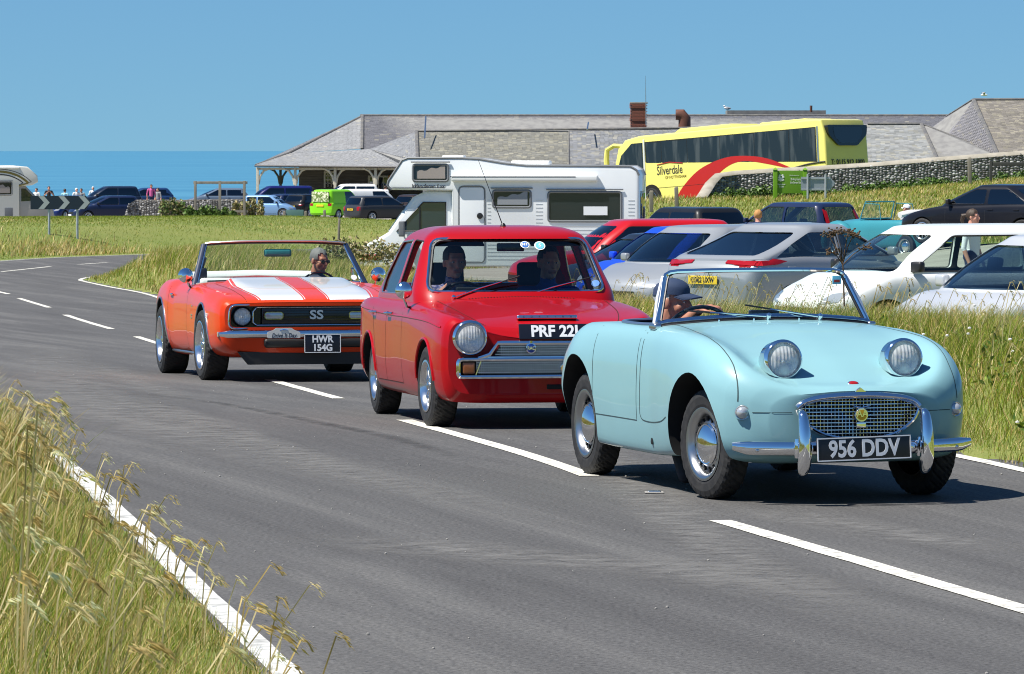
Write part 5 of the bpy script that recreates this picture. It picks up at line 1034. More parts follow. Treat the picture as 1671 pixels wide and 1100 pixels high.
        q = cast(cv, 'x', g, fl(zb) - .05, zb + .04, .0); MB().box(q + Vector((g * .10, .0, .02)), (.17, .09, .12), rz=-g * .25, bev=.035).build('door_mirror', pm if see and col != W_ else 'black_trim', root)
        for y in ((mid - .15), (rl(zb) + .25)):
            h = cast(bv, 'x', g, y, belt * H - .10, .008); MB().box(h, (.02, .16, .022), bev=.006).build('door_handle', pm, root)
    s = MB()
    for g in (1, -1):
        for y in (fl(zb) + .05, mid): seam(s, bv, 'x', g, [(y, z_) for z_ in np.linspace(.30, belt * H - .03, 8)], .01)
        seam(s, bv, 'x', g, [(y, .30) for y in np.linspace(Y(.81) - .42, Y(.81) - .615 * L + .42, 10)], .012)
    tag(s.build('panel_seam', 'black_trim', root), kind='stuff')
    gz_ = .33 * H; decal(MB(), bv, 'y', 1, rounded([(-hw * .42, gz_ - .05), (hw * .42, gz_ - .05), (hw * .46, gz_ + .06), (-hw * .46, gz_ + .06)], .03), .006, .12).build('grille', 'black_trim', root)
    for sgn, bgm in ((1, 'plate_white'), (-1, 'plate_yellow')):
        q = cast(bv, 'y', sgn, 0, (.24 if sgn > 0 else .40) * H + (.12 if sgn < 0 else 0), .02); p = plate(root, plate_txt if (plate_txt and sgn < 0) else '', q, .52, .115, (0, 0, 0 if sgn > 0 else math.pi), .10, bgm, 'plate_black', False, .8, .003) if (plate_txt and sgn < 0) else MB().box(q, (.52, .012, .115), bev=.004).build('number_plate', bgm, root)
    if see:
        MB().tube([(-hw * .74, Y(fb) - .42, belt * H - .02), (0, Y(fb) - .34, belt * H), (hw * .74, Y(fb) - .42, belt * H - .02)], .07, 8, flat=.6).build('dashboard', 'interior_black', root)
        for g in (1, -1): seat(root, g * hw * .42, mid - .12, .36 + .0, .46, .52)
        MB().box((0, rl(zb) + .40, .62), (W * .66, .14, .52), rx=.2, bev=.05).build('rear_seat', 'interior_black', root)
    x = gx(px, d); place_car(root, x, d, a, (gz(x, d) + .05) if z is None else z); return root
W_ = (.80, .81, .80); SIL = (.33, .35, .37); NAVY = (.012, .022, .065); BLK = (.012, .013, .016)
# near row behind the verge
gcar('hatchback', 'pale silver car at the right picture edge behind the verge grass', (.56, .58, .60), 4.0, 1.74, 1.46, 'city', 1745, 47.5, -52, True, z=-.44, flake=.3)
gcar('hatchback', 'white hatchback seen side-on behind the grass', W_, 3.95, 1.75, 1.49, 'city', 1530, 57, -62, True, 'green_clear', z=-.52)
c_ = gcar('hatchback', 'silver hatchback seen from behind with pointed red rear lights', SIL, 4.25, 1.77, 1.47, 'fastback', 1315, 68, 136, True, z=-.64, flake=.35, plate_txt='LO62 UXW', tail=(.96, .075), dark_rear=True)
gcar('hatchback', 'silver car nose-on with ribbed grille beside the blue hatchback', SIL, 3.9, 1.76, 1.55, 'city', 1150, 75, -47, True, z=-.86, flake=.35)
gcar('hatchback', 'bright blue hatchback nose-on between silver and black cars', (.012, .07, .62), 3.9, 1.70, 1.52, 'city', 1118, 81, -50, True, z=-.94, flake=.2)
gcar('hatchback', 'black hatchback nose-on just left of the blue hatchback', BLK, 4.1, 1.75, 1.46, 'hatch', 1058, 85, -52, True, 'green_glass', z=-1.06)
gcar('crossover_car', 'red crossover parked just right of the red saloon roof', (.42, .006, .012), 4.4, 1.82, 1.62, 'suv', 1022, 91, -78, z=-1.06)
B_ = [o for o in c_.children if o.name.startswith('body')][0]; bq = bvh_of(B_)
for g in (1, -1):
    mb = decal(MB(), bq, 'y', -1, [(g * .30, .93), (g * .80, .90), (g * .80, 1.03), (g * .30, 1.0)], .012, .08); decal(mb, bq, 'x', g, rounded([(-2.02, .90), (-2.02, 1.03), (-1.55, .985), (-1.38, .96), (-1.6, .92)], .02), .012, .08); mb.build('tail_lamp', 'red_lens', c_)
# second row
gcar('sport_utility_car', 'black sport utility car seen from behind, right of the motorhome', BLK, 4.6, 1.9, 1.76, 'suv', 1112, 135, 212, z=-1.47)
gcar('estate_car', 'dark blue estate car with tall red rear lights below the green sign', NAVY, 4.4, 1.78, 1.52, 'estate', 1284, 130, 222, True, z=-1.05, tail=(1.05, .30))
gcar('saloon_car', 'black saloon parked on the slope at the right edge', (.008, .009, .014), 4.7, 1.81, 1.44, 'saloon', 1620, 118, 230, z=-.42, tail=(.86, .07))
# far car park
FG = 'cars in the far car park'
gcar('panel_van', 'dark blue van under the veranda of the long building', (.008, .012, .10), 4.9, 1.9, 1.95, 'van', 452, 322, -82, z=-2.42, group=FG)
gcar('city_car', 'pale blue small car at the left of the far row', (.22, .38, .62), 3.32, 1.51, 1.44, 'city', 440, 300, 78, z=-2.32, group=FG, flake=.2)
gcar('hatchback', 'navy hatchback half hidden behind the pale blue small car', NAVY, 4.0, 1.7, 1.45, 'hatch', 482, 311, 130, z=-2.36, group=FG)
gcar('hatchback', 'black hatchback with red rear lamp beside the green van', BLK, 4.0, 1.7, 1.5, 'hatch', 508, 303, 145, z=-2.34, group=FG, tail=(.95, .16))
gcar('minibus', 'white minibus behind the green van', W_, 4.8, 1.9, 1.95, 'suv', 563, 322, -80, z=-2.30, group=FG)
gv = gcar('small_van', 'lime green small van with picture panel on its rear doors', (.23, .66, .02), 3.9, 1.72, 1.82, 'van', 552, 296, 148, z=-2.32, group=FG, panel=True)
gcar('panel_van', 'white small van between the green van and grey estate', W_, 4.3, 1.8, 1.8, 'van', 608, 311, 120, z=-2.40, group=FG, panel=True)
gcar('estate_car', 'dark grey estate car at the right end of the far row', (.035, .038, .045), 4.7, 1.8, 1.5, 'estate', 626, 280, 128, z=-2.24, group=FG, plate_txt='LX52 NVA')
gcar('hatchback', 'red-lit dark car behind the grey estate', (.03, .02, .02), 4.1, 1.75, 1.5, 'hatch', 690, 300, 140, z=-2.35, group=FG)
gcar('hatchback', 'dark navy car below the chevron board, nose to the left', NAVY, 4.3, 1.75, 1.5, 'hatch', 172, 285, -66, z=-2.28, group=FG)
gcar('people_carrier', 'dark people carrier with roof bars behind the flint wall end', (.01, .02, .045), 4.5, 1.8, 1.68, 'estate', 172, 305, -75, z=-2.05, group=FG)
gcar('hatchback', 'deep blue car under the chevron board beside the white motorhome', (.012, .03, .14), 3.9, 1.7, 1.5, 'hatch', 104, 292, -25, z=-2.34, group=FG)
gcar('hatchback', 'dark blue car roof showing over the flint wall', (.012, .04, .12), 4.2, 1.75, 1.48, 'hatch', 232, 318, -80, z=-2.05, group=FG)
gcar('hatchback', 'grey-blue car roof behind the wooden frame', (.10, .14, .2), 4.2, 1.75, 1.46, 'hatch', 355, 318, -85, z=-2.05, group=FG)
# picture panel on the green van
mat('picture_leaf', (.12, .2, .03), .6, noise=(9, (.7, .72, .5), .48, .56))
Y_ = -1.95 + .03; MB().box((0, Y_ - .02, 1.38), (1.22, .02, .62), bev=.008).build('picture_panel', 'picture_leaf', gv); MB().box((0, Y_ - .018, 1.0), (.02, .012, 1.3)).build('door_gap', 'black_trim', gv)

# ------------------------------------------------------------------ teal open tourer with luggage rack
paint('paint_teal', (.04, .23, .28))
def tourer():
    root = thing('open_tourer', 'teal vintage open car with chrome luggage rack on its boot', 'car', group='parked cars'); P = 'paint_teal'
    S = [(1.70, [(0, .32), (.2, .32), (.26, .34), (.29, .42), (.30, .55), (.295, .66), (.27, .76), (.22, .82), (.15, .85), (.08, .86), (0, .865)]), (1.2, [(0, .3), (.25, .3), (.34, .32), (.38, .42), (.40, .56), (.40, .7), (.37, .82), (.31, .90), (.22, .93), (.1, .945), (0, .95)]),
         (.6, [(0, .28), (.4, .28), (.58, .30), (.62, .40), (.64, .56), (.635, .72), (.60, .86), (.53, .93), (.4, .96), (.2, .975), (0, .98)]), (0, [(0, .26), (.45, .26), (.66, .28), (.71, .38), (.73, .55), (.73, .72), (.70, .86), (.64, .93), (.5, .95), (.25, .955), (0, .955)]), (-.8, [(0, .26), (.45, .26), (.66, .28), (.71, .4), (.73, .56), (.72, .73), (.69, .87), (.62, .94), (.48, .97), (.25, .985), (0, .99)]),
         (-1.4, [(0, .3), (.4, .3), (.56, .32), (.61, .44), (.62, .58), (.61, .7), (.57, .82), (.5, .89), (.38, .92), (.2, .93), (0, .93)]), (-1.95, [(0, .38), (.25, .38), (.36, .4), (.41, .46), (.42, .54), (.41, .6), (.38, .66), (.33, .69), (.25, .7), (.12, .705), (0, .705)])]
    body = loft('body', S, P, 50, 34, bow=[(-1.95, -.15), (-1, 0), (1, 0), (1.7, .1)]); bv = bvh_of(body)
    boolean(body, [MB().prism(rrect(.35, -.95, .58, .1, .15), 'z', .4, 1.4).build('cutter', 'interior_black')]); body.parent = root
    for g in (1, -1):
        for y, r in ((1.2, .47), (-1.2, .44)):
            fe = MB(); pts = [(g * .58, y + r * math.cos(t), .30 + r * math.sin(t)) for t in np.linspace(-.15, math.pi + .25, 16)]; fe.tube(pts, [.06 + .10 * math.sin(k / 15 * math.pi) ** .6 for k in range(16)], 12); fe.build('mudguard', P, root); wheel(root, (g * .63, y, .30), .30, .14, .19, 'steel', g > 0, 0, 36)
        MB().lathe([(.09, -.1), (.10, 0), (.06, .03), (.001, .035)], 16, (g * .48, 1.62, .72), (0, 1, 0)).build('headlight', 'chrome', root)
        MB().box((g * .50, -1.78, .52), (.07, .05, .12), bev=.02).build('tail_lamp', 'red_lens', root)
    W = bpy.data.objects.new('windscreen', None); link(W, root); f = [(-.56, .45, .98), (-.52, .30, 1.40), (.52, .30, 1.40), (.56, .45, .98)]; MB().tube(f, .02, 6, True).build('frame', P, W); mk('glass', f, [(0, 1, 2, 3)], 'clear_glass', W)
    for g in (1, -1):
        MB().tube([(g * .60, .40, .96), (g * .58, .28, 1.36), (g * .60, -.25, 1.34), (g * .62, -.32, .96)], .014, 6).build('side_window_frame', P, root); mk('side_window', [(g * .60, .40, .96), (g * .58, .28, 1.36), (g * .60, -.25, 1.34), (g * .62, -.32, .96)], [(0, 1, 2, 3)], 'clear_glass', root)
    MB().tube([(-.6, -.95, 1.08), (-.3, -1.05, 1.14), (.3, -1.05, 1.14), (.6, -.95, 1.08)], .11, 10, flat=.7).build('folded_hood', 'trim_white', root)
    rk = MB()
    for x in np.linspace(-.38, .38, 2): rk.tube([(x, -1.12, 1.00), (x, -1.55, .95), (x, -1.80, .80)], .014, 6)
    rk.build('rack_rail', 'chrome', root)
    for k in range(6): t = k / 5; MB().tube([(-.42, -1.15 - .6 * t, 1.02 - .18 * t), (.42, -1.15 - .6 * t, 1.02 - .18 * t)], .016, 6).build('rack_slat', 'chrome', root)
    plate(root, '654 LWL', (0, -1.93, .62), .52, .12, (R(-20), 0, math.pi), .10, sx=.8); MB().tube([(-.6, -1.9, .42), (0, -2.03, .42), (.6, -1.9, .42)], .035, 8).build('rear_bumper', 'chrome', root)
    for g in (1, -1): seat(root, g * .3, -.45, .5, .45, .42, 'interior_black', False)
    return root
tr = tourer(); place_car(tr, gx(1450, 123), 123, 222, -.86)

# ------------------------------------------------------------------ white motorhome
mat('gelcoat_white', (.82, .84, .84), .3, coat=.5, noise=(.8, (.76, .79, .80), .4, .7)); mat('grey_trim', (.16, .17, .18), .5); mat('awning_white', (.78, .79, .77), .4); mat('curtain', (.33, .29, .26), .9); mat('stripe_red', (.35, .01, .015), .4); mat('text_dark', (.03, .03, .035), .5)
def slab(poly, axis, a, b, bev, name, m, parent, seg=3):
    o = MB().prism(poly, axis, a, b).build(name, m, parent); bm = bmesh.new(); bm.from_mesh(o.data); k = {'x': 0, 'y': 1, 'z': 2}[axis]
    es = [e for e in bm.edges if abs(e.verts[0].co[k] - e.verts[1].co[k]) < 1e-6]; bmesh.ops.bevel(bm, geom=es, offset=bev, segments=seg, profile=.5, affect='EDGES'); bm.to_mesh(o.data); bm.free(); finish(o.data, True, 30); return o
glass('home_glass', (.19, .215, .23), 1.0, 1.5)
def frame_window(root, side, y0, y1, z0, z1, x, name='side_window', curtain=None, gm='home_glass'):
    p = rounded([(y0, z0), (y1, z0), (y1, z1), (y0, z1)], .07); w = MB().tube([(x, a, b) for a, b in p], .03, 8, True).build(name, 'grey_trim', root); V = [(x + side * .012, a, b) for a, b in p]; mk('pane', V, [tuple(range(len(V)))], gm, w)
    if curtain: V = [(x + side * .016, y0 + (y1 - y0) * (.12 + .8 * i / 12), z0 + (z1 - z0) * (.15 + (.42 + .06 * math.sin(i * 1.3) + .03 * i) * j)) for j in (0, 1) for i in range(13)]; mk('curtain', V, [(i, i + 1, 14 + i, 13 + i) for i in range(12)], curtain, w)
    MB().box((x + side * .03, (y0 + y1) / 2, z1 + .06), (.03, abs(y1 - y0) + .1, .03), bev=.008).build('drip_rail', 'grey_trim', w); return w
def motorhome():
    root = thing('motorhome', 'white coachbuilt motorhome with sleeping berth over the cab behind the red saloon', 'motorhome'); G = 'gelcoat_white'
    prof = [(-3.2, .45), (-3.2, 2.55), (-3.14, 2.68), (-3.0, 2.76), (-.6, 2.78), (-.1, 2.83), (.5, 2.93), (.9, 2.95), (2.15, 2.95), (2.28, 2.90), (2.60, 2.42), (2.62, 2.32), (2.52, 2.22), (1.12, 2.20), (1.12, .45)]
    slab(prof, 'x', -1.1, 1.1, .05, 'living_box', G, root)
    for s_ in (-1, 1): MB().tube([(s_ * 1.085, a, b) for a, b in prof[1:13]], .028, 6).build('edge_moulding', 'grey_trim', root)
    cabp = [(1.1, .38), (1.1, 2.19), (1.75, 2.19), (2.05, 2.05), (2.62, 1.24), (2.75, 1.16), (3.1, .98), (3.22, .80), (3.24, .40)]; slab(cabp, 'x', -.96, .96, .09, 'cab', G, root, 4)
    for s_ in (-1, 1):
        x = s_ * .965; V = [(x, 1.28, 1.27), (x, 1.28, 1.93), (x, 1.80, 1.93), (x, 2.42, 1.27)]; w = mk('cab_window', V, [(0, 1, 2, 3)], 'car_glass_dark', root); MB().tube(V, .018, 6, True).build('seal', 'black_trim', w); MB().tube([(x, 1.88, 1.27), (x, 1.88, 1.84)], .02, 6).build('divider', 'black_trim', w)
        MB().box((s_ * 1.12, 2.28, 1.32), (.16, .14, .36), bev=.03).tube([(s_ * .95, 2.28, 1.2), (s_ * 1.1, 2.28, 1.2)], .02, 6).build('door_mirror', 'grey_trim', root)
        for y in (2.35, -1.55): wheel(root, (s_ * .86, y, .34), .34, .2, .2, 'steel', s_ > 0, 0, 36)
        MB().box((s_ * .93, 3.0, .66), (.10, .5, .13), bev=.03).build('red_flash', 'stripe_red', root); MB().box((s_ * .70, 3.21, .84), (.34, .1, .16), bev=.04).build('headlight', 'clear_lens', root)
    mk('windscreen', [(-.78, 2.10, 2.03), (.78, 2.10, 2.03), (.86, 2.63, 1.27), (-.86, 2.63, 1.27)], [(0, 1, 2, 3)], 'car_glass_dark', root); MB().box((0, 3.2, .48), (1.9, .16, .22), bev=.05).build('bumper', 'grey_trim', root); MB().box((0, 3.24, .70), (.9, .03, .14), bev=.01).build('grille', 'black_trim', root)
    x = -1.102
    frame_window(root, -1, 2.02, 1.21, 2.42, 2.80, x, 'berth_window', 'curtain'); frame_window(root, -1, .17, -.70, 1.82, 2.20, x, 'side_window', 'blind_grey'); frame_window(root, -1, -1.11, -2.79, 1.50, 2.17, x, 'side_window')
    MB().box((x - .02, -2.2, 1.74), (.004, .55, .20)).build('table_seen_inside', 'sticker_white', root)
    dr = MB().tube([(x, a, b) for a, b in rounded([(.96, .55), (.36, .55), (.36, 2.30), (.96, 2.30)], .12)], .02, 6, True).build('door', 'grey_trim', root); MB().box((x - .004, .66, 1.42), (.012, .56, 1.70), bev=.004).build('door_panel', G, dr); MB().lathe([(.07, 0), (.07, .03), (.001, .04)], 14, (x - .01, .47, 1.62), (-1, 0, 0)).build('door_handle', 'black_trim', dr)
    MB().box((x - .07, -.57, 2.49), (.14, 3.4, .16), bev=.05).build('awning_case', 'awning_white', root); MB().box((x - .142, -.3, 2.52), (.006, 2.9, .02)).build('awning_slot', 'text_dark', root)
    rb = MB()
    for k in range(17):
        z = .62 + k * .085
        for (ya, yb) in ((-3.1, -2.95), (-.98, -.82), (.22, .30)) if 1.4 < z < 2.3 else ((-3.1, .30),): rb.box((x - .002, (ya + yb) / 2, z), (.006, yb - ya, .008))
    tag(rb.build('siding_ribs', 'rib_grey', root), kind='stuff')
    text('Wanderer Lux', 'lettering', 'text_dark', root, (x - .006, 1.68, 2.30), (R(90), 0, R(-90)), .13, .002, .002, 1.0, .35); MB().box((x - .003, 1.9, 2.265), (.005, 1.2, .014)).build('pinstripe', 'text_dark', root)
    rw = MB().box((0, -3.205, 1.85), (1.3, .02, .6), bev=.01).build('rear_window', 'dark_glass', root); MB().box((0, -3.19, 1.85), (1.4, .02, .7), bev=.01).build('rear_window_frame', 'grey_trim', root)
    MB().box((.2, -.6, 2.84), (.6, .9, .10), bev=.04).build('roof_light', 'awning_white', root); MB().box((.1, 1.2, 2.98), (.5, .5, .06), bev=.02).build('roof_vent', 'awning_white', root)
    return root
def coach_pane():
    m = mat('coach_glass', (.010, .012, .015), .04, spec=.6, noise=(1.6, (.055, .06, .062), .5, .62, (1, 1.4, .25))); return m
coach_pane(); mat('rib_grey', (.5, .52, .53), .5); mat('blind_grey', (.24, .26, .28), .8); glass('car_glass_dark', (.16, .23, .28), 1.0, 1.9)

mh = motorhome(); place_car(mh, gx(824, 114), 114, -95.5, -1.30)

def motorhome_left():
    root = thing('motorhome', 'cream white motorhome with gold swoosh cut by the left picture edge', 'motorhome'); G = 'gelcoat_white'
    prof = [(-3.4, .4), (-3.4, 2.6), (-3.2, 2.88), (1.6, 2.92), (2.3, 2.85), (2.75, 2.45), (2.78, 2.15), (2.5, 2.0), (1.9, 1.95), (1.9, .4)]; slab(prof, 'x', -1.12, 1.12, .06, 'living_box', 'gelcoat_cream', root)
    slab([(1.85, .35), (1.85, 2.0), (2.2, 2.0), (2.9, 1.28), (3.5, 1.0), (3.6, .4)], 'x', -1.0, 1.0, .12, 'cab', 'grey_beige', root)
    x = 1.125
    V = [(1.005, 2.0, 1.25), (1.005, 2.0, 1.85), (1.005, 2.2, 1.85), (1.005, 2.75, 1.28)]; mk('cab_window', V, [(0, 1, 2, 3)], 'car_glass_dark', root); frame_window(root, 1, 1.55, .75, 1.55, 2.15, x, 'side_window', 'curtain')
    for k, (r, w_, m_) in enumerate(((1.35, .10, 'gold_stripe'), (1.20, .05, 'text_dark'), (1.48, .03, 'text_dark'))):
        pts = [(x + .003 + .001 * k, .9 + r * 1.25 * math.cos(t), 1.45 + r * .88 * math.sin(t)) for t in np.linspace(.35, math.pi * 1.45, 40)]; V = []; 
        for i, p in enumerate(pts): t = Vector(pts[min(i + 1, 39)]) - Vector(pts[max(i - 1, 0)]); nrm = Vector((0, -t.z, t.y)).normalized() * w_ / 2; V += [Vector(p) + nrm, Vector(p) - nrm]
        V = [v for v in V]; V = [Vector((v.x, min(max(v.y, -3.3), 1.88 if v.z < 2.05 else 2.6), min(max(v.z, .45), 2.82))) for v in V]; mk('swoosh_stripe', V, [(2 * i, 2 * i + 1, 2 * i + 3, 2 * i + 2) for i in range(39)], m_, root, False)
    for yy_, zz in ((1.4, .75), (.5, .8)): MB().box((x + .004, yy_, zz), (.02, .38, .42), bev=.01).build('locker_door', 'grey_trim', root)
    for s_ in (-1, 1):
        for y in (2.75, -1.6): wheel(root, (s_ * .9, y, .34), .34, .2, .2, 'steel', s_ > 0, 0, 36)
    MB().tube([(1.12, -3.2, 2.8), (1.12, 1.9, 2.82)], .06, 8).build('awning_case', 'awning_white', root); return root
mat('gelcoat_cream', (.72, .71, .64), .35, coat=.4); mat('grey_beige', (.36, .35, .32), .4, coat=.4); mat('gold_stripe', (.22, .17, .03), .4)
m2 = motorhome_left(); place_car(m2, gx(-40, 228), 228, 104, -1.78)

# ------------------------------------------------------------------ yellow coach
paint('paint_yellow', (.84, .75, .20)); mat('swoosh_red', (.45, .008, .006), .3, coat=.5)
def coach():
    root = thing('coach', 'yellow touring coach with a red swoosh behind the flint wall', 'coach'); P = 'paint_yellow'; H = 3.22
    prof = [(-6.22, .35), (-6.27, 1.3), (-6.22, 2.6), (-6.05, 3.16), (-5.8, 3.22), (4.6, 3.22), (5.5, 3.10), (5.95, 2.75), (6.2, 2.0), (6.25, 1.1), (6.2, .35)]
    slab(prof, 'x', -1.275, 1.275, .09, 'body', P, root, 4); x = -1.279
    def q(px, py):
        y = 6.25 - (px - 986) / 345 * 12.5; t = (y + 6.25) / 12.5; s = 40 - 1.7 * t; return (y, 1.82 - (py - HZ) / s - (-.05 - .8 * t))
    ed = [-5.72, -4.2, -2.2, -.2, 1.75, 3.3, 4.25]
    for i in range(6):
        a, b = ed[i] + .015, ed[i + 1] - .015; f = lambda y: 1.50 + .55 * (y + 5.7) / 10; V = [(x, a, f(a)), (x, b, f(b)), (x, b, 2.90), (x, a, 2.86)]
        for s_ in (-1, 1): mk('side_window', [(s_ * abs(v[0]), v[1], v[2]) for v in V], [(0, 1, 2, 3)], 'coach_glass', root)
    for s_ in (-1, 1): mk('window_band', [(s_ * 1.2765, a, b) for a, b in ((-5.76, 1.47), (4.28, 2.08), (4.28, 2.94), (-5.76, 2.90))], [(0, 1, 2, 3)], 'black_trim', root)
    V = [(x, 4.42, 1.25), (x, 4.42, 2.92), (x, 5.1, 2.92), (x, 5.75, 2.45), (x, 5.98, 1.9), (x, 6.02, 1.25)]; mk('driver_window', V, [tuple(range(6))], 'coach_glass', root)
    MB().tube([(x, 4.36, .5), (x, 4.33, 3.05)], .05, 6).build('pillar_trim', 'plate_white', root); MB().tube([(x, -5.85, 1.45), (x, -5.85, 2.92)], .05, 6).build('rear_pillar_trim', 'dull_chrome', root)
    mk('windscreen', [(-1.1, 6.19, 1.0), (1.1, 6.19, 1.0), (1.1, 5.75, 2.98), (-1.1, 5.75, 2.98)], [(0, 1, 2, 3)], 'coach_glass', root)
    ou = smooth_line([q(1084, 345), (q(1088, 328)), q(1100, 305), q(1130, 275), q(1170, 257), q(1205, 253.5), q(1240, 258), q(1279, 274)], 6); inn = smooth_line([q(1279, 275.5), q(1240, 267), q(1205, 262), q(1180, 268), q(1158, 285), q(1147, 302), q(1146, 330), q(1146, 345)], 6)
    n = min(len(ou), len(inn)); inn = inn[::-1]; V = [(x - .002, max(-6, a), max(.36, b)) for i in range(n) for a, b in (ou[i], inn[i])]; mk('red_swoosh', V, [(2 * i, 2 * i + 1, 2 * i + 3, 2 * i + 2) for i in range(n - 1)], 'swoosh_red', root)
    MB().tube([(x - .004, *p) for p in smooth_line([q(1276, 275), q(1300, 268), q(1318, 264.5), q(1330, 263)], 6)], .035, 5).build('swoosh_tail', 'text_dark', root)
    yb, zb = q(1080, 277); text('Silverdale', 'coach_name', 'text_dark', root, (x - .004, yb, zb), (R(90 - 0), 0, R(-90)), .52, .004, .002, .78); MB().tube([(x - .004, yb + .75, zb + .27), (x - .004, yb, zb + .34), (x - .004, yb - .8, zb + .25)], .02, 5).build('name_flourish', 'swoosh_red', root); text('OF NOTTINGHAM', 'small_lettering', 'gold_stripe', root, (x - .004, yb - .35, zb - .30), (R(90), 0, R(-90)), .17, .001, .002, .9)
    for y in (4.0, -2.6, -3.9):
        for s_ in (-1, 1):
            MB().lathe([(.62, 0), (.62, .012), (.001, .012)], 28, (s_ * 1.272, y, .5), (s_, 0, 0)).build('wheel_arch', 'well_black', root); wheel(root, (s_ * 1.16, y, .5), .5, .28, .3, 'modern', s_ > 0, 0, 36)
    MB().box((x + .2, 2, .95), (.41, 11.0, .012)).build('skirt_line', 'black_trim', root)
    # rear
    yr = -6.28; tp = rounded([(-1.18, 2.95), (1.18, 2.95), (1.12, 2.55), (.55, 2.10), (-.55, 2.10), (-1.12, 2.55)], .1); MB().prism(tp, 'y', -6.34, -6.05).build('rear_window_surround', 'black_gloss', root); tp2 = rounded([(-.88, 2.86), (.88, 2.86), (.80, 2.5), (.5, 2.22), (-.5, 2.22), (-.80, 2.5)], .1); MB().prism(tp2, 'y', -6.352, -6.33).build('rear_window', 'coach_glass_pale', root)
    tag(text('T: 0115 912 1000', 'phone_lettering', 'text_dark', root, (0, -6.29, 1.42), (R(90), 0, 0), .30, .003, .006, .92), kind='stuff'); MB().box((0, -6.28, 1.12), (.95, .03, .10), bev=.01).build('rear_badge_bar', 'black_trim', root); MB().box((0, -6.27, .98), (2.4, .03, .04)).build('rear_crease', 'text_dark', root)
    for s_ in (-1, 1): MB().box((s_ * 1.05, -6.26, .75), (.22, .04, .5), bev=.02).build('tail_lamp', 'red_lens', root)
    # roof pods and mirror arms
    slab([(-.6, 3.2), (-.4, 3.40), (2.6, 3.40), (3.0, 3.2)], 'x', -.85, .85, .06, 'roof_air_unit', P, root); slab([(-5.0, 3.2), (-4.7, 3.32), (-2.2, 3.32), (-1.9, 3.2)], 'x', -.8, .8, .05, 'roof_hatch', P, root)
    for s_ in (-1, 1): MB().tube([(s_ * 1.1, 5.75, 2.85), (s_ * 1.25, 6.2, 2.9), (s_ * 1.32, 6.55, 2.75), (s_ * 1.32, 6.62, 2.3), (s_ * 1.32, 6.60, 1.9)], [.09, .10, .11, .12, .11], 8).build('mirror_arm', P, root)
    return root
glass('coach_glass_pale', (.3, .32, .33), 1.0, 1.7)
co = coach(); place_car(co, 9.58, 205.45, 222.6, -.47, pitch=R(-3.7))
mat('frame_dark', (.05, .05, .045), .8)
mat('coping_stone', (.36, .33, .27), .9, noise=(2, (.24, .22, .17), .35, .7), bump=(8, .5, .03))
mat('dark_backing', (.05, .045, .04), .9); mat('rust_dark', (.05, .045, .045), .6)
# ------------------------------------------------------------------ long slate-roofed building
mat('slate', (.17, .165, .17), .6, vcol=True, bump=(6, .3, .02)); mat('ridge_tile', (.10, .10, .105), .8, noise=(3, (.17, .16, .14), .4, .7)); mat('cream_timber', (.62, .58, .46), .6, noise=(8, (.52, .48, .38), .4, .7)); mat('dark_board', (.10, .085, .075), .8, noise=(3, (.15, .13, .11), .4, .7, (.3, 1, 4)))
mat('brick_red', (.30, .10, .06), .85, noise=(5, (.22, .075, .05), .35, .7)); mat('mortar', (.27, .24, .2), .95, noise=(6, (.2, .18, .15), .4, .7)); mat('rust_brown', (.13, .05, .03), .6); mat('lead_grey', (.24, .235, .22), .7, noise=(2, (.17, .165, .16), .4, .7)); mat('render_white', (.68, .66, .6), .7)
BL = thing('long_building', 'long low slate-roofed building with cream veranda posts behind the car park', 'building')
def slates(name, TL, TR, BR, BL_, base, var, lichen=0.0, parent=BL, size=(.30, .21)):
    """overlapping slates on a roof plane: real stepped pieces, too small to pick apart here"""
    TL, TR, BR, BL_ = map(Vector, (TL, TR, BR, BL_)); nrm = (TR - TL).cross(BL_ - TL) if (TR - TL).length > .1 else (BR - BL_).cross(TL - BL_)
    nrm.normalize()
    if nrm.y > 0: nrm = -nrm
    rows = max(2, int(((BL_ - TL).length + (BR - TR).length) / 2 / size[1])); V = []; Q = []; Cc = []
    for r in range(rows):
        a, b = r / rows, min(1.0, (r + 1.12) / rows); Lt, Rt = TL.lerp(BL_, a), TR.lerp(BR, a); Lb, Rb = TL.lerp(BL_, b), TR.lerp(BR, b); wd = (Rb - Lb).length; n = max(1, int(wd / size[0])); o = random.random() * .5
        for i in range(n + 1):
            u0, u1 = max(0, (i - o) / n), min(1, (i + 1 - o) / n)
            if u1 - u0 < .1 / n: continue
            g = .012 / max(wd, .3); k = len(V); lift = .020 + random.uniform(0, .012); c = np.array(base) * (1 + random.uniform(-var, var)) + random.uniform(-.01, .01)
            if random.random() < lichen: c = c * .7 + np.array((.16, .145, .10)) * random.uniform(.4, 1.1)
            p = [Lt.lerp(Rt, u0) + nrm * .004, Lt.lerp(Rt, u1 - g) + nrm * .004, Lb.lerp(Rb, u1 - g) + nrm * lift, Lb.lerp(Rb, u0) + nrm * lift]; p += [p[3] - nrm * .03, p[2] - nrm * .03]
            V += [tuple(q) for q in p]; Q += [(k, k + 1, k + 2, k + 3), (k + 3, k + 2, k + 5, k + 4)]; Cc += [c] * 6
    o = npmesh(name, V, np.array(Q), None, 'slate', np.clip(np.array(Cc), .02, .9), parent); return tag(o, kind='stuff')
def roof_plane(pts, base, var=.18, lichen=.15, name='roof_plane'):
    P = [at(*p) for p in pts]; o = mk(name, P, [tuple(range(len(P)))], 'lead_grey', BL, False)
    if len(P) == 3: P = [P[0], P[0], P[1], P[2]]
    slates('slates', P[0], P[1], P[2], P[3], base, var, lichen); return o
def ridge(pts, r=.13): return MB().tube([at(*p) for p in pts], r, 6, flat=.7).build('ridge_tiles', 'ridge_tile', BL)
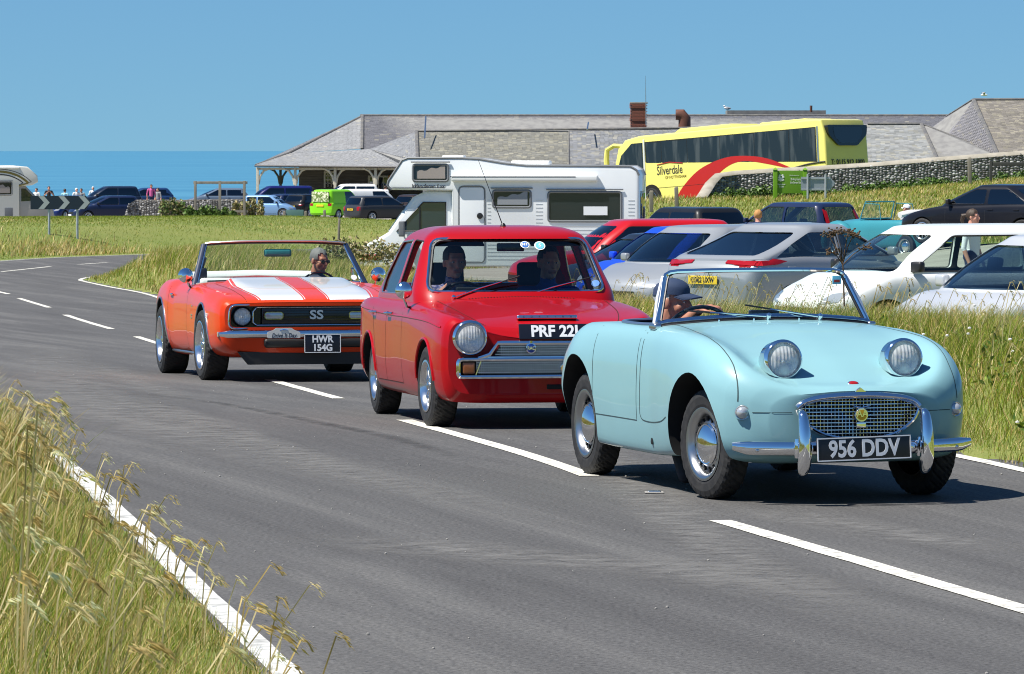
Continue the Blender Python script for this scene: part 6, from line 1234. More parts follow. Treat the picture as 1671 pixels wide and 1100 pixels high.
LT, MD, DK, WM = (.20, .205, .215), (.16, .16, .17), (.125, .125, .14), (.19, .185, .16)
# left wing: hip end, veranda skirt, front slope (pixel, row, depth)
roof_plane([(592, 189, 338), (592, 189.5, 337.9), (590, 243, 331.5), (470, 250, 333)], LT, .12, .05); roof_plane([(592, 189, 338), (470, 250, 333), (418, 269, 330), (418, 269, 344)], LT, .12, .05)
roof_plane([(470, 250, 333), (604, 243.5, 331), (664, 272, 326.5), (418, 269.5, 329.8)], LT, .12, .05)
roof_plane([(680, 215, 331), (680, 215.2, 330.9), (682, 262, 325.6), (604, 243.5, 331)], LT, .12, .05); roof_plane([(604, 243.5, 331), (682, 262, 325.6), (683, 273, 324.6), (664, 272, 326.4)], LT, .1, .05)
roof_plane([(592, 189, 338), (1548, 189, 338), (1548, 240, 331), (592, 244, 331.4)], DK, .12, .08)
roof_plane([(681, 214.5, 331), (928, 214, 331), (928, 273, 324.5), (682, 273.5, 324.5)], WM, .2, .3); roof_plane([(929, 213.5, 330.9), (1430, 205, 330.9), (1430, 268, 324.5), (929, 273, 324.5)], LT, .16, .25)
# right wing
roof_plane([(1400, 203, 326), (1503, 202.5, 326), (1530, 262, 320), (1400, 264, 320)], (.26, .265, .26), .25, .2); roof_plane([(1503, 202.5, 326), (1577, 231, 325), (1630, 256, 320), (1530, 262, 320)], (.20, .195, .18), .15, .2)
roof_plane([(1588, 163, 330), (1588.5, 163, 329.9), (1628, 252, 320.5), (1540, 232, 329)], (.235, .225, .235), .10, .08); roof_plane([(1588, 163, 330), (1540, 232, 329), (1512, 215, 332), (1545, 190, 334)], (.235, .225, .235), .10, .08)
roof_plane([(1588, 163, 330), (1830, 162, 330), (1830, 256, 320), (1628, 254, 320)], (.20, .18, .155), .2, .3)
ridge([(588, 188.5, 338), (1552, 188.5, 338)], .14); ridge([(592, 189, 337.9), (591, 243, 331.3)], .12); ridge([(418, 269, 330), (470, 250, 332.8), (592, 189, 337.9)], .10); ridge([(678, 214, 330.9), (1430, 205, 330.8)], .12); ridge([(680, 215, 330.8), (682, 272, 324.4)], .13); ridge([(1415, 202, 325.9), (1503, 202, 325.9)], .14); ridge([(1503, 202, 325.8), (1530, 261, 319.8)], .13); ridge([(1503, 202, 325.8), (1577, 231, 324.8)], .10); ridge([(1588, 162.5, 329.9), (1830, 161.5, 329.9)], .14); ridge([(1588, 163, 329.8), (1628, 253, 319.8)], .15); ridge([(1545, 190, 333.8), (1588, 162.5, 329.9)], .12); ridge([(928.5, 214, 330.8), (928.5, 272, 324.3)], .04)
# second ridge seen above the coach
a, b = at(1185, 181, 342), at(1345, 180, 342); MB().box((a + b) / 2 + Vector((0, 0, -.25)), ((b - a).length, 3, .5)).build('rear_roof', 'lead_grey', BL); MB().lathe([(.09, 0), (.09, .45), (.001, .45)], 10, at(1323, 183, 340), (0, 0, 1)).build('vent_pipe', 'rust_brown', BL)
# walls, eaves, veranda
z0 = -2.55; wl = lambda n, p0, p1, d, top, m: MB().box(((gx(p0, d) + gx(p1, d)) / 2, d + .15, (z0 + top) / 2), (gx(p1, d) - gx(p0, d), .3, top - z0)).build(n, m, BL)
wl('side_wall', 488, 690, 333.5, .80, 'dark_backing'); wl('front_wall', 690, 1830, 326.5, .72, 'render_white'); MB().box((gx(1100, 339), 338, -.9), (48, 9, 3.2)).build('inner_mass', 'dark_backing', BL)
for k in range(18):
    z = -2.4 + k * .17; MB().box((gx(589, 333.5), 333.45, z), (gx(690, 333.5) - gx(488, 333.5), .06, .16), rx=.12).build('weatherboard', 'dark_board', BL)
MB().tube([at(416, 270.5, 329.6), at(665, 273, 326.2)], .07, 6).build('gutter', 'rust_dark', BL); MB().box((at(418, 273, 330) + at(664, 276, 327)) / 2 + Vector((0, .25, -.04)), ((at(664, 276, 327) - at(418, 273, 330)).length, .12, .16), rz=math.atan2(-3.2, gx(664, 327) - gx(418, 330))).build('fascia_beam', 'cream_timber', BL)
MB().tube([at(683, 274, 324.2), at(1430, 269, 324.2)], .07, 6).build('gutter', 'rust_dark', BL)
def post(px, d, m, br):
    p = at(px, 273, d); mb = MB().box((p.x, p.y, (z0 + p.z) / 2), (.18, .18, p.z - z0), bev=.015)
    for s_ in br:
        mb.tube([(p.x + s_ * .06, p.y, p.z - 1.15), (p.x + s_ * .16, p.y, p.z - .62), (p.x + s_ * .42, p.y, p.z - .24), (p.x + s_ * .82, p.y, p.z - .06)], .075, 6)
    return mb.build('veranda_post', m, BL)
for px, d, m, br in ((420.5, 330.2, 'cream_timber', (1,)), (458, 336, 'dark_board', (-1, 1)), (482, 329.4, 'cream_timber', (-1, 1)), (547, 328.6, 'cream_timber', (-1, 1)), (613, 327.6, 'cream_timber', (-1, 1))): post(px, d, m, br)
def bwin(px0, px1, py0, py1, d, nx, ny, door=False):
    a, b = at(px0, py1, d), at(px1, py0, d); w_, h_ = b.x - a.x, b.z - a.z; c = (a + b) / 2; f = MB().box((c.x - w_ / 2, d - .04, c.z), (.12, .1, h_ + .12)).box((c.x + w_ / 2, d - .04, c.z), (.12, .1, h_ + .12)).box((c.x, d - .04, b.z), (w_ + .118, .098, .12))
    for i in range(1, nx): f.box((a.x + w_ * i / nx, d - .04, c.z), (.05, .06, h_))
    for i in range(1, ny): f.box((c.x, d - .041, a.z + h_ * i / ny), (w_, .058, .05))
    f = f.build('door' if door else 'window', 'cream_timber', BL); MB().box((c.x, d - .01, c.z), (w_, .03, h_)).build('pane', 'dark_glass', f)
bwin(530, 546, 281, 305, 333.3, 3, 4); bwin(602, 634, 288, 330, 333.3, 4, 1, True)
for i in range(9): p0 = 700 + i * 36; bwin(p0, p0 + 18, 284, 310, 326.3, 2, 3)
mat('lamp_orange', (.6, .25, .05), .4); MB().ell(at(637, 290, 333), (.16, .1, .2), 10).build('wall_lamp', 'lamp_orange', BL)
# chimney with individual bricks, mast, cowl
ch = at(1042, 208, 334); CH = MB().box((ch.x, ch.y, ch.z + .75), (1.02, 1.02, 1.7)).build('chimney', 'mortar', BL); bm_ = MB().box((0, 0, 0), (.235, .10, .075), bev=.0).build('brick', 'brick_red', CH); k = 0; first = True
for r in range(17):
    wid = 1.13 if 5 <= r <= 6 or r >= 14 else 1.04
    for side in range(2):
        for i in range(4):
            o_ = bm_ if first else bpy.data.objects.new('brick', bm_.data); 
            if not first: link(o_, CH)
            first = False; off = (i - 1.5) * .26 + (.06 if r % 2 else -.06); zz = ch.z + .0 + r * .098
            if side == 0: o_.location = (ch.x + off, ch.y - wid / 2, zz)
            else: o_.location = (ch.x - wid / 2, ch.y + off, zz); o_.rotation_euler = (0, 0, R(90))
MB().box((ch.x, ch.y, ch.z + 1.66), (1.2, 1.2, .1), bev=.02).build('chimney_cap', 'mortar', CH)
MB().tube([at(1054, 205, 333), at(1053.5, 160, 333), at(1053, 124, 333)], [.04, .03, .015], 6).build('mast', 'dull_chrome', BL)
p = at(1106, 196, 333); MB().tube([(p.x + .45, p.y, p.z - .6), (p.x + .45, p.y, p.z + .1), (p.x + .25, p.y, p.z + .36), (p.x - .15, p.y, p.z + .36)], [.42, .42, .40, .36], 14).build('flue_cowl', 'rust_brown', BL)
for px, y0_, y1_ in ((695, 190, 226), (960, 200, 212)): MB().tube([at(px, y0_, 330), at(px - 2, y1_, 327.5)], .05, 6).build('roof_pipe', 'dull_chrome', BL)
def gull(px, py, d, flying, label):
    g = thing('gull', label, 'bird', at(px, py, d)); mb = MB()
    if flying:
        mb.ell((0, 0, 0), (.22, .08, .07), 10); b = mb.build('body', 'gull_white', g)
        for s_ in (-1, 1): MB().add([(0.06, 0, .02), (-.08, 0, .02), (-.10, s_ * .35, .16), (.05, s_ * .35, .18), (-.12, s_ * .70, .08)], [(0, 1, 2, 3), (3, 2, 4)]).build('wing', 'gull_grey', g)
    else:
        MB().ell((0, 0, .2), (.22, .10, .10), 12, Matrix.Rotation(.25, 3, 'Y')).ell((-.18, 0, .36), (.07, .06, .065), 10).tube([(-.24, 0, .36), (-.32, 0, .34)], [.018, .005], 6).tube([(-.12, 0, .26), (-.17, 0, .34)], .055, 8).build('body', 'gull_white', g); MB().ell((.06, 0, .23), (.24, .105, .07), 12, Matrix.Rotation(.25, 3, 'Y')).build('wing', 'gull_grey', g)
        for s_ in (-1, 1): MB().tube([(0, s_ * .04, .12), (0, s_ * .04, 0)], .012, 5).build('leg', 'amber_lens', g)
mat('gull_white', (.78, .78, .76), .7); mat('gull_grey', (.28, .30, .33), .7)
gull(1186, 181.5, 340, False, 'white gull standing on the roof ridge above the coach'); gull(1605, 155, 300, True, 'gull flying above the right-hand roof')

# ------------------------------------------------------------------ flint walls
mat('flint', (.3, .3, .3), .55, vcol=True, spec=.5)
def flint_wall(line, label, hgt, thick=.35, seed=1, cop=True):
    """line: [(x, y, z_base, z_top)]"""
    rs = np.random.default_rng(seed); root = thing('flint_wall', label, 'wall'); V = []; F = []; n = len(line)
    for x, y, zb, zt in line: V += [(x, y, zb - .5), (x, y, zt), (x, y + thick, zt), (x, y + thick, zb - .5)]
    for i in range(n - 1):
        for j in range(3): F.append((i * 4 + j, i * 4 + j + 1, i * 4 + 4 + j + 1, i * 4 + 4 + j))
    F += [(0, 1, 2, 3), tuple((n - 1) * 4 + j for j in (3, 2, 1, 0))]; mk('core', V, F, 'mortar', root, False)
    L = np.array(line); s = np.r_[0, np.cumsum(np.hypot(*np.diff(L[:, :2], axis=0).T))]; PV = []; PF = []; PC = []
    base = [(math.sin(t) * math.cos(p), math.cos(t), math.sin(t) * math.sin(p)) for t in (.75, 1.5, 2.3) for p in np.linspace(0, 2 * math.pi, 6, endpoint=False)]
    u = 0.05
    while u < s[-1]:
        x, y, zb, zt = [np.interp(u, s, L[:, k]) for k in range(4)]; z = zb - .1 + rs.uniform(0, .08)
        while z < zt - .03:
            w_, h_ = rs.uniform(.055, .10), rs.uniform(.04, .068); k = len(PV); c = rs.choice([.06, .11, .19, .30, .44], p=[.18, .24, .26, .2, .12]) * rs.uniform(.8, 1.2); col = np.array((c * 1.02, c, c * .96)); an = rs.uniform(-.5, .5); jx, jz = rs.uniform(-.03, .03), rs.uniform(-.015, .015)
            for a, b_, c_ in base: rr = rs.uniform(.85, 1.15); xx, zz = a * w_ * rr, c_ * h_ * rr; PV.append((x + jx + xx * math.cos(an) - zz * math.sin(an), y - .012 - b_ * .05 + .02, z + jz + xx * math.sin(an) + zz * math.cos(an))); PC.append(col)
            for r in range(2):
                for q in range(6): PF.append((k + r * 6 + q, k + r * 6 + (q + 1) % 6, k + (r + 1) * 6 + (q + 1) % 6, k + (r + 1) * 6 + q))
            PF.append((k, k + 5, k + 4, k + 3)); PF.append((k, k + 3, k + 2, k + 1)); z += h_ * 1.7
        u += rs.uniform(.11, .15)
    tag(npmesh('flints', PV, np.array(PF), None, 'flint', np.array(PC), root, True), kind='stuff')
    if cop: MB().tube([(x, y + thick / 2, zt + .03) for x, y, zb, zt in line], thick * .62, 8, flat=.35).build('coping', 'coping_stone', root)
    return root
def wl_(pts, d): return [(at(px, yb, dd).x, dd, at(px, yb, dd).z, at(px, yt, dd).z) for px, yb, yt, dd in pts]
flint_wall(wl_([(1143, 333, 326, 183), (1150, 333, 316, 184), (1160, 332, 300, 185), (1172, 331, 288, 185.5), (1200, 331, 284, 186), (1262, 330, 280, 186), (1320, 330, 277, 186), (1420, 321, 270.5, 186), (1540, 311, 261, 186), (1671, 297, 251, 186), (1800, 286, 241, 186)], 186), 'flint wall running up the slope in front of the coach', 1.1, seed=3)
flint_wall(wl_([(206, 358, 350, 257), (210, 358, 333, 257.5), (222, 358, 326, 258), (300, 358, 326, 258), (400, 358, 325, 258)], 258), 'low flint wall beside the wooden frame on the left', .9, seed=5, cop=False)

# ------------------------------------------------------------------ signs, posts, frames
mat('sign_green', (.15, .33, .01), .45); mat('sign_green_shaded', (.12, .27, .012), .5); mat('galv', (.50, .52, .54), .45, .5, noise=(5, (.4, .42, .44), .4, .7)); mat('sign_back', (.33, .37, .41), .4, .4); mat('weathered_wood', (.27, .24, .19), .9, noise=(6, (.18, .16, .13), .35, .7, (1, 1, .15))); mat('chevron_black', (.012, .022, .035), .4); mat('chevron_white', (.34, .38, .38), .5); mat('oak_white', (.72, .74, .72), .5); mat('board_teal', (.10, .2, .19), .6)
def ground_sign():
    a = at(1287, 327, 181); root = thing('estate_sign', 'lime green estate sign board with white oak leaf before the flint wall', 'sign', (a.x, a.y, a.z), R(0)); s = FPX / 181
    for x0 in (-.50, 1.20 - .0): 
        MB().box((x0 if x0 < 0 else .60, 0, .52), (.16, .16, 1.22), bev=.01).build('post', 'sign_green', root); MB().add([(-.10, -.10, 0), (.10, -.10, 0), (.10, .10, 0), (-.10, .10, 0), (0, 0, .09)], [(0, 1, 4), (1, 2, 4), (2, 3, 4), (3, 0, 4)]).build('post_cap', 'sign_green', root).location = (x0 if x0 < 0 else .60, 0, 1.132)
    MB().box((.05, .02, .68), (.98, .05, .84), bev=.006).build('board', 'sign_green_shaded', root)  # post green darkened: shade on the side-lit face is put into the colour
    lf = MB()
    for dx, dz, r in ((0, 0, .06), (-.07, .05, .05), (.07, .05, .05), (-.05, .12, .045), (.05, .12, .045), (-.02, -.05, .06), (.06, -.05, .05), (-.09, -.03, .045)): lf.ell((-.28 + dx, -.012, .80 + dz), (r, .006, r * .8), 10)
    lf.build('oak_leaf_emblem', 'oak_white', root); text('National\nTrust', 'emblem_lettering', 'oak_white', root, (-.28, -.012, .55), (R(90), 0, 0), .085, .001, .001); tag(text('Welcome to', 'small_lettering', 'oak_white', root, (.20, -.012, .92), (R(90), 0, 0), .07, 0, .001), kind='stuff'); text('Birling Gap and\nthe Seven Sisters', 'sign_lettering', 'oak_white', root, (.30, -.012, .72), (R(90), 0, 0), .12, .001, .001, .62)
ground_sign()
def arrow_sign():
    a = at(1334, 330, 178); root = thing('direction_sign', 'pale grey back of an arrow-shaped direction sign on two posts', 'sign', a); 
    for px in (1318, 1347): MB().tube([(gx(px, 178) - a.x, 0, -.1), (gx(px, 178) - a.x, 0, 1.02)], .042, 10).build('post', 'galv', root)
    x0, x1, x2 = gx(1307, 178) - a.x, gx(1354, 178) - a.x, gx(1363, 178) - a.x; MB().prism([(x0, .42), (x1, .42), (x2, .70), (x1, .92), (x0, .92)], 'y', .05, .07).build('panel', 'sign_back', root)
    for z in (.47, .87): MB().box(((x0 + x1) / 2, .03, z), (x1 - x0, .035, .06)).build('rail', 'galv', root)
arrow_sign()
def chevrons():
    d = 155; a = at(103, 378, d); root = thing('chevron_board', 'dark bend board with three pale chevrons pointing right', 'sign', (a.x, a.y, a.z)); s = d / FPX
    x0, x1 = (50 - 103) * s, (148 - 103) * s; zt, zb = (378 - 319.5) * s, (378 - 341.5) * s; h = zt - zb; MB().prism([(x0, zb), (x1 - h * .35, zb), (x1, (zb + zt) / 2), (x1 - h * .35, zt), (x0, zt)], 'y', 0, .03).build('board', 'chevron_black', root)
    for k in range(3):
        xc = x1 - .02 - k * (x1 - x0) * .335; w_ = h * .42; MB().prism([(xc - h * .42 - w_, zb + .01), (xc - h * .42, zb + .01), (xc, (zb + zt) / 2), (xc - h * .42, zt - .01), (xc - h * .42 - w_, zt - .01), (xc - w_, (zb + zt) / 2)], 'y', -.006, -.001).build('chevron', 'chevron_white', root)
    for px in (80, 126): MB().tube([((px - 103) * s, .06, -.3), ((px - 103) * s, .06, zt - .05)], .04, 8).build('post', 'galv', root)
chevrons()
def timber_frame():
    a = at(360, 356, 250); root = thing('timber_frame', 'weathered wooden frame of three posts and a top rail by the flint wall', 'frame', a); s = 250 / FPX
    for px in (319, 359, 399): MB().box(((px - 360) * s, 0, .85), (.13, .13, 2.1), bev=.01).build('post', 'weathered_wood', root)
    MB().box((0, -.01, (356 - 298) * s), (2.75, .10, .13), bev=.01).build('top_rail', 'weathered_wood', root); MB().box((1.9 * .5, .0, .35), (.9, .06, .12)).build('lower_rail', 'weathered_wood', root)
timber_frame()
for i, (px, py0, py1, d, lab) in enumerate(((1582, 258, 287, 181, 'pale fence post against the right end of the flint wall'), (1063, 312, 332, 170, 'short pale post left of the coach wheel'), (1104, 306, 328, 172, 'short leaning post in front of the red swoosh'), (553, 357, 383, 120, 'dark thin stake in the verge left of the motorhome'), (424, 346, 358, 262, 'stubby wooden bollard before the pale blue small car'), (464, 345, 358, 262, 'stubby wooden bollard left of the teal board'), (499, 345, 358, 262, 'stubby wooden bollard right of the teal board'), (530, 343, 360, 258, 'wooden bollard in front of the green van'))):
    a = at(px, py1, d); h = (py1 - py0) * d / FPX; p = thing('wooden_post', lab, 'post', a); MB().box((0, 0, h / 2 - .15), (.14 if d > 125 else .06, .14 if d > 125 else .06, h + .3), bev=.02, ry=random.uniform(-.05, .05)).build('shaft', 'weathered_wood', p); MB().box((0, 0, h + .01), (.10 if d > 125 else .045, .10 if d > 125 else .045, .03), bev=.01).build('rounded_top', 'weathered_wood', p)
a = at(481, 357, 262); b = thing('notice_board', 'small teal notice board among the far bollards', 'board', a); MB().box((0, 0, .26), (.95, .05, .44), bev=.01).build('panel', 'board_teal', b); 
for x in (-.42, .42): MB().box((x, .05, .15), (.07, .07, .6)).build('post', 'weathered_wood', b)
a = at(1645, 292, 182); b = thing('rail_frame', 'dark post-and-rail frame at the right end of the flint wall', 'fence', a)
for x in (-.65, .75): MB().box((x, 0, .2), (.10, .10, .95), bev=.01).build('post', 'frame_dark', b)
MB().box((.05, -.01, .55), (1.5, .06, .14), bev=.01).build('rail', 'frame_dark', b)

# ------------------------------------------------------------------ bystanders
for nm, c in (('cloth_white', (.70, .71, .72)), ('cloth_black', (.015, .015, .018)), ('cloth_pink', (.55, .10, .28)), ('cloth_cyan', (.30, .55, .62)), ('cloth_navy', (.02, .03, .08)), ('cloth_grey', (.25, .26, .27)), ('blonde_hair', (.42, .21, .07)), ('white_hair', (.62, .61, .58))): mat(nm, c, .85, bump=(60, .3, .01))
def person(label, px, py_head, d, face, top, legs, hairm, skin='skin', h=1.7, arms='down', pony=False, voxel=.016, cap=None, group=None):
    """standing figure, head top seen at (px, py_head)"""
    hd = at(px, py_head, d); T = thing('person', label, 'person', (hd.x, d, hd.z - h), R(180 + face), group); k = h / 1.72; z = lambda v: v * k
    X = Matrix.Translation((0, .02, z(1.60))); P = head_prims(X, skin)
    P += [('c', (0, 0, z(1.36)), (0, 0, z(1.02)), .125, .12, top), ('c', (-.17, 0, z(1.40)), (.17, 0, z(1.40)), .065, .065, top), ('c', (-.08, 0, z(.95)), (.08, 0, z(.95)), .11, .11, legs)]
    for s_ in (-1, 1):
        P += [('c', (s_ * .09, 0, z(.92)), (s_ * .10, .02, z(.50)), .085, .06, legs), ('c', (s_ * .10, .02, z(.50)), (s_ * .11, 0, z(.08)), .058, .04, legs), ('c', (s_ * .11, -.03, z(.05)), (s_ * .12, .15, z(.04)), .042, .035, 'cloth_black')]
        S0 = Vector((s_ * .20, 0, z(1.38)))
        if arms == 'down': e, w_ = S0 + Vector((s_ * .06, -.02, -.28)), S0 + Vector((s_ * .05, .08, -.52))
        elif arms == 'face': e, w_ = S0 + Vector((s_ * .10, .12, -.24)), S0 + Vector((-s_ * .12, .25, -.02))
        else: e, w_ = S0 + Vector((s_ * .08, .05, -.26)), S0 + Vector((-s_ * .05, .26, -.22))
        P += [('c', S0, e, .052, .043, top), ('c', e, w_, .04, .028, skin)]; dr = (w_ - e).normalized(); P += hand_prims(Matrix.Translation(w_) @ Vector((0, 1, 0)).rotation_difference(dr).to_matrix().to_4x4(), skin, .5, -s_)
    fuse('body', P, T, voxel, 2); hair(X, T, hairm, .07, -.09 if not pony else -.10, 1.04) if not cap else cap_hat(X, T, cap)
    if pony: MB(X).tube([(0, -.11, .03), (0, -.17, .02), (0, -.19, -.06), (0, -.17, -.12)], [.025, .04, .035, .012], 8).build('ponytail', hairm, T)
    return T
CP = 'people by the clifftop'
person('person in white top half hidden beside the left motorhome', 60, 307, 300, -30, 'cloth_white', 'cloth_navy', 'brown_hair', group=CP)
person('person in black top holding hands to the face behind the chevron board', 80, 304, 300, 10, 'cloth_black', 'cloth_navy', 'brown_hair', arms='face', group=CP)
person('person in pale cyan shirt behind the chevron board', 106, 308, 303, 160, 'cloth_cyan', 'cloth_grey', 'brown_hair', 'skin_tan', group=CP)
person('person in white shirt right of the one in pale cyan', 125, 307, 300, 30, 'cloth_white', 'cloth_grey', 'white_hair', group=CP)
person('person in grey near the tip of the chevron board', 133, 307.5, 302, -20, 'cloth_grey', 'cloth_navy', 'brown_hair', 'skin_tan', group=CP)
person('person in white top behind the dark people carrier', 152, 304.5, 318, 0, 'cloth_white', 'cloth_grey', 'white_hair', group=CP)
person('person in pink shirt standing by the low flint wall', 247, 301, 300, 10, 'cloth_pink', 'cloth_navy', 'brown_hair', 'skin_tan', group=CP)
person('person in grey beside the one in pink', 258, 307, 302, -40, 'cloth_grey', 'cloth_navy', 'brown_hair', h=1.55, group=CP)
person('person in white shirt outside the veranda doors', 629, 303, 322, 150, 'cloth_white', 'cloth_navy', 'brown_hair', h=1.72)
person('person in navy whose head shows over the silver car roof', 1237, 343, 100, 190, 'cloth_navy', 'cloth_navy', 'blonde_hair', h=1.62, voxel=.012)
person('person in white top beyond the white hatchback', 1586, 342, 76, 60, 'cloth_white', 'cloth_navy', 'brown_hair', h=1.62, pony=True, voxel=.011)
T, X = driver(tr, 'person', 'driver of the teal tourer wearing a white cap', .28, -.35, 1.22, 0, 0, 'skin', 'cloth_white', .014); cap_hat(X, T, 'cloth_white')
mat('dead_brown', (.10, .06, .03), .9)
# ------------------------------------------------------------------ grass and plants
mat('grass_blade', (.1, .15, .03), .6, vcol=True, spec=.25)
gm_ = M['grass_blade']; t = gm_.node_tree; b = t.nodes['Principled BSDF']; vc = [n for n in t.nodes if n.type == 'VERTEX_COLOR'][0]; tl = t.nodes.new('ShaderNodeBsdfTranslucent'); ms_ = t.nodes.new('ShaderNodeMixShader'); ms_.inputs[0].default_value = .28; out = t.nodes['Material Output']
t.links.new(vc.outputs[0], tl.inputs[0]); t.links.new(b.outputs[0], ms_.inputs[1]); t.links.new(tl.outputs[0], ms_.inputs[2]); t.links.new(ms_.outputs[0], out.inputs[0])
GRN = np.array([(.15, .22, .014), (.21, .265, .022), (.11, .175, .013), (.27, .28, .035)]); STRAW = np.array([(.58, .45, .19), (.66, .55, .28), (.46, .34, .12), (.40, .27, .09)])
def blades(name, P, h, w, straw, label, lean=.5, seg=3, wind=(.25, .05), cat='grass', kind='stuff', jit=.25, base=None):
    """P (n,2) ground points; h,w (n,) sizes; straw (n,) chance of dry colour"""
    n = len(P); z = height(P) if base is None else base; an = RNG.uniform(0, 2 * math.pi, n); hh = h * RNG.uniform(.55, 1.25, n); le = hh * lean * RNG.uniform(.15, 1.1, n); dx, dy = np.cos(an) * le + wind[0] * hh, np.sin(an) * le + wind[1] * hh
    sx, sy = -np.sin(an + RNG.uniform(-1, 1, n)), np.cos(an); face = RNG.uniform(-1.5, 1.5, n); sx, sy = np.cos(face), np.sin(face); V = []; k = seg
    dry = RNG.random(n) < straw; C0 = np.where(dry[:, None], STRAW[RNG.integers(0, 4, n)], GRN[RNG.integers(0, 4, n)]) * RNG.uniform(1 - jit, 1 + jit, (n, 1)); col = []
    for i in range(k):
        f = i / k; wd = w * (1 - f * .75) * .5; x = P[:, 0] + dx * f ** 1.8; y = P[:, 1] + dy * f ** 1.8; zz = z - .02 + hh * (f - .12 * f * f)
        V += [np.c_[x - sx * wd, y - sy * wd, zz], np.c_[x + sx * wd, y + sy * wd, zz]]; col += [C0, C0]
    V.append(np.c_[P[:, 0] + dx, P[:, 1] + dy, z + hh * .88]); col.append(C0); m = 2 * k + 1; V = np.stack(V, 1).reshape(-1, 3); col = np.stack(col, 1).reshape(-1, 3); b0 = np.arange(n)[:, None] * m
    Q = np.concatenate([b0 + np.array([[2 * i, 2 * i + 1, 2 * i + 3, 2 * i + 2]]) for i in range(k - 1)]) if k > 1 else None; T_ = b0 + np.array([[2 * k - 2, 2 * k - 1, 2 * k]])
    return tag(npmesh(name, V, Q, T_, 'grass_blade', col), label, cat, kind=kind)
def band(L, side, d0, d1, y0, y1, n, power=1.0):
    """random points beside a road edge, distance d0..d1 outside it"""
    O = resamp(L, 600); sel = O[(O[:, 1] >= y0) & (O[:, 1] <= y1)]; t = np.gradient(sel, axis=0); t /= np.hypot(*t.T)[:, None]; nr = np.c_[t[:, 1], -t[:, 0]] * side; i = RNG.integers(0, len(sel), n); d = d0 + (d1 - d0) * RNG.random(n) ** power
    return sel[i] + nr[i] * d[:, None] + RNG.normal(0, .06, (n, 2)), d
def patch(P, s=.45, seed=0):
    r = np.random.default_rng(seed); v = np.zeros(len(P))
    for k in range(6): a = r.uniform(0, 6.3); f = s * r.uniform(.6, 2.2); v += np.sin((P[:, 0] * math.cos(a) * 2.2 + P[:, 1] * math.sin(a)) * f + r.uniform(0, 6.3))
    return v / 6
def heads(name, P, h, label, n_sp=12, droop=.30, size=.011, seed=4, lean=(.12, .42)):
    """flowering stalks: stem plus a loose drooping head of spikelets"""
    V = []; T = []; Q = []; col = []; z = height(P); r = np.random.default_rng(seed)
    for (x, y), zz, hh in zip(P, z, h):
        a = r.uniform(-.9, .9); le = hh * r.uniform(*lean); tip = np.array([x + math.cos(a) * le, y + math.sin(a) * le * .6, zz + hh]); mid = np.array([x + math.cos(a) * le * .25, y + math.sin(a) * le * .15, zz + hh * .6]); b0 = np.array([x, y, zz - .02]); c = STRAW[r.integers(0, 3)] * r.uniform(.8, 1.25); pts = [b0, mid, tip]
        for i in range(6): f = (i + 1) / 6; pts.append(tip + np.array([math.cos(a) * droop * hh * .5 * f, math.sin(a) * droop * hh * .3 * f, .06 * hh * f - .18 * hh * f * f]))
        k = len(V); sw = .0022 + .0008 * r.random()
        for p in pts: V += [p - (sw, 0, 0), p + (sw, 0, 0)]; col += [c, c]
        Q += [(k + 2 * i, k + 2 * i + 1, k + 2 * i + 3, k + 2 * i + 2) for i in range(len(pts) - 1)]
        for j in range(n_sp):
            f = j / n_sp; i = min(5, int(f * 6)); p = pts[2 + i] * (1 - (f * 6 - i)) + pts[3 + i] * (f * 6 - i) if 3 + i < len(pts) else pts[-1]; e = r.normal(0, 1, 3) * .007 + (.004, 0, -.003); s = size * r.uniform(.7, 1.4); k = len(V); dv = np.array([math.cos(a) * .8, .1, -.35 - .4 * f]); dv /= np.linalg.norm(dv); sd = np.cross(dv, r.normal(0, 1, 3)); sd = sd / np.linalg.norm(sd) * s * .34; q = p + e
            V += [q - dv * s * 1.3, q + sd, q + dv * s * 2.0, q - sd]; cc = c * r.uniform(1.0, 1.5); col += [cc] * 4; Q.append((k, k + 1, k + 2, k + 3))
    return tag(npmesh(name, np.array(V), np.array(Q), None, 'grass_blade', np.clip(np.array(col), 0, .8)), label, 'grass', kind='stuff')
# near left verge, out of focus
P, d = band(LEFTd, -1, .10, 3.4, 10, 44, 80000, 1.1); pv = patch(P, .7, 2); blades('near_verge_grass', P, .06 + .28 * sst(.12, 1.5, d) + .05 * pv, np.full(len(P), .0042), np.clip(.42 + .5 * pv, .10, .8), 'green and straw grass of the near left verge', .6, 3, (.12, .03))
P, d = band(LEFTd, -1, .08, .75, 12, 40, 26000); blades('near_edge_grass', P, .04 + .13 * sst(.06, .7, d), np.full(len(P), .0042), np.full(len(P), .45), 'short grass fringe beside the near white line', .9, 2, (.1, 0))
P, d = band(LEFTd, -1, .5, 3.0, 13, 36, 520); heads('near_seed_heads', P, .26 + .26 * RNG.random(len(P)), 'drooping straw seed heads over the near left verge', 34, .42, .009)
P, d = band(LEFTd, -1, .02, .4, 13, 34, 90); heads('edge_seed_heads', P, .14 + .2 * RNG.random(len(P)), 'short seed heads leaning over the near white line', 20, .3, .006, 9)
r_ = np.random.default_rng(12); P = np.array([(gx(px, dd), dd) for px, dd in zip(r_.uniform(-170, 50, 26), r_.uniform(11, 18, 26))]); top = EYE - (575 - HZ) / FPX * P[:, 1] - height(P); heads('tall_seed_heads', P, np.clip(top - np.maximum(0, (P[:, 0] / P[:, 1] * FPX + 835) + 60) / 900 - r_.uniform(0, .5, 26), .2, 1.2), 'tall blurred straw stalks at the left picture edge', 50, .16, .0080, 3, (.02, .16))
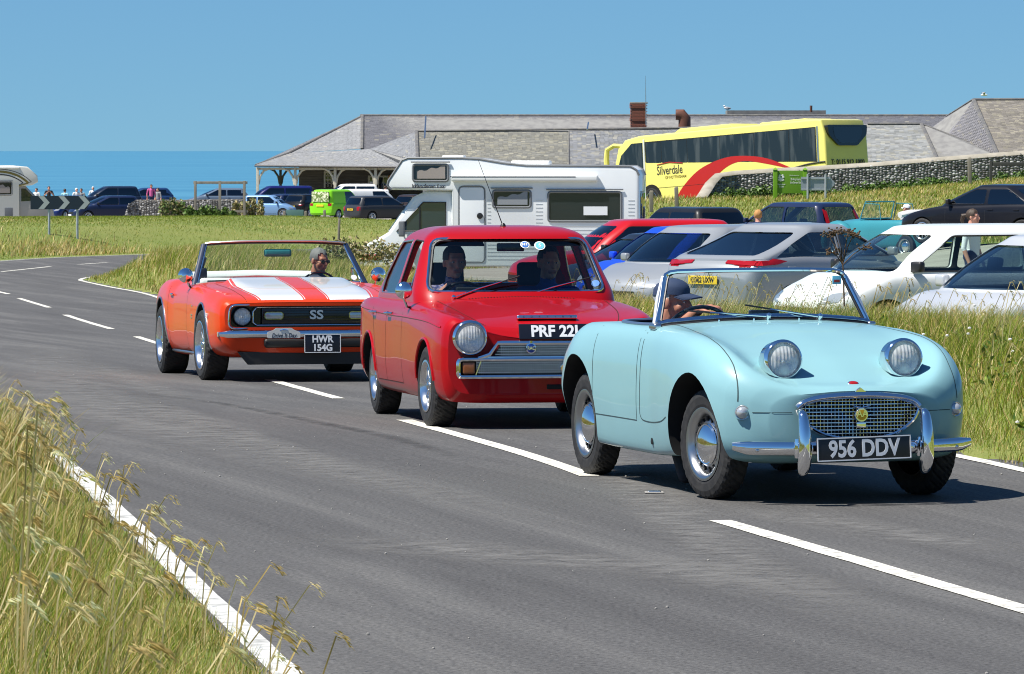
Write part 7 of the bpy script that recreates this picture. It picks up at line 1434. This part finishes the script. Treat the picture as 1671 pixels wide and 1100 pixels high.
P, d = band(LEFTd, -1, .12, 2.6, 27, 47, 22000); pv = patch(P, .7, 13); blades('tall_verge_grass', P, .30 + .14 * sst(.1, .8, d) + .08 * pv, np.full(len(P), .006), np.clip(.6 + .4 * pv, .2, .9), 'tall golden grass at the left picture edge', .7, 3, (.2, .03))
# far verge between the road and the parked cars
P, d = band(RIGHTd, 1, .10, .7, 23, 60, 16000); blades('verge_edge_grass', P, .03 + .10 * sst(.1, .6, d), np.full(len(P), .006), np.full(len(P), .4), 'short grass fringe along the far road edge', .9, 2)
P, d = band(RIGHTd, 1, .22, 6.0, 23, 46, 76000); pv = patch(P, .5, 5); hh = (.08 + .25 * sst(.3, 2.0, d) + .08 * pv) * (1 - .45 * sst(3.5, 6, d)); blades('verge_grass', P, hh, np.full(len(P), .007), np.clip(.16 + .25 * sst(1.6, 2.8, d) + .35 * pv, .04, .75), 'tall green verge grass behind the pale blue roadster', .85, 3, (.1, .03))
P, d = band(RIGHTd, 1, 1.0, 4.2, 23, 60, 640); heads('verge_seed_heads', P, .18 + .40 * RNG.random(len(P)) ** 1.6, 'brown seed heads along the top of the verge', 14, .16, .0062, 6)
P, d = band(RIGHTd, 1, .22, 5.5, 44, 82, 46000); pv = patch(P, .4, 8); blades('middle_verge_grass', P, (.09 + .20 * sst(.3, 2, d) + .06 * pv) * (1 - .4 * sst(3.5, 5.5, d)), np.full(len(P), .010), np.clip(.38 + .4 * pv, .1, .85), 'straw and green verge grass behind the red saloon', .55, 2)
P, d = band(RIGHTd, 1, .22, 7.5, 80, 136, 46000); pv = patch(P, .3, 11); blades('far_verge_grass', P, (.12 + .26 * sst(.3, 2, d) + .10 * pv) * (1 - .3 * sst(4, 7.5, d)), np.full(len(P), .016), np.clip(.36 + .45 * pv, .08, .9), 'straw and green verge grass at the bend behind the orange convertible', .5, 2)
# field beyond the bend and slopes
def scatter(name, poly, n, h, w, straw, label, seed=1, lean=.5):
    r = np.random.default_rng(seed); a0, a1 = min(p[0] for p in poly), max(p[0] for p in poly); b0, b1 = min(p[1] for p in poly), max(p[1] for p in poly); P = np.c_[r.uniform(a0, a1, n * 2), r.uniform(b0, b1, n * 2)]; ins = np.zeros(len(P), bool)
    for i in range(len(poly)):
        (x0, y0), (x1, y1) = poly[i], poly[(i + 1) % len(poly)]; c = (y0 > P[:, 1]) != (y1 > P[:, 1]); xx = (x1 - x0) * (P[:, 1] - y0) / ((y1 - y0) or 1e-9) + x0; ins ^= c & (P[:, 0] < xx)
    P = P[ins]; pv = patch(P, .22, seed); ok = (np.maximum(dist_poly(P, LEFTd), -dist_poly(P, RIGHTd)) > .3) | ((P[:, 0] > -3.4) & (P[:, 1] > 106)); P, pv = P[ok], pv[ok]; return blades(name, P, np.full(len(P), h) * (1 + .4 * pv), np.full(len(P), w), np.clip(straw + .45 * pv, .03, .9), label, lean, 2)
scatter('field_grass', [(-24, 100), (-14, 100), (-8, 118), (-3, 128), (1, 140), (0, 150), (-1.5, 170), (-2.5, 192), (-8, 200), (-26, 200)], 84000, .055, .028, .05, 'short meadow grass on the rise beyond the bend', 21)
P = np.c_[RNG.normal(gx(110, 150), 1.5, 2600), RNG.normal(150, 2.6, 2600)]; P = P[dist_poly(P, LEFTd) > .5]; blades('dry_tuft_grass', P, np.full(len(P), .26), np.full(len(P), .025), np.full(len(P), .7), 'dry orange grass tuft under the chevron board', .5, 2)
scatter('slope_grass', [(3, 140), (4, 184), (9.4, 185.4), (30, 185.4), (30, 125), (13.5, 121), (9, 132)], 42000, .17, .035, .50, 'dry grass slope below the flint wall', 31); scatter('right_slope_grass', [(9.5, 60), (11.5, 105), (13.5, 121), (26, 121), (20, 62)], 16000, .10, .03, .25, 'short green turf beyond the parked row', 33)
# leafy plants
mat('leaf', (.06, .12, .02), .5, vcol=True, spec=.3); t = M['leaf'].node_tree
def leaves(name, label, blobs, n, size, cols, cat='plant', kind=None, stem=True):
    """blobs [(centre, radii)] filled with small folded leaves"""
    r = np.random.default_rng(len(label)); B = np.array([[*c, *q] for c, q in blobs]); i = r.integers(0, len(B), n); dirs = r.normal(0, 1, (n, 3)); dirs /= np.linalg.norm(dirs, axis=1)[:, None]; rad = r.random((n, 1)) ** .45; P = B[i, :3] + dirs * B[i, 3:] * rad; u = r.normal(0, 1, (n, 3)); u /= np.linalg.norm(u, axis=1)[:, None]; v = np.cross(u, r.normal(0, 1, (n, 3))); v /= np.linalg.norm(v, axis=1)[:, None]; s = size * r.uniform(.6, 1.4, (n, 1))
    V = np.stack([P - u * s, P + v * s * .45, P + u * s, P - v * s * .45], 1).reshape(-1, 3); q = np.arange(n)[:, None] * 4 + np.arange(4); c = np.array(cols)[r.integers(0, len(cols), n)] * r.uniform(.7, 1.3, (n, 1)); root = thing(name, label, cat, tuple(B[0, :3] - [0, 0, B[0, 5]])); root2 = npmesh('foliage', V - np.array(root.location), q, None, 'leaf', np.repeat(c, 4, 0), root)
    if stem:
        for c0, q0 in blobs: MB().tube([Vector(c0) - Vector(root.location) + Vector((0, 0, -q0[2] * 1.1)), Vector(c0) - Vector(root.location) + Vector((.03, 0, q0[2] * .5))], [.03, .01], 5).build('stem', 'weathered_wood', root)
    tag(root, kind='stuff'); return root
LG = [(.07, .14, .02), (.10, .18, .03), (.05, .10, .018), (.14, .20, .05)]; DRY = [(.32, .26, .12), (.22, .22, .08), (.40, .33, .18), (.15, .17, .05)]
def hedge(px0, px1, py_a, py_b, d, h, n, label, cols=LG, size=.07):
    bl = []; m = max(3, int(abs(px1 - px0) / 9))
    for k in range(m): f = k / (m - 1); p = at(px0 + (px1 - px0) * f, py_a + (py_b - py_a) * f, d + random.uniform(-.3, .3)); s = random.uniform(.6, 1.3); bl.append(((p.x, p.y, p.z + h * .4 * s), (.28 * s, .25, h * .6 * s)))
    return leaves('wall_plants', label, bl, n, size, cols, stem=False)
hedge(1160, 1260, 332, 328, 184.6, .5, 2600, 'leafy weeds along the flint wall left of the green sign'); hedge(1325, 1480, 327, 316, 184.6, .45, 3400, 'leafy weeds along the flint wall right of the direction sign'); hedge(1480, 1671, 316, 300, 184.6, .5, 3800, 'broad-leaved weeds along the right end of the flint wall'); hedge(1265, 1320, 329, 326, 184.6, .5, 1200, 'dark weeds behind the green sign')
hedge(268, 310, 355, 355, 254, .9, 1500, 'tangled dry bush over the middle of the low flint wall', DRY + LG, .09); hedge(310, 380, 357, 357, 249, .55, 2200, 'bright green plants at the foot of the timber frame', LG, .09); hedge(385, 425, 352, 352, 256, 1.1, 1500, 'dry grey bush at the right end of the low flint wall', DRY, .09)
hedge(535, 655, 420, 428, 112, .45, 1600, 'brown scrubby weeds in the verge before the motorhome', DRY, .05)
# broad-leaved weeds low in the verge
P, d = band(RIGHTd, 1, .5, 3.2, 24, 42, 90); zz = height(P); leaves('verge_weeds', 'dark broad-leaved weeds among the verge grass', [((x, y, z_ + .10), (random.uniform(.12, .32), .2, random.uniform(.06, .15))) for (x, y), z_ in zip(P, zz)], 9000, .022, [(.07, .14, .015), (.10, .19, .02), (.05, .10, .012), (.16, .22, .03)], stem=False)
# dead umbel stalk in front of the white hatchback
um = thing('dead_umbel', 'tall dead brown umbel stalk before the silver and white hatchbacks', 'plant', at(1378, 470, 40)); dv = 40 / FPX; q = lambda px, py: Vector(((px - 1378) * dv, random.uniform(-.05, .05), (470 - py) * dv))
MB().tube([q(1378, 500), q(1376, 440), q(1373, 405)], [.007, .006, .005], 6).build('stem', 'dead_brown', um)
for tips in ((1352, 383), (1362, 378), (1392, 384), (1384, 380), (1358, 412), (1410, 404)):
    MB().tube([q(1375, 432), q((1375 + tips[0]) / 2, (425 + tips[1]) / 2), q(*tips)], .004, 5).build('branch', 'dead_brown', um); mb = MB()
    for k in range(16): e = q(tips[0] + random.uniform(-13, 13), tips[1] + random.uniform(-7, 4)); mb.tube([q(*tips), e], .002, 4); mb.ell(e, (.010, .010, .008), 6)
    mb.build('seed_umbel', 'dead_brown', um)
# a few verge flowers
mat('flower_white', (.75, .72, .7), .6); mat('flower_yellow', (.7, .5, .03), .6)
P, d = band(RIGHTd, 1, .5, 3.0, 25, 38, 60); z = height(P); mb = MB()
for (x, y), zz in zip(P, z):
    hgt = random.uniform(.12, .38); mb.ell((x, y, zz + hgt), (.014, .014, .009), 6)
tag(mb.build('verge_flowers', 'flower_white', smooth=False), 'small white clover flowers scattered in the verge', 'flowers', kind='stuff')
